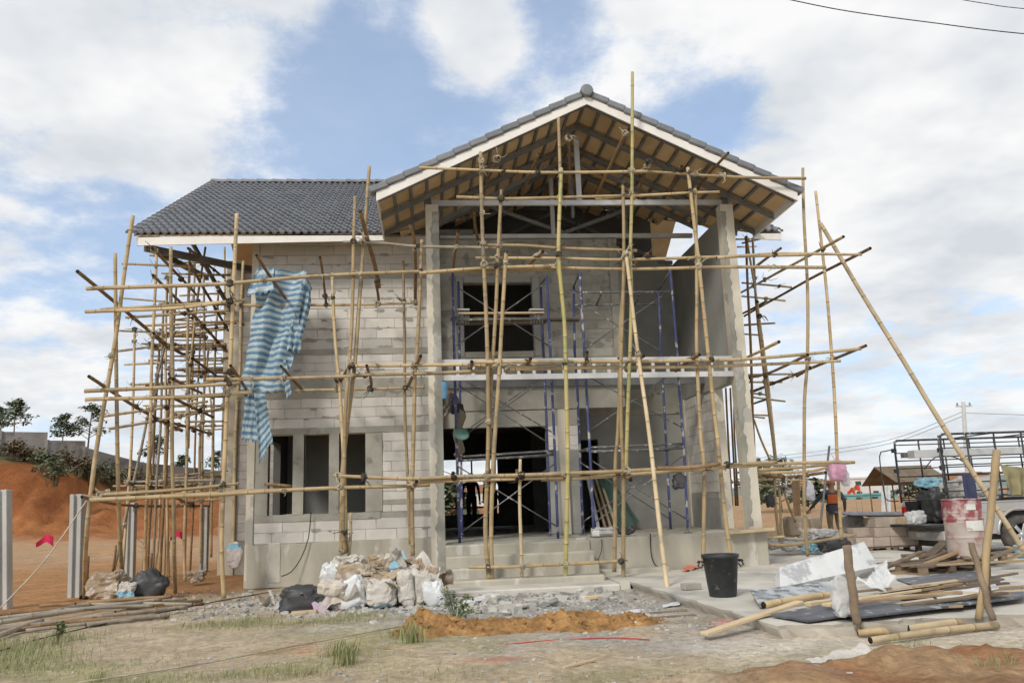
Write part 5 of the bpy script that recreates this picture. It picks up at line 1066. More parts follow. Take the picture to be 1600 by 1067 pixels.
BOXES = [
 ('switch_box',(2.746,-1.75,0.74),(.13,.09,.10),.1,'far_white2','small white socket box standing on the porch edge','box'),
 ('plank_piece',(2.009,-1.8,0.626),(.36,.12,.05),0,'wood_new','short pale plank under the tower foot on the steps','plank'),
 ('brick_piece',(2.466,-1.78,0.64),(.14,.12,.09),.3,'rubble','pale brick piece on the top step right of the plank','brick'),
 ('brick_piece',(1.696,-2.1,0.435),(.18,.12,.05),.1,'rubble','flat white block lying on the second step','brick'),
 ('brick_piece',(3.948,-1.475,0.12),(.16,.10,.07),.1,'rubble','small white block at the foot of the porch base','brick'),
 ('brick_piece',(3.359,-5.264,0.12),(.26,.14,.09),.2,'concrete','grey block on the edge of the concrete drive','block'),
 ('carton',(7.834,1.2,0.434),(.46,.4,.44),.1,'paper_bag','brown carton standing under the hanging bags','carton'),
 ('carton',(8.342,1.6,0.4),(.36,.4,.44),.5,'paper_bag','second brown carton half hidden by the scaffold pole','carton'),
 ('plank_piece',(2.158,-4.718,0),(.36,.08,.05),.25,'wood_new','short pale stick on the grey ground before the steps','plank'),
 ('plank_piece',(2.618,-6.569,0),(.55,.06,.03),.08,'wood_grey','dark stick lying right of the mound, the further one','plank'),
 ('plank_piece',(2.567,-7.02,-0),(.60,.07,.03),.15,'wood_grey','dark stick lying right of the mound, the nearer one','plank'),
 ('plank_piece',(-1.945,-4.883,0),(.34,.16,.05),.05,'wood_new','short yellow board under the black rubbish bag','plank'),
]
LINES = [
 ('ground_cable',[(-4.862,-7.011,0.02),(-4.821,-6.147,0.02),(-4.493,-5.1,0.03),(-4.013,-4.031,0.04),(-3.571,-2.724,0.03),(-3.022,-1.671,0.03)],.008,'cable_black','dark cable on the ground running to the rubble left of the heap','cable'),
 ('ground_rope',[(-3.217,-9.06,0.02),(-2.739,-8.756,0.02),(-2.184,-8.297,0.02),(-1.736,-7.786,0.02),(-1.024,-7.082,0.02),(-0.474,-6.52,0.02),(-0.016,-6.298,0.02)],.009,'rope','grey rope lying across the foreground towards the mound','rope'),
 ('red_string',[(-0.682,-8.143,0.01),(0.072,-8.313,0.01),(0.981,-8.147,0.01),(1.627,-8.202,0.01),(1.931,-8.429,0.01)],.006,'red_paint','red string on the ground in front of the mound','string'),
 ('guy_string',[(-5.745,-2.6,1.718),(-6.395,-2.5,0.761),(-7.052,-2.545,0)],.010,'string','white string running from the left scaffold down to the ground','string'),
 ('power_line',[(12.108,8,18.345),(14.508,8,17.885),(17.542,8,17.509),(21.358,8,17.118),(28.557,8,16.732)],.018,'cable_black','thick black power line crossing the upper right corner','power line'),
 ('power_line',[(18.41,8,18.513),(19.837,8,18.296),(21.526,8,18.11),(28.758,8,17.639)],.014,'cable_black','short black power line at the top right corner','power line'),
 ('hose',[(-2.541,-0.1,1.358),(-2.582,-0.12,0.873),(-2.717,-0.16,0.496),(-2.879,-0.25,0.26),(-3.031,-0.4,0.197)],.010,'cable_black','black hose hanging down the plinth left of the heap','hose'),
 ('hose',[(3.7,-1.95,0.764),(3.681,-1.98,0.443),(3.706,-2.05,0.248),(3.796,-2.2,0.145)],.010,'cable_black','black cable hanging over the edge of the porch','cable'),
 ('hose',[(2.809,-1.95,0.7),(2.787,-2,0.503),(2.599,-2.3,0.258)],.007,'cable_black','thin cable hanging beside the steps','cable'),
 ('telegraph_wire',[(31.898,30,5.865),(29.688,34,4.636),(27.298,38,4.239),(24.172,44,4.065)],.02,'far_grey','upper far wire running from the utility pole','wire'),
 ('telegraph_wire',[(31.857,30,5.595),(29.655,34,4.39),(27.268,38,3.977),(24.149,44,3.826)],.02,'far_grey','lower far wire running from the utility pole','wire'),
 ('telegraph_wire',[(31.881,30,5.749),(32.632,26,5.176),(33.024,22,4.664)],.02,'far_grey','far wire running right from the utility pole','wire'),
]
POSTS = [((-7.083,-2.201,0),(-7.311,-2.1,1.916),.20,'nearest concrete post, cut by the left edge of the picture'),((-6.7,-0.433,0),(-6.835,-0.3,1.852),.21,'second concrete post right beside the left scaffold foot'),((-6.953,3.046,-0),(-7.017,3.1,1.72),.19,'third concrete post behind the brown paper sack'),((-5.874,5.018,0),(-5.893,5,1.578),.19,'furthest concrete post behind the left scaffold poles'),((23.924,26.113,0),(26.336,30,1.634),.36,'distant concrete post left of the truck'),((17.558,22.898,0),(13.67,14,1.815),.24,'concrete post behind the low bamboo deck')]
FLAGS = [((-6.32,-2.4,1.045),.26,'flag_pink','pink flag on the string by the leftmost post',None,3.14),((-5.554,2,0.944),.24,'flag_pink','small pink flag between the left scaffold poles',None,3.3),((13.378,9,1.351),.34,'flag_orange','orange flag on a stick right of the worker, the left one',.9,1.75),((14.093,10,1.428),.36,'flag_orange','orange flag on a stick right of the worker, the right one',1.0,1.9)]
LG = 'bamboo poles lying at the left'; LL = 'weathered bamboo pole in the loose pile lying at the left'
LYING = [((-5.922,-5.095,0.1),(-4.399,-3.024,0.12),.04,'bamboo_grey',LL,LG),((-5.792,-5.347,0.05),(-3.835,-3.651,0.05),.04,'bamboo_grey',LL,LG),((-5.332,-6.268,0.05),(-5.482,-4.571,0.05),.045,'bamboo_grey',LL,LG),((-6.528,-2.261,0.04),(-5.947,-2.33,0.04),.04,'bamboo_brown',LL,LG),((-5.608,-4.037,0.1),(-5.356,-3.303,0.12),.042,'bamboo_grey',LL,LG),((-5.532,-2.971,0.12),(-4.284,-2.898,0.14),.036,'bamboo_brown',LL,LG),((-5.489,-3.247,0.12),(-3.855,-3.314,0.05),.034,'bamboo_grey',LL,LG),((-5.341,-4.98,0.04),(-3.812,-4.553,0.05),.034,'bamboo_brown',LL,LG),((-4.674,-5.167,0.04),(-3.825,-4.535,0.04),.042,'bamboo_grey',LL,LG),((-6.188,-4.561,0.1),(-5.028,-3.922,0.12),.036,'bamboo_grey',LL,LG),((-4.669,-4.175,0.08),(-3.908,-2.576,0.03),.034,'bamboo_brown',LL,LG),((-4.961,-3.619,0.1),(-4.224,-2.342,0.04),.032,'bamboo_grey',LL,LG),
 ((-6.731,-3.462,0.04),(-5.633,-3.064,0.05),.034,'bamboo_brown',LL,LG),((-5.319,-5.373,0.03),(-4.172,-4.864,0.04),.03,'bamboo_grey',LL,LG),((-5.649,-5.63,0.03),(-4.766,-4.598,0.06),.034,'bamboo_brown',LL,LG),((-5.397,-4.093,0.14),(-4.22,-3.949,0.12),.032,'bamboo_grey',LL,LG),((-4.857,-4.36,0.06),(-3.741,-3.096,0.03),.030,'bamboo_brown',LL,LG),
 ((3.728,-9.345,0.05),(5.252,-8.92,0.05),.034,'bamboo_pale','shorter yellow bamboo pole lying in front of the drive',None),((4.133,-9.013,0.06),(5.768,-8.581,0.06),.040,'bamboo_pale','longest yellow bamboo pole lying against the drive edge',None),((3.833,-8.918,0.05),(4.299,-9.001,0.05),.034,'bamboo','short bamboo piece beside the brown stake',None),((3.764,-8.548,0.08),(4.251,-9.086,0.07),.05,'bamboo_grey','grey weathered log at the foot of the brown stake',None),((3.399,-7.732,0.19),(4.593,-7.094,0.2),.036,'bamboo','yellow bamboo pole lying in the dark metal trough',None)]

mat('flag_orange2', (.60,.13,.06), (.55,.30,.20), 6, .8, .1); mat('maroon2', (.36,.14,.10), (.42,.36,.32), 9, .9, .1); mat('far_white2', (.7,.7,.68), None, 6, .6, 0)
# ================================================================== people
mat('skin', (.30,.17,.10), (.26,.145,.085), 6, .6, 0); mat('jacket', (.075,.078,.09), (.055,.058,.068), 5, .85, .1, 40); mat('print_orange', (.55,.14,.04), (.48,.11,.03), 12, .8, 0); mat('khaki', (.25,.215,.15), (.19,.16,.11), 5, .9, .1, 40); mat('cap_brown', (.33,.16,.06), (.26,.12,.045), 6, .85, .05); mat('blue_cloth', (.16,.36,.55), (.12,.28,.46), 5, .85, .1); mat('shirt_print', (.24,.21,.20), (.07,.065,.075), 40, .9, .05); mat('dark_cloth', (.035,.035,.038), (.05,.05,.052), 6, .9, .1); mat('boot', (.05,.045,.04), None, 6, .8, 0); mat('hair', (.02,.017,.015), None, 6, .6, 0)
def person(label, loc, rz, J, zone, sc=1.0, extra=None, girth=1.0):
    base = dict(pel=(0,0,.93,.15,.115), spi=(0,0,1.10,.135,.10), che=(0,0,1.30,.165,.115), nek=(0,0,1.46,.058,.058), hb=(0,-.01,1.54,.072,.085), hm=(0,-.015,1.62,.078,.095), ht=(0,-.01,1.69,.055,.065))
    for s, n in ((-1,'l'), (1,'r')):
        base.update({n+'sh': (s*.19,0,1.40,.062,.062), n+'el': (s*.25,.02,1.13,.046,.046), n+'wr': (s*.26,-.03,.88,.034,.034), n+'ha': (s*.26,-.05,.80,.040,.022), n+'hi': (s*.095,0,.88,.095,.10), n+'kn': (s*.10,-.01,.49,.066,.066), n+'an': (s*.10,.02,.10,.046,.046), n+'to': (s*.11,-.13,.045,.045,.035)})
    for k, v in J.items(): base[k] = tuple(v)+base[k][len(v):]
    names = list(base); idx = {n: i for i, n in enumerate(names)}
    E_ = [('pel','spi'),('spi','che'),('che','nek'),('nek','hb'),('hb','hm'),('hm','ht')]
    for n in 'lr': E_ += [('che',n+'sh'),(n+'sh',n+'el'),(n+'el',n+'wr'),(n+'wr',n+'ha'),('pel',n+'hi'),(n+'hi',n+'kn'),(n+'kn',n+'an'),(n+'an',n+'to')]
    me = bpy.data.meshes.new('body_cage'); me.from_pydata([Vector(base[n][:3]) for n in names], [(idx[a], idx[b]) for a, b in E_], [])
    ob = bpy.data.objects.new('body_cage', me); col.objects.link(ob); ob.modifiers.new('skin','SKIN'); sub = ob.modifiers.new('sub','SUBSURF'); sub.levels = 2; sub.render_levels = 2
    sv = me.skin_vertices[0].data
    for i, n in enumerate(names): sv[i].radius = base[n][3:5]; sv[i].use_root = (n == 'pel')
    bpy.context.view_layer.update(); dg = bpy.context.evaluated_depsgraph_get(); bm_ = bpy.data.meshes.new_from_object(ob.evaluated_get(dg)); bpy.data.objects.remove(ob)
    # fingers and face shapes joined to the same body mesh
    mb = MB(); mb.v = [tuple(v.co) for v in bm_.vertices]; mb.f = [tuple(p.vertices) for p in bm_.polygons]; mb.m = [0]*len(mb.f)
    for n in 'lr':
        w_, h_ = Vector(base[n+'wr'][:3]), Vector(base[n+'ha'][:3]); d = (h_-w_).normalized(); sd_ = d.cross(Vector((0,1,0))); sd_ = sd_.normalized() if sd_.length > .1 else Vector((1,0,0)); cu = d.cross(sd_)
        for k, ln in enumerate((.065,.078,.074,.060)): q = h_+sd_*(k-1.5)*.02; mb.tube([q, q+d*ln*.55-cu*.008, q+d*ln-cu*.03], [.010,.0095,.008], 6)
        q = h_-d*.03-sd_*.035; mb.tube([q, q-sd_*.025+d*.025, q-sd_*.022+d*.055], [.012,.010,.009], 6)
    hm = Vector(base['hm'][:3]); fdir = Vector((0,-1,0))
    mb.tube([hm+Vector((0,-.095,.0)), hm+Vector((0,-.118,-.025)), hm+Vector((0,-.098,-.035))], [.010,.016,.008], 6)
    for s in (-1, 1): mb.tube([hm+Vector((s*.080,0,.015)), hm+Vector((s*.094,.008,-.01)), hm+Vector((s*.082,0,-.04))], [.012,.018,.010], 6)
    mats = ['skin']+sorted({m for m in zone.values() if m != 'skin'}); segs = [(Vector(base[a][:3]), Vector(base[b][:3]), a, b) for a, b in E_]
    def near(p):
        bd = None
        for a, b, na, nb in segs:
            ab = b-a; t = max(0, min(1, (p-a).dot(ab)/max(1e-9, ab.dot(ab)))); d = (a+ab*t-p).length/(.5*(base[na][3]+base[nb][3]))
            if bd is None or d < bd[0]: bd = (d, na, nb)
        return bd
    for i, f in enumerate(mb.f):
        c = sum((Vector(mb.v[j]) for j in f), Vector())/len(f); _, a, b = near(c); key = 'legs' if (b[-2:] in ('hi','kn','an')) else 'feet' if b[-2:] == 'to' else 'arm' if b[-2:] in ('el','sh') else 'fore' if b[-2:] == 'wr' else 'hand' if b[-2:] == 'ha' else 'head' if b in ('hb','hm','ht','nek') else 'hips' if b == 'spi' else 'torso'
        mb.m[i] = mats.index(zone.get(key, 'skin'))
    t = empty('person', loc, rz); t.scale = (sc*girth, sc*girth, sc); tag(t, label, 'person'); o = link('body', mb.mesh('body', mats, True), t)
    if extra: extra(t, {k: Vector(v[:3]) for k, v in base.items()})
    return t
def cap_on(t, c, m, bill=True):
    b = MB(); b.lathe(c+Vector((0,0,.02)), [(.105,-.02),(.108,.02),(.095,.06),(.06,.09),(0,.10)], 16); 
    if bill: b.grid(lambda u, v: (c.x+(u-.5)*.15, c.y-.09-.10*v*(1-(2*u-1)**2*.4), c.z+.0+.006-.012*v), 6, 3)
    b.build('cap', m, t, local=True, smooth=True)
def walker_extra(t, J):
    cap_on(t, J['hm'], 'cap_brown')
    b = MB(); b.grid(lambda u, v: (lerp(-.15,.15,u), .135+.012*math.sin(u*3.1), lerp(1.08,1.33,v)), 8, 6); b.build('jacket_print', 'print_orange', t, local=True)
    b = MB(); b.lathe((0,.0,0), [(.165,.78),(.175,.90),(.165,1.05)], 18, M=Matrix.Diagonal((1,.8,1))); b.build('jacket_hem', 'jacket', t, local=True, smooth=True)
person('worker in dark jacket with orange back print and brown cap walking away', PW, R(172), dict(rel=(.36,-.06,1.14), rwr=(.50,-.12,.94), rha=(.55,-.14,.87), lel=(-.26,.05,1.13), lwr=(-.27,-.02,.90), lkn=(-.11,-.10,.50), lan=(-.11,.06,.12), rkn=(.11,-.02,.49), ran=(.12,.12,.12)), dict(torso='jacket', arm='jacket', fore='jacket', hips='jacket', legs='khaki', feet='boot'), .98, walker_extra, 1.22)
def veil(t, J):
    b = MB(); h = J['hm']
    b.lathe(h, [(.0,.115),(.06,.105),(.10,.06),(.112,0),(.118,-.08),(.13,-.17),(.15,-.24)], 16, M=Matrix.Rotation(.12,3,'Y')); b.build('head_cloth', 'blue_cloth', t, local=True, smooth=True)
    b = MB(); b.lathe((0,0,0), [(.17,.90),(.175,1.0),(.16,1.09)], 16, M=Matrix.Diagonal((1,.8,1))); b.build('waist_cloth', 'dark_cloth', t, local=True, smooth=True)
person('worker with blue head cloth bending on the steel scaffold behind the left column', PS, R(-95), dict(pel=(0,.10,.88), spi=(0,.02,1.04), che=(0,-.10,1.20), nek=(0,-.19,1.33), hb=(0,-.24,1.40), hm=(0,-.28,1.47), ht=(0,-.30,1.54), lsh=(-.18,-.12,1.29), rsh=(.18,-.12,1.29), lel=(-.24,-.12,1.06), lwr=(-.20,-.24,.92), lha=(-.18,-.28,.86), rel=(.24,-.14,1.08), rwr=(.18,-.28,.98), rha=(.15,-.33,.93), lhi=(-.095,.10,.84), rhi=(.095,.10,.84), lkn=(-.10,-.06,.48), rkn=(.10,.0,.47), lan=(-.10,.05,.10), ran=(.10,.12,.10), lto=(-.11,-.10,.045), rto=(.11,-.03,.045)), dict(torso='shirt_print', arm='shirt_print', fore='shirt_print', hips='dark_cloth', legs='khaki'), .93, veil)
def hairy(t, J):
    b = MB(); b.lathe(J['hm']+Vector((0,.012,.015)), [(.09,-.05),(.098,0),(.09,.05),(.06,.085),(0,.097)], 14); b.build('hair', 'hair', t, local=True, smooth=True)
person('worker in dark clothes standing by the rear window, nearer its right side', PI1, R(200), dict(lel=(-.30,.02,1.14), lwr=(-.22,-.18,1.02)), dict(torso='dark_cloth', arm='dark_cloth', fore='dark_cloth', hips='dark_cloth', legs='dark_cloth', feet='boot'), 1.0, hairy)
person('worker in dark clothes standing by the rear window, left of the other one', PI2, R(170), dict(rel=(.30,.02,1.14), rwr=(.26,-.22,1.12)), dict(torso='dark_cloth', arm='dark_cloth', fore='dark_cloth', hips='dark_cloth', legs='dark_cloth', feet='boot'), .95, hairy)
# ================================================================== sacks and rubbish heap
mat('paper_bag', (.43,.335,.235), (.34,.26,.175), 4, .9, .15, 25, c3=(.54,.49,.42), t3=.60, s3=4); mat('paper_light', (.60,.56,.50), (.50,.465,.41), 4, .9, .15, 25, c3=(.40,.37,.33), t3=.62, s3=6); mat('poly_white', (.74,.745,.73), (.62,.63,.63), 4, .6, .12, 25); mat('black_bag', (.06,.06,.062), (.045,.045,.047), 5, .5, .08, 20, spec=.5); mat('print_blue', (.22,.42,.52), (.30,.48,.56), 6, .85, .1); mat('bag_mixed', (.60,.54,.44), (.42,.36,.34), 2.2, .8, .15, 20, c3=(.42,.30,.42), t3=.60, s3=2.6); mat('cement_dust', (.50,.49,.465), (.40,.39,.37), 4, .95, .15)
def sack(name, loc, d, label, m='paper_bag', rz=0.0, tilt=(0,0), seed=0, cr=.10, open_top=False, band=None, group=None, cat='sack', sq=.55):
    rr = random.Random(seed); n = 9; b = MB(); o = rr.uniform(0,50); W_, D_, H_ = d
    def pt(u, v):
        th = 2*math.pi*u; ph = math.pi*(v-.5); ce = lambda q: math.copysign(abs(math.cos(q))**sq, math.cos(q)); se = lambda q: math.copysign(abs(math.sin(q))**sq, math.sin(q))
        p = Vector((ce(th)*ce(ph)*W_/2, se(th)*ce(ph)*D_/2, se(ph)*H_/2)); q = p/max(W_, H_)
        k = cr*(nz(q,2.6,o)*1.3+nz(q,8,o+7)*.5-abs(nz(q,4.5,o+3))*1.1-abs(nz(q,9,o+13))*.7+.35+nz(q,20,o)*.25); p *= 1+k
        if v > .9 and not open_top: p.z += H_*.06*nz(q,6,o+2); p.x *= 1.05
        return p+Vector((0,0,H_/2))
    nu, nv = 44, 30; vmax = .86 if open_top else 1.0
    for i in range(nu):
        for j in range(nv+1): b.v.append(tuple(pt(i/nu, j/nv*vmax)))
    for i in range(nu):
        for j in range(nv):
            a = i*(nv+1)+j; c = ((i+1) % nu)*(nv+1)+j; b.f.append((a, c, c+1, a+1)); b.m.append(1 if band and band[0] < (j+.5)/nv < band[1] else 0)
    if open_top:
        top = [i*(nv+1)+nv for i in range(nu)]; k0 = len(b.v)
        for i in top: p = Vector(b.v[i]); b.v.append((p.x*.8, p.y*.8, p.z-H_*.12))
        for i in range(nu): b.f.append((top[i], top[(i+1) % nu], k0+(i+1) % nu, k0+i)); b.m.append(0)
        b.f.append(tuple(range(k0, k0+nu))); b.m.append(len([m])-1 if False else 0)
    o_ = b.build(name, [m, 'print_blue'], None, smooth=m in ('black_bag','film','film_pink','film_clear','poly_white')); o_.location = loc; o_.rotation_euler = (tilt[0], tilt[1], rz); tag(o_, label, cat, group); return o_
def crumple(name, c4, label, m, seed=0, amp=.08, nu=18, nv=14, cat='sheet', group=None, sag=0.0):
    b = MB(); o = seed*3.7
    def f(u, v):
        p = bil(c4, u, v); e = .04*nz((u*6,v*6,o),1,o); q = p+Vector((nz(p,5,o)*amp*.5, nz(p,5,o+9)*amp*.8, nz(p,4,o+4)*amp+abs(nz(p,9,o))*amp*.6-sag*math.sin(math.pi*u)*math.sin(math.pi*v))); return q
    b.grid(f, nu, nv); o_ = b.build(name, m, None, smooth=False); tag(o_, label, cat, group); return o_
for i, a in enumerate(SACKS): sack(*a[:4], **a[4])
rr = random.Random(21)
for k in range(42):                                       # torn bags draped over the heap
    c = Vector((rr.uniform(-2.0,.0), rr.uniform(-4.75,-3.7), 0)); c.z = max(.05, (.12+.42*math.exp(-((c.x+.75)/.55)**2)+.12*rr.random())*(1-.9*max(0, -4.25-c.y))); w_ = rr.uniform(.12,.26)
    if k >= 30: c = Vector((rr.uniform(-3.0,-1.8), rr.uniform(-3.9,-2.6), .06)); w_ *= .7
    a = rr.uniform(0,3.1); dx = Vector((math.cos(a),math.sin(a)*.6,rr.uniform(-.3,.3)))*w_; dy = Vector((-math.sin(a)*.6,math.cos(a)*.4,rr.uniform(.2,.8)))*w_*.8
    crumple('torn_bag', [c-dx-dy, c+dx-dy, c+dx+dy, c-dx+dy], 'torn paper bag draped over the rubbish heap', rr.choice(('paper_bag','paper_bag','paper_bag','paper_light','paper_light','bag_mixed','cement_dust')), 40+k, .13, 22, 18, 'paper', 'torn bags on the rubbish heap')
for i, a in enumerate(SHEETS): crumple(*a[:4], seed=i+1, **a[4])
# ================================================================== striped tarpaulin on the left wall
def stripes():
    m = bpy.data.materials.new('tarp'); m.use_nodes = True; t = m.node_tree; n = t.nodes; l = t.links; b = n['Principled BSDF']; b.inputs['Roughness'].default_value = .55
    uv = n.new('ShaderNodeUVMap'); uv.uv_map = 'uv'; sp = n.new('ShaderNodeSeparateXYZ'); l.new(uv.outputs[0], sp.inputs[0]); no = n.new('ShaderNodeTexNoise'); no.inputs['Scale'].default_value = 9; l.new(uv.outputs[0], no.inputs['Vector'])
    ad = n.new('ShaderNodeMath'); ad.operation = 'MULTIPLY_ADD'; l.new(no.outputs[0], ad.inputs[0]); ad.inputs[1].default_value = .5; l.new(sp.outputs[1], ad.inputs[2])
    mu = n.new('ShaderNodeMath'); mu.operation = 'MULTIPLY'; l.new(ad.outputs[0], mu.inputs[0]); mu.inputs[1].default_value = 2*math.pi; si = n.new('ShaderNodeMath'); si.operation = 'SINE'; l.new(mu.outputs[0], si.inputs[0])
    mr = n.new('ShaderNodeMapRange'); mr.interpolation_type = 'SMOOTHSTEP'; l.new(si.outputs[0], mr.inputs[0]); mr.inputs[1].default_value = -.35; mr.inputs[2].default_value = .35
    mx_ = n.new('ShaderNodeMix'); mx_.data_type = 'RGBA'; l.new(mr.outputs[0], mx_.inputs[0]); mx_.inputs[6].default_value = (.40,.475,.485,1); mx_.inputs[7].default_value = (.095,.205,.32,1)
    n2 = n.new('ShaderNodeTexNoise'); n2.inputs['Scale'].default_value = 3; l.new(uv.outputs[0], n2.inputs['Vector']); hs = n.new('ShaderNodeHueSaturation'); l.new(mx_.outputs[2], hs.inputs['Color']); m3 = n.new('ShaderNodeMapRange'); l.new(n2.outputs[0], m3.inputs[0]); m3.inputs[3].default_value = .55; m3.inputs[4].default_value = 1.35; l.new(m3.outputs[0], hs.inputs['Value']); l.new(hs.outputs[0], b.inputs['Base Color']); MATS['tarp'] = m
stripes()
tarp = empty('tarpaulin', TARPS[0][0][0]); tag(tarp, 'torn blue and white striped tarpaulin hanging on the left wall', 'tarpaulin')
for k, (c4, nst, amp) in enumerate(TARPS):
    b = MB(); b.grid(lambda u, v: bil(c4, u, v)+Vector((nz((u*3,v*5,k),1,k)*amp*.6+.03*math.sin(v*40)*0, (nz((u*5,v*3,k),1,k+4)+.6*math.sin(u*11+v*3+k)+.4*nz((u*14,v*9,k),1,2))*amp, nz((u*4,v*4,k),1,k+8)*amp*.3+(nz((u*9,0,k),1,k)*.12 if v > .99 else 0))), 22, 34, uv=True)
    for i in list(b.uv): u, v = b.uv[i]; b.uv[i] = (u, v*nst)
    b.build('tarp_sheet' if k == 0 else 'tarp_flap', 'tarp', tarp, smooth=True)
# ================================================================== small things by the porch and in it
def bucket():
    t = empty('bucket', BUCK); tag(t, 'big black plastic bucket with two rope handles standing on the concrete drive', 'bucket'); mat('black_plastic', (.028,.03,.033), (.04,.042,.045), 5, .5, .06, 30, c3=(.16,.16,.155), t3=.66, s3=11)
    b = MB(); b.lathe((0,0,0), [(0,0),(.165,0),(.172,.012),(.225,.475),(.238,.48),(.24,.52),(.226,.522),(.218,.5),(.165,.03),(0,.03)], 30); b.build('shell', 'black_plastic', t, local=True, smooth=True)
    for s in (-1, 1):
        b = MB(); b.tube([(s*.225,-.05,.43),(s*.275,-.04,.44),(s*.30,0,.43),(s*.275,.04,.44),(s*.225,.05,.43)], .012, 6); b.tube([(s*.28,.0,.43),(s*.30,-.01,.38),(s*.26,-.02,.36),(s*.235,0,.40)], .010, 5); b.build('handle', 'black_plastic', t, local=True, smooth=True)
bucket()
mat('turquoise', (.17,.34,.30), (.25,.42,.37), 6, .5, .05)
b = MB(); b.lathe((0,0,0), [(.135,-.05),(.13,-.045),(.10,.03),(0,.04),(0,.03),(.09,.02),(.12,-.05)], 22, M=Matrix.Rotation(R(-62),3,'X') @ Matrix.Rotation(R(20),3,'Y') @ Matrix.Diagonal((1.15,.9,1))); o = b.build('basin', 'turquoise', None, smooth=True); o.location = BASIN; tag(o, 'round turquoise plastic basin hanging on the steel scaffold', 'basin')
mat('green_tarp', (.10,.17,.14), (.07,.12,.10), 3, .7, .15, 12); mat('navy', (.04,.045,.09), (.055,.06,.11), 5, .9, .1); mat('maroon', (.30,.08,.07), (.24,.06,.055), 5, .8, .1)
for i, (p, q, w_, m, lab) in enumerate(LEAN):
    b = MB(); b.beam(p, q, w_, .025); tag(b.build('leaning_board', m, None), lab, 'board', 'boards leaning in the porch corner')
b = MB(); b.grid(lambda u, v: bil(GTARP, u, v)+Vector((0,(math.sin(u*13+v*2)+.6*nz((u*6,v*3,0),1,2))*.05,0)), 20, 16); tag(b.build('green_tarpaulin', 'green_tarp', None, smooth=True), 'dark green tarpaulin draped over boards leaning in the porch corner', 'tarpaulin')
for (nm, p, d, rz, m, lab, cat) in BOXES:
    b = MB(); b.box((0,0,d[2]/2), d); o = b.build(nm, m, None, bevel=min(d)*.12, local=True); o.location = p; o.rotation_euler = (random.uniform(-.03,.03), random.uniform(-.03,.03), rz); tag(o, lab, cat)
def line(name, pts, r, m, label, cat, step=.2):
    b = MB(); b.tube(curve(pts, step), r, 6); o = b.build(name, m, None, smooth=True); tag(o, label, cat); return o
mat('cable_black', (.03,.03,.032), None, 5, .6, 0); mat('string', (.62,.56,.45), None, 5, .9, 0); mat('red_paint', (.50,.06,.05), None, 5, .7, 0)
for a in LINES: line(*a)
# ================================================================== left side: posts, flags, lying bamboo
mat('post_conc', (.50,.495,.465), (.42,.415,.39), 1.5, .9, .1, 20); mat('flag_pink', (.62,.03,.10), (.52,.02,.08), 4, .7, .05); mat('flag_orange', (.75,.12,.05), (.66,.09,.04), 4, .7, .05)
for i, (p, top, w_, lab) in enumerate(POSTS):
    t = empty('concrete_post', p); tag(t, lab, 'post', 'concrete fence posts'); b = MB(); h = top[2]-p[2]; s = w_/2
    # H shaped section with slots for wall panels
    poly = [(-s,-s),(-s*.28,-s),(-s*.28,-s*.35),(s*.28,-s*.35),(s*.28,-s),(s,-s),(s,s),(s*.28,s),(s*.28,s*.35),(-s*.28,s*.35),(-s*.28,s),(-s,s)]; n = len(poly); dx = top[0]-p[0]; dy = top[1]-p[1]
    b.add([(x,y,-.3) for x,y in poly]+[(x+dx,y+dy,h) for x,y in poly], [tuple(range(n)), tuple(range(2*n-1,n-1,-1))]+[(k,k+n,(k+1)%n+n,(k+1)%n) for k in range(n)]); b.build('shaft', 'post_conc', t, local=True, bevel=.008)
def flag(p, sz, m, label, pole=None, rz=0):
    t = empty('flag', p, rz); tag(t, label, 'flag'); b = MB(); b.grid(lambda u, v: ((u)*sz, .03*math.sin(u*7)+.02*v, (v-.5)*sz*.62*(1-.55*u)+.06*math.sin(u*4)), 10, 6); b.build('cloth', m, t, local=True, smooth=True)
    if pole: b = MB(); b.tube([(0,0,-pole),(0,0,sz*.4)], .012, 6); b.build('stick', 'bamboo_grey', t, local=True)
    return t
for a in FLAGS: flag(*a)
for i, (p, q, r, m, lab, g) in enumerate(LYING): o = bamboo('bamboo_pole', [p, Vector(p).lerp(Vector(q), .5)+Vector((0,0,.01)), q], r*(.78 if g else 1), m, None, 400+i); tag(o, lab, 'bamboo pole', g)

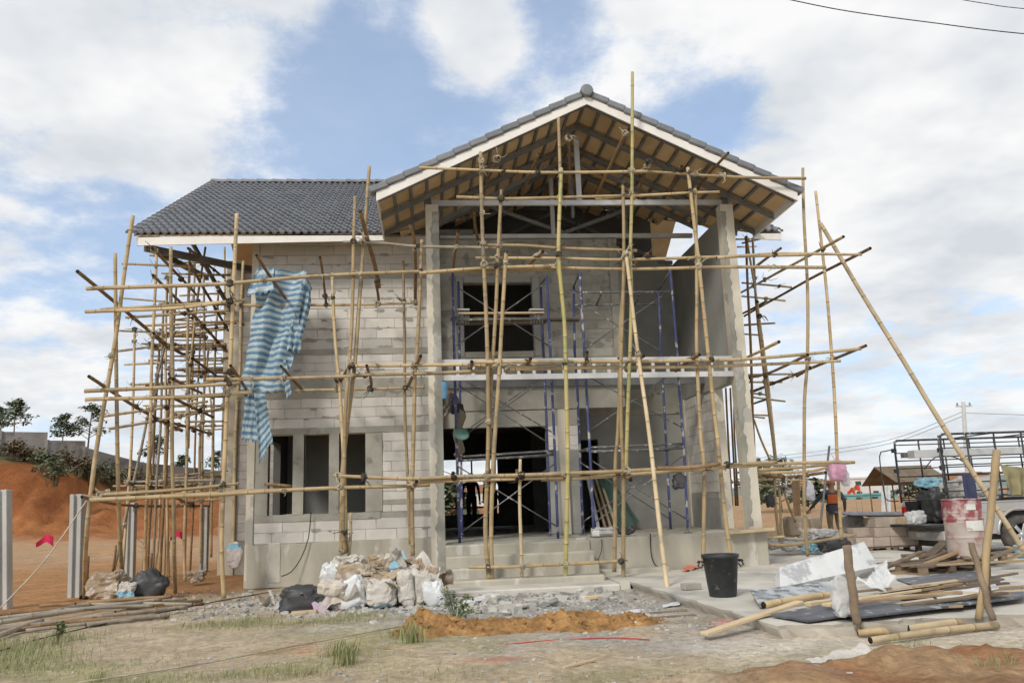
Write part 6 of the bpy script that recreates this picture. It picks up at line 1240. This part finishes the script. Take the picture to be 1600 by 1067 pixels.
STICKS = [
 ('plank',(2.439,-8.578,0.06),(3.761,-7.857,0.22),.10,.03,'wood_new','long pale plank sloping from the sand up onto the drive edge'),
 ('plank',(3.842,-7.861,0.19),(4.396,-7.602,0.19),.08,.05,'wood_new','short pale plank beside the yellow bamboo on the drive'),
 ('plank',(3.881,-8.206,0.22),(5.878,-7.073,0.22),.10,.03,'wood_new','long pale plank lying behind the brown stake'),
 ('plank',(4.215,-8.24,0.24),(5.579,-7.896,0.24),.08,.03,'wood','brown plank lying on the loose planks behind the brown stake'),
 ('plank',(4.749,-7.652,0.22),(6.186,-6.979,0.22),.09,.03,'wood','thin brown plank nearest to the flat grey metal sheet'),
 ('plank',(5.713,-6.799,0.18),(6.585,-6.368,0.18),.07,.05,'wood','short rough brown stick on the flat grey sheet'),
 ('plank',(6.462,-6.702,0.16),(7.09,-6.399,0.16),.06,.05,'wood_grey','short dark stick by the tall bamboo stake'),
 ('plank',(6.539,-4.6,0.059),(8.169,-4.2,0.42),.09,.04,'wood','long brown plank slanting up the pallets to the drum'),
 ('plank',(6.596,-4.4,0.181),(7.541,-4,0.387),.09,.04,'wood_grey','grey plank slanting up the left of the pallets'),
 ('plank',(6.633,-4.5,0.112),(8.388,-4.4,0.314),.08,.04,'wood','brown plank lying across the pallets below the drum'),
 ('plank',(7.759,-3.8,0.287),(8.355,-3.4,0.498),.16,.04,'wood_grey','short wide plank propped left of the drum'),
 ('plank',(6.905,-4.3,0.132),(8.034,-3.9,0.361),.08,.04,'wood_grey','grey plank on the pallets behind the long brown one'),
 ('plank',(5.106,-2.05,0.723),(5.958,-2.05,0.756),.16,.06,'wood_new','wide pale plank bridging from the porch base to the scaffold'),
 ('steel_rod',(-1.085,-4.5,0.507),(-0.522,-4.5,0.535),.02,.015,'steel_grey','thin steel bar lying across the sack heap','steel bar'),
 ('plank',(5.031,-6.347,0.13),(4.672,-7.422,0.13),.05,.03,'steel_light','short grey steel strip right of the plastic sheet'),
 ('plank',(0.888,-9.576,0.01),(1.206,-9.347,0.02),.03,.02,'wood_new','thin pale stick lying on the foreground ground'),
 *[('plank',(7.2+.28*k%1.9+.1*k,-4.9+.13*(k*5%7),.26+.02*(k%3)),(8.4+.21*(k*3%5),-5.0+.23*(k*4%9)+.3*((k*7)%3-1),.30+.05*(k%4)),.07+.02*(k%3),.03,('wood','wood_grey','wood_grey')[k%3],'rough plank tumbled on the pallets beside the drum','plank','planks tumbled on the pallets') for k in range(9)],
 *[('plank',(4.35+.37*(k*5%9)*.8,-8.35+.17*(k*7%11),.17+.015*(k%3)),(5.2+.37*(k*5%9)*.8+.15*(k%4),-8.25+.17*(k*7%11)+.12*((k*3)%5-2),.18+.02*(k%4)),.05+.02*(k%3),.025,('wood','wood_grey','wood_new','wood_grey')[k%4],'loose plank scattered on the drive before the pallets','plank','planks scattered on the drive') for k in range(14)],
]
STAKES = [((3.806,-8.95,0.86),(3.82,-8.95,0.131),.042,'wood_grey','brown wooden stake standing in front of the white board'),((5.537,-8.9,1.728),(5.096,-8.9,0.103),.036,'bamboo','tall orange bamboo stake at the right edge'),((5.188,-8.8,0.821),(5.125,-9.05,0.12),.032,'wood_grey','grey stake crossing the tall bamboo stake'),((5.519,-8.55,0.81),(5.416,-8.55,0.154),.04,'wood_grey','short dark stake behind the tall bamboo stake'),((6.49,-8.9,1.491),(6.142,-8.9,-0.021),.036,'bamboo','bamboo stake beyond the right edge holding the cord')]
BAGS = [('plastic_bag',(3.769,-8.8,0.19),(.17,.14,.36),'white plastic bag tied to the brown stake',dict(m='film',seed=61,cr=.25)),
 ('plastic_bag',(7.429,-1.75,1.561),(.30,.24,.40),'pink and white plastic bag hanging on the right scaffold',dict(m='film_pink',seed=62,cr=.14)),
 ('plastic_bag',(7.595,-1.7,1.462),(.16,.14,.30),'small clear plastic bag hanging behind the pink one',dict(m='film_clear',seed=63,cr=.2)),
 ('plastic_bag',(6.63,-2.2,1.232),(.16,.14,.36),'clear plastic bag hanging left of the steel bar',dict(m='film_clear',seed=64,cr=.2)),
 ('plastic_bag',(6.62,-0.4,1.105),(.16,.14,.26),'black bag hanging beside the porch column',dict(m='black_bag',seed=65,cr=.15)),
 ('plastic_bag',(3.955,-3.1,1.512),(.22,.12,.26),'black bag hanging from the ledger in front of the porch',dict(m='black_bag',seed=66,cr=.25)),
 ('plastic_bag',(-3.835,-0.7,0.393),(.26,.16,.46),'pale sack with a teal strap hanging at the left corner of the house',dict(m='bag_mixed',seed=67,cr=.2,band=(.6,.8)))]
DRUM = (8.217,-4.15,0.298)
PALLETS = [(((7.417,-4.312,0.12)[0],(7.417,-4.312,0.12)[1],.12),.25,(0,.0),'lower wooden pallet lying on the drive under the planks',1.2,1.0),(((8.518,-3.274,0.12)[0],(8.518,-3.274,0.12)[1],.135),.05,(0,0),'wooden pallet carrying the oil drum',1.2,1.1),((9.579,0.844,0.05),.1,(0,0),'wooden pallet under the stack of building blocks',1.3,.9)]
SX = (9.559,0.86,0.05)[0]
SY = (9.559,0.86,0.05)[1]
STACK = [((SX-.56+.37*k+.03*j,SY-.3+.24*q,.19+.2*j),.07*((k*7+q*3+j) % 5-2)) for j in range(3) for k in range(4) for q in range(2) if not (j == 2 and k in (0,3)) and not (j == 1 and k == 0 and q == 0)]
SHED = ((19.879,16,1.715)[0],16.2,-.1)
UPOLE = [((31.299,30,1.388)[0],30,-.5),(31.898,30,6.409)]
TRUCK = ((10.12,-0.95,0.639)[0],-.95,.02)
PAIL = ((9.976,-3,0.233)[0],-3.0,.13)

# ================================================================== right side: drums, boards, pallets, truck
def panel(name, c4, th, m, label, cat='board', bevel=0.0, nu=10, group=None):
    c = [Vector(p) for p in c4]; nrm = (c[1]-c[0]).cross(c[3]-c[0]).normalized()*th; b = MB(); nv = 4; o = 0
    g = [[bil(c, i/nu, j/nv)+nrm.normalized()*(.008*nz((i*.6,j*.6,0),1,3)) for j in range(nv+1)] for i in range(nu+1)]
    for s in (0, 1):
        for r in g: b.v += [tuple(p+nrm*s) for p in r]
    K = (nu+1)*(nv+1)
    for i in range(nu):
        for j in range(nv):
            a = i*(nv+1)+j; b.f += [(a, a+1, a+nv+2, a+nv+1), (K+a, K+a+nv+1, K+a+nv+2, K+a+1)]; b.m += [0, 0]
    rim = [i*(nv+1) for i in range(nu+1)]+[nu*(nv+1)+j for j in range(1, nv+1)]+[i*(nv+1)+nv for i in range(nu-1, -1, -1)]+[j for j in range(nv-1, 0, -1)]
    for k in range(len(rim)): a, d = rim[k], rim[(k+1) % len(rim)]; b.f.append((a, d, K+d, K+a)); b.m.append(1)
    o = b.build(name, [m, 'wood'] if m != 'sheet_dark' and th > 0 else [m, m], None); tag(o, label, cat, group); return o
mat('board_white', (.66,.66,.645), (.58,.58,.565), 2.5, .8, .06, 30, c3=(.38,.385,.385), t3=.56, s3=3.4, w3=.07); mat('sheet_dark', (.105,.11,.125), (.15,.155,.17), 2.5, .5, .05, 30, c3=(.42,.43,.43), t3=.62, s3=7, w3=.03, metal=.3); mat('trough_dark', (.10,.105,.11), (.40,.42,.43), 5, .7, .08, 30, c3=(.46,.48,.49), t3=.54, s3=7, w3=.04)
panel('white_board', [(4.556,-5.45,0.108),(6.301,-4.9,0.285),(6.234,-4.7,0.626),(4.701,-5.15,0.353)], -.18, 'board_white', 'large stained white board leaning over the trough on the drive')
panel('metal_trough', [(3.428,-7.558,0.135),(4.796,-6.68,0.15),(5.001,-6.3,0.253),(3.652,-6.7,0.22)], .015, 'trough_dark', 'dark cement splashed trough side lying on the drive', 'trough')
panel('metal_sheet', [(3.285,-8.203,0.14),(3.429,-8.74,0.14),(4.737,-8.294,0.17),(4.48,-7.58,0.17)], .02, 'sheet_dark', 'dark metal sheet on the drive edge left of the brown stake', 'metal sheet')
panel('metal_sheet', [(3.795,-8.506,0.165),(3.918,-8.845,0.165),(6.131,-8.153,0.18),(6.674,-7.43,0.18)], .02, 'sheet_dark', 'long dark metal sheet on the drive edge right of the brown stake', 'metal sheet')
panel('metal_sheet', [(5.278,-7.831,0.2),(5.115,-8.262,0.2),(6.204,-7.669,0.21),(6.454,-7.252,0.21)], .02, 'board_white', 'pale printed strip on top of the long dark metal sheet', 'metal sheet')
panel('metal_sheet', [(6.309,-5.329,0.13),(5.947,-6.542,0.13),(7.489,-5.964,0.13),(7.816,-4.81,0.13)], .012, 'sheet_dark', 'flat grey metal sheet on the drive beside the pallets', 'metal sheet')
def stick(name, p, q, w_, th, m, label, cat='plank', group=None):
    b = MB(); b.beam(p, q, w_, th); o = b.build(name, m, None, bevel=min(w_, th)*.12); tag(o, label, cat, group); return o
for a in STICKS: stick(*a)
for i, (p, q, r, m, lab) in enumerate(STAKES):
    n = 14; b = MB(); P = [Vector(p).lerp(Vector(q), k/n)+Vector((nz((k*.4,i,0),1,i),nz((k*.4,i,5),1,i),0))*.012 for k in range(n+1)]; b.tube(P, [r*(1+.12*nz((k*.5,i,2),1,3)) for k in range(n+1)], 9); o = b.build('wooden_stake', m, None, smooth=True); tag(o, lab, 'stake')
# plastic bags
def film(name, c, a):
    m = mat(name, c, None, 5, .35, .2, 14, spec=.5); n = m.node_tree.nodes; l = m.node_tree.links; b = n['Principled BSDF']; b.inputs['Alpha'].default_value = a
film('film', (.82,.83,.82), .66); film('film_pink', (.74,.36,.50), .7); MATS['film_pink'].node_tree.nodes['Principled BSDF'].inputs['Roughness'].default_value = .3; film('film_clear', (.72,.72,.78), .5)
for (nm, p, d, lab, kw) in BAGS: sack(nm, p, d, lab, cat='plastic bag', **kw)
crumple('plastic_bag', [(5.49,-6.6,0.467),(5.478,-6.8,0.289),(5.218,-7,0.118),(4.948,-6.9,0.247)], 'white plastic sheet bunched right of the brown stake', 'film', 5, .14, cat='plastic sheet')
crumple('plastic_bag', [(5.403,-6.5,0.479),(5.573,-6.5,0.472),(5.409,-6.7,0.093),(5.232,-6.7,0.139)], 'upright white plastic wrap beside the pallets', 'film', 9, .08, cat='plastic sheet')
# olive cloth on a cord between two stakes
b = MB(); b.tube([(5.496,-8.9,1.607), (5.79,-8.9,1.495), (6.482,-8.9,1.446)], .006, 5); tag(b.build('cord', 'string', None), 'cord tied to the tall bamboo stake carrying the olive cloth', 'cord')
mat('olive', (.27,.24,.13), (.21,.185,.10), 4, .9, .12, 20)
b = MB(); c4 = [(5.526,-8.93,1.579),(6.115,-8.93,1.496),(5.971,-8.97,1.252),(5.548,-8.97,1.261)]
b.grid(lambda u, v: bil(c4, u, v)+Vector((0, -.02*math.sin(u*24+v*2)*(.3+v)-.02*nz((u*5,v*5,0),1,3), .02*math.sin(u*8)*v)), 40, 12); tag(b.build('olive_cloth', 'olive', None, smooth=True), 'olive cloth hanging from the cord at the right edge', 'cloth')
# oil drum
def drum(p):
    t = empty('oil_drum', p); tag(t, 'rusty red and white oil drum standing on the pallets behind the truck', 'drum'); mat('drum_red', (.31,.085,.09), (.25,.07,.075), 4, .7, .06, 30, c3=(.48,.40,.37), t3=.52, s3=7, w3=.10); mat('drum_white', (.47,.405,.36), (.40,.335,.29), 3, .75, .08, 30, c3=(.36,.20,.185), t3=.56, s3=4.5, w3=.10); mat('label_white', (.68,.66,.61), (.6,.58,.53), 8, .7, 0, c3=(.40,.36,.32), t3=.62, s3=9)
    def ring(z0, z1, m, nm):
        pr = [(.285,z0)]; z = z0
        while z < z1: pr += [(.285,z),(.285,min(z1,z+.018))]; z += .02
        pr = [(.285+.010*math.exp(-((zz-.30)/.018)**2)+.010*math.exp(-((zz-.58)/.018)**2)+.006*math.exp(-((zz-.64)/.012)**2)+.006*math.exp(-((zz-.68)/.012)**2), zz) for _, zz in pr]
        b = MB(); b.lathe((0,0,0), pr, 36); b.build(nm, m, t, local=True, smooth=True)
    ring(0,.53,'drum_white','lower_shell'); ring(.53,.87,'drum_red','upper_shell')
    b = MB(); b.lathe((0,0,0), [(.285,.87),(.295,.872),(.295,.888),(.28,.89),(.275,.872),(0,.87)], 36); b.build('rim', 'drum_red', t, local=True, smooth=True)
    for (a0, a1, z0, z1) in ((-1.95,-1.45,.72,.81), (-2.05,-1.05,.40,.56)):
        b = MB(); b.grid(lambda u, v: (.299*math.cos(lerp(a0,a1,u)), .299*math.sin(lerp(a0,a1,u)), lerp(z0,z1,v)), 8, 2); b.build('paper_label', 'label_white', t, local=True)
drum(DRUM)
# pallets
def pallet(loc, rz, tilt, label, w_=1.1, d=1.0):
    t = empty('pallet', loc, rz); t.rotation_euler = (tilt[0], tilt[1], rz); tag(t, label, 'pallet', 'wooden pallets')
    for k in range(7): b = MB(); b.box((0,-d/2+(k+.5)*d/7,.125+random.uniform(-.004,.004)), (w_,d/7-.03,.022)); b.build('deck_board', 'wood_grey', t, local=True)
    for s in (-1,0,1):
        for q in (-1,0,1): b = MB(); b.box((s*(w_/2-.06),q*(d/2-.06),.068), (.10,.10,.085)); b.build('spacer_block', 'wood_grey', t, local=True)
        b = MB(); b.box((s*(w_/2-.06),0,.012), (.10,d,.022)); b.build('skid', 'wood_grey', t, local=True)
for a in PALLETS: pallet(*a)
# stacked building blocks
mat('brick_tan', (.52,.435,.36), (.44,.36,.29), 4, .9, .1, 30, rnd=.15)
bb = MB(); bb.box((0,0,.10), (.36,.22,.195)); bme = bb.mesh('building_block', ['brick_tan'], bevel=.008)
for i, (p, rz) in enumerate(STACK): o = link('building_block', bme); o.location = p; o.rotation_euler = (0,0,rz); tag(o, 'pale building block in the stack on a pallet behind the white board', 'block', 'stacked building blocks')
panel('sheet_cover', [(SX-.75,SY-.25,.86),(SX+.9,SY-.35,.82),(SX+.95,SY+.5,.86),(SX-.7,SY+.6,.92)], .012, 'sheet_dark', 'flat metal sheets covering the stack of building blocks', 'metal sheet')
panel('sheet_cover', [(SX-.3,SY-.3,.80),(SX+1.4,SY-.45,.76),(SX+1.4,SY+.2,.78),(SX-.2,SY+.3,.82)], .012, 'board_white', 'pale board sticking out from the covered block stack', 'board')
# shed behind the truck
sh = empty('shed', SHED); sh.scale = (.62,.62,.88); tag(sh, 'low open shed with a ragged brown sheet roof behind the truck', 'shed'); mat('thatch', (.20,.155,.105), (.14,.105,.07), 3, .95, .3, 14)
for k in range(7):
    b = MB(); x0 = -1.9+k*.55; b.beam((x0,-1.3-.1*(k % 2),2.0),(x0+.0,1.2,2.75),.56,.03); b.build('roof_sheet', 'thatch', sh, local=True)
b = MB(); b.beam((-1.9,1.15,2.72),(1.9,1.15,2.72),.08,.1); b.build('ridge_beam', 'wood_grey', sh, local=True)
for k in range(7):
    b = MB(); x0 = -1.9+k*.55; b.beam((x0,3.2,1.9),(x0,1.2,2.77),.56,.03); b.build('roof_sheet', 'thatch', sh, local=True)
for x in (-1.7,0,1.7):
    for y, z in ((-1.1,2.0),(1.15,2.7),(3.0,1.9)): b = MB(); b.tube([(x,y,-.1),(x,y,z)], .05, 8); b.build('post', 'wood_grey', sh, local=True)
# utility pole
up_ = empty('utility_pole', UPOLE[0]); tag(up_, 'pale concrete utility pole with crossarm beyond the truck', 'utility pole'); b = MB(); b.tube(UPOLE, [.16,.11], 10); b.build('shaft', 'post_conc', up_, smooth=True)
tp = Vector(UPOLE[1]); b = MB(); b.beam(tp+Vector((-.5,0,-.25)), tp+Vector((.5,0,-.25)), .08,.08); b.build('crossarm', 'post_conc', up_)
for s in (-.4,.4): b = MB(); b.lathe(tp+Vector((s,0,-.2)), [(.04,0),(.07,.05),(.04,.1),(.06,.14),(0,.18)], 8); b.build('insulator', 'far_teal', up_)
# steel pole leaning by the worker
line('steel_bar', [(9.398,2.4,2.457), (8.252,1.2,0.087)], .028, 'blue_steel' if 'blue_steel' in MATS else 'steel_grey', 'dark steel bar leaning upright left of the worker', 'steel bar', 1.0)
# ------------------------------------------------------------------ pickup truck (rear to the left, side to the camera)
mat('car_paint', (.45,.43,.42), (.41,.39,.38), 2, .35, 0, spec=.5, metal=.35, c3=(.44,.40,.35), t3=.6, s3=1.2); mat('tyre', (.05,.047,.043), (.12,.108,.09), 5, .9, .1, 30); mat('alloy', (.50,.50,.50), (.40,.40,.39), 6, .4, 0, metal=.6); mat('black_trim', (.022,.022,.024), (.035,.035,.036), 5, .6, .05); mat('tail_red', (.45,.02,.02), None, 5, .25, 0); mat('car_glass', (.03,.035,.04), None, 3, .1, 0, spec=.6); mat('cage_paint', (.03,.03,.033), (.06,.06,.06), 9, .5, .04, c3=(.42,.40,.38), t3=.66, s3=9, w3=.02)
tk = empty('pickup_truck', TRUCK); tag(tk, 'dusty silver pickup truck with a pipe cage and open tailgate at the right edge', 'truck')
WXc, WZc, WR = 1.42, .38, .38
def side_panel(y0, y1, nm):
    arc = [(WXc+(WR+.11)*math.cos(a), WZc+.02+(WR+.11)*math.sin(a)) for a in [math.pi*(1-k/14) for k in range(15)]]
    poly = [(0,.42),(0,1.02),(.04,1.06),(2.45,1.06),(2.45,.38)]+[(WXc+WR+.11,.38)]+arc[::-1]+[(WXc-WR-.11,.42)]
    b = MB(); b.prism(poly, y0, y1); b.build(nm, 'car_paint', tk, local=True, bevel=.012)
side_panel(0,.07,'bed_side'); side_panel(1.68,1.75,'bed_side')
# bulging wheel arch lip
for y in (-.012, 1.732):
    b = MB(); b.tube([(WXc+(WR+.115)*math.cos(a), y+.012, WZc+.02+(WR+.115)*math.sin(a)) for a in [math.pi*(1-k/18) for k in range(19)]], .032, 6); b.build('arch_lip', 'car_paint', tk, local=True, smooth=True)
b = MB(); b.b2(.02,2.43,.075,1.675,.56,.62); b.build('bed_floor', 'black_trim', tk, local=True)
b = MB(); b.b2(2.36,2.43,.075,1.675,.62,1.10); b.build('bed_front', 'black_trim', tk, local=True)
for y in (.075, 1.655): b = MB(); b.b2(.03,2.36,y,y+.02,.62,1.09); b.build('bed_liner', 'black_trim', tk, local=True)
b = MB(); b.b2(-.52,-.01,.10,1.65,.575,.625); tg = b.build('tailgate', 'black_trim', tk, local=True, bevel=.01)
for k in range(6): b = MB(); b.b2(-.50,-.03,.18+k*.25,.26+k*.25,.628,.636); b.build('rib', 'steel_grey', tg, local=True)
b = MB(); b.b2(-.16,.02,.10,1.65,.30,.50); b.build('bumper', 'cement_dust', tk, local=True, bevel=.03)
b = MB(); b.b2(-.10,.3,.6,1.15,.18,.30); b.build('tow_frame', 'black_trim', tk, local=True, bevel=.02)
for y in (.0, 1.62): b = MB(); b.b2(-.03,.02,y,y+.13,.62,.98); b.build('tail_lamp', 'tail_red', tk, local=True, bevel=.012)
b = MB(); b.b2(-.175,-.162,.72,1.05,.36,.46); b.build('number_plate', 'far_white2', tk, local=True)
for y in (.02, 1.64): b = MB(); b.b2(-.035,.0,y,y+.09,.66,.74); b.build('reverse_lamp', 'far_white2', tk, local=True, bevel=.008)
b = MB(); b.tube([(.06,-.004,.86),(2.40,-.004,.86)], .010, 6); b.tube([(.06,-.004,1.04),(2.40,-.004,1.04)], .014, 6); b.build('side_moulding', 'car_paint', tk, local=True, smooth=True)
b = MB(); b.b2(WXc-.55,WXc+.55,.12,.30,.30,.95); b.build('wheel_well', 'black_trim', tk, local=True)
def wheel(x, y, sgn):
    w_ = empty('wheel', (x,y,WZc), 0, tk); MX = Matrix.Rotation(R(90)*sgn,3,'X')
    b = MB(); b.lathe((0,0,0), [(.24,-.10),(.30,-.115),(.36,-.105),(.378,-.07),(.38,0),(.378,.07),(.36,.105),(.30,.115),(.24,.10)], 36, M=MX); b.build('tyre', 'tyre', w_, local=True, smooth=True)
    b = MB(); b.lathe((0,0,0), [(.24,.10),(.235,.11),(.215,.09),(.20,.02),(.05,.03),(0,.03)], 30, M=MX); b.build('rim', 'black_trim', w_, local=True, smooth=True)
    for k in range(6):
        a = k*math.pi/3+.2; p = MX @ Vector((.05*math.cos(a),.05*math.sin(a),.085)); q = MX @ Vector((.225*math.cos(a),.225*math.sin(a),.095)); b = MB(); b.beam(p, q, .075, .03, upv=tuple(MX @ Vector((0,0,1)))); b.build('spoke', 'alloy', w_, local=True, bevel=.008)
    b = MB(); b.lathe((0,0,0), [(.07,.075),(.065,.105),(0,.11)], 18, M=MX); b.build('hub', 'alloy', w_, local=True, smooth=True)
wheel(WXc,.06,1); wheel(WXc,1.69,-1); wheel(4.4,.06,1); wheel(4.4,1.69,-1)
cabp = [(2.47,.40),(2.47,1.08),(2.56,1.62),(2.72,1.70),(3.65,1.70),(4.15,1.14),(5.0,1.02),(5.12,.85),(5.12,.38),(4.88,.38)]+[(4.4+.48*math.cos(a),.40+.48*math.sin(a)) for a in [math.pi*k/10 for k in range(11)]]+[(3.9,.38)]
b = MB(); b.prism(cabp, .0, 1.75); b.build('cab', 'car_paint', tk, local=True, bevel=.02)
b = MB(); b.prism([(2.66,1.14),(2.70,1.60),(3.58,1.60),(3.98,1.16)], -.008, 1.758); b.build('side_window', 'car_glass', tk, local=True)
# pipe cage over the bed
cg = empty('cage', (0,0,0), 0, tk)
def pipe(pts, r=.016, nm='cage_pipe'): b = MB(); b.tube(pts, r, 7); b.build(nm, 'cage_paint', cg, local=True, smooth=True)
CT = 2.42
for y in (.03, 1.72):
    pipe(curve([(-.02,y,1.06),(-.02,y,2.25),(.03,y,2.40),(.2,y,CT),(1.6,y,CT),(3.3,y,CT)], .2), .024)
    for z in (1.16,1.28,1.45,1.62,1.80,1.97,2.14,2.32): pipe([(-.02,y,z),(3.3,y,z)], .013)
    for x in (.55,1.15,1.75,2.35,2.95): pipe([(x,y,1.06 if x < 2.4 else 1.7),(x,y,CT)], .018)
for x, z in ((-.02,1.12),(2.4,CT),(1.2,CT),(3.3,CT)): pipe([(x,.03,z),(x,1.72,z)], .014)
# hinged gate of the cage, swung out at the far corner, and arch braces
pipe(curve([(-.06,1.76,1.10),(-.20,1.95,1.12),(-.24,2.0,1.3),(-.24,2.0,2.1),(-.18,1.9,2.2),(-.06,1.78,2.22)], .1), .013)
pipe(curve([(-.04,.0,1.12),(-.12,-.08,1.14),(-.15,-.10,1.3),(-.15,-.10,2.3),(-.08,-.03,2.36)], .1), .012)
for p, z in (((-.02,1.72),1.3),((-.02,1.72),1.75),((-.02,1.72),2.2),((-.02,.03),1.3),((-.02,.03),1.75),((-.02,.03),2.1)): b = MB(); b.box((p[0]-.03,p[1],z), (.09,.07,.09)); b.build('hinge', 'cage_paint', cg, local=True)
pipe(curve([(.1,.9,1.75),(.4,.9,2.0),(.9,.9,1.95),(1.2,.9,1.6)], .1), .012)
# load on the truck
def load(nm, b, m, lab, cat, **k): o = b.build(nm, m, None, local=True, **k); o.location = TRUCK; tag(o, lab, cat)
b = MB(); b.b2(-.05,4.4,.95,1.20,2.00,2.16); load('steel_channel', b, 'steel_light', 'long grey steel box channel carried on top of the truck cage', 'steel channel')
b = MB(); b.b2(-.12,4.2,1.22,1.36,2.02,2.12); load('steel_channel', b, 'steel_grey', 'dark steel channel beside the light one on the truck cage', 'steel channel')
b = MB(); b.grid(lambda u, v: (lerp(.30,.56,u)+.03*nz((u*4,v*4,0),1,2), .0-.03-.04*math.sin(u*9)*(v), lerp(1.60,.98,v)), 12, 14); load('navy_jacket', b, 'navy', 'navy jacket hanging on the truck cage above the tailgate', 'jacket')
b = MB(); b.b2(-.40,-.02,.95,1.35,.63,.78); load('carton', b, 'wood_new', 'yellow carton lying on the open tailgate', 'carton')
sack('plastic_bag', (TRUCK[0]-.30,TRUCK[1]+.75,TRUCK[2]+.63), (.34,.26,.26), 'clear plastic bag standing on the open tailgate', m='film', seed=71, cr=.22, cat='plastic bag')
sack('cargo_sack', (TRUCK[0]+1.0,TRUCK[1]+.8,TRUCK[2]+1.0), (1.1,.8,.55), 'dusty grey sacks heaped in the truck bed', m='cement_dust', seed=72, cr=.2)
sack('cargo_sack', (TRUCK[0]+.55,TRUCK[1]+1.2,TRUCK[2]+.62), (.7,.6,.75), 'dark bundle packed in the rear of the truck bed', m='black_bag', seed=73, cr=.3)
sack('cargo_sack', (TRUCK[0]+.5,TRUCK[1]+1.3,TRUCK[2]+1.35), (.6,.4,.22), 'blue and yellow plastic bundle on top of the dark bundle in the truck', m='print_blue', seed=74, cr=.35)
o = MB(); o.lathe((0,0,0), [(0,0),(.10,0),(.12,.22),(.125,.22),(.11,.02),(0,.02)], 18); o = o.build('paint_pail', 'print_blue', None, smooth=True); o.location = PAIL; tag(o, 'small light blue pail at the right edge by the truck wheel', 'pail')
# bags hanging on the right scaffold
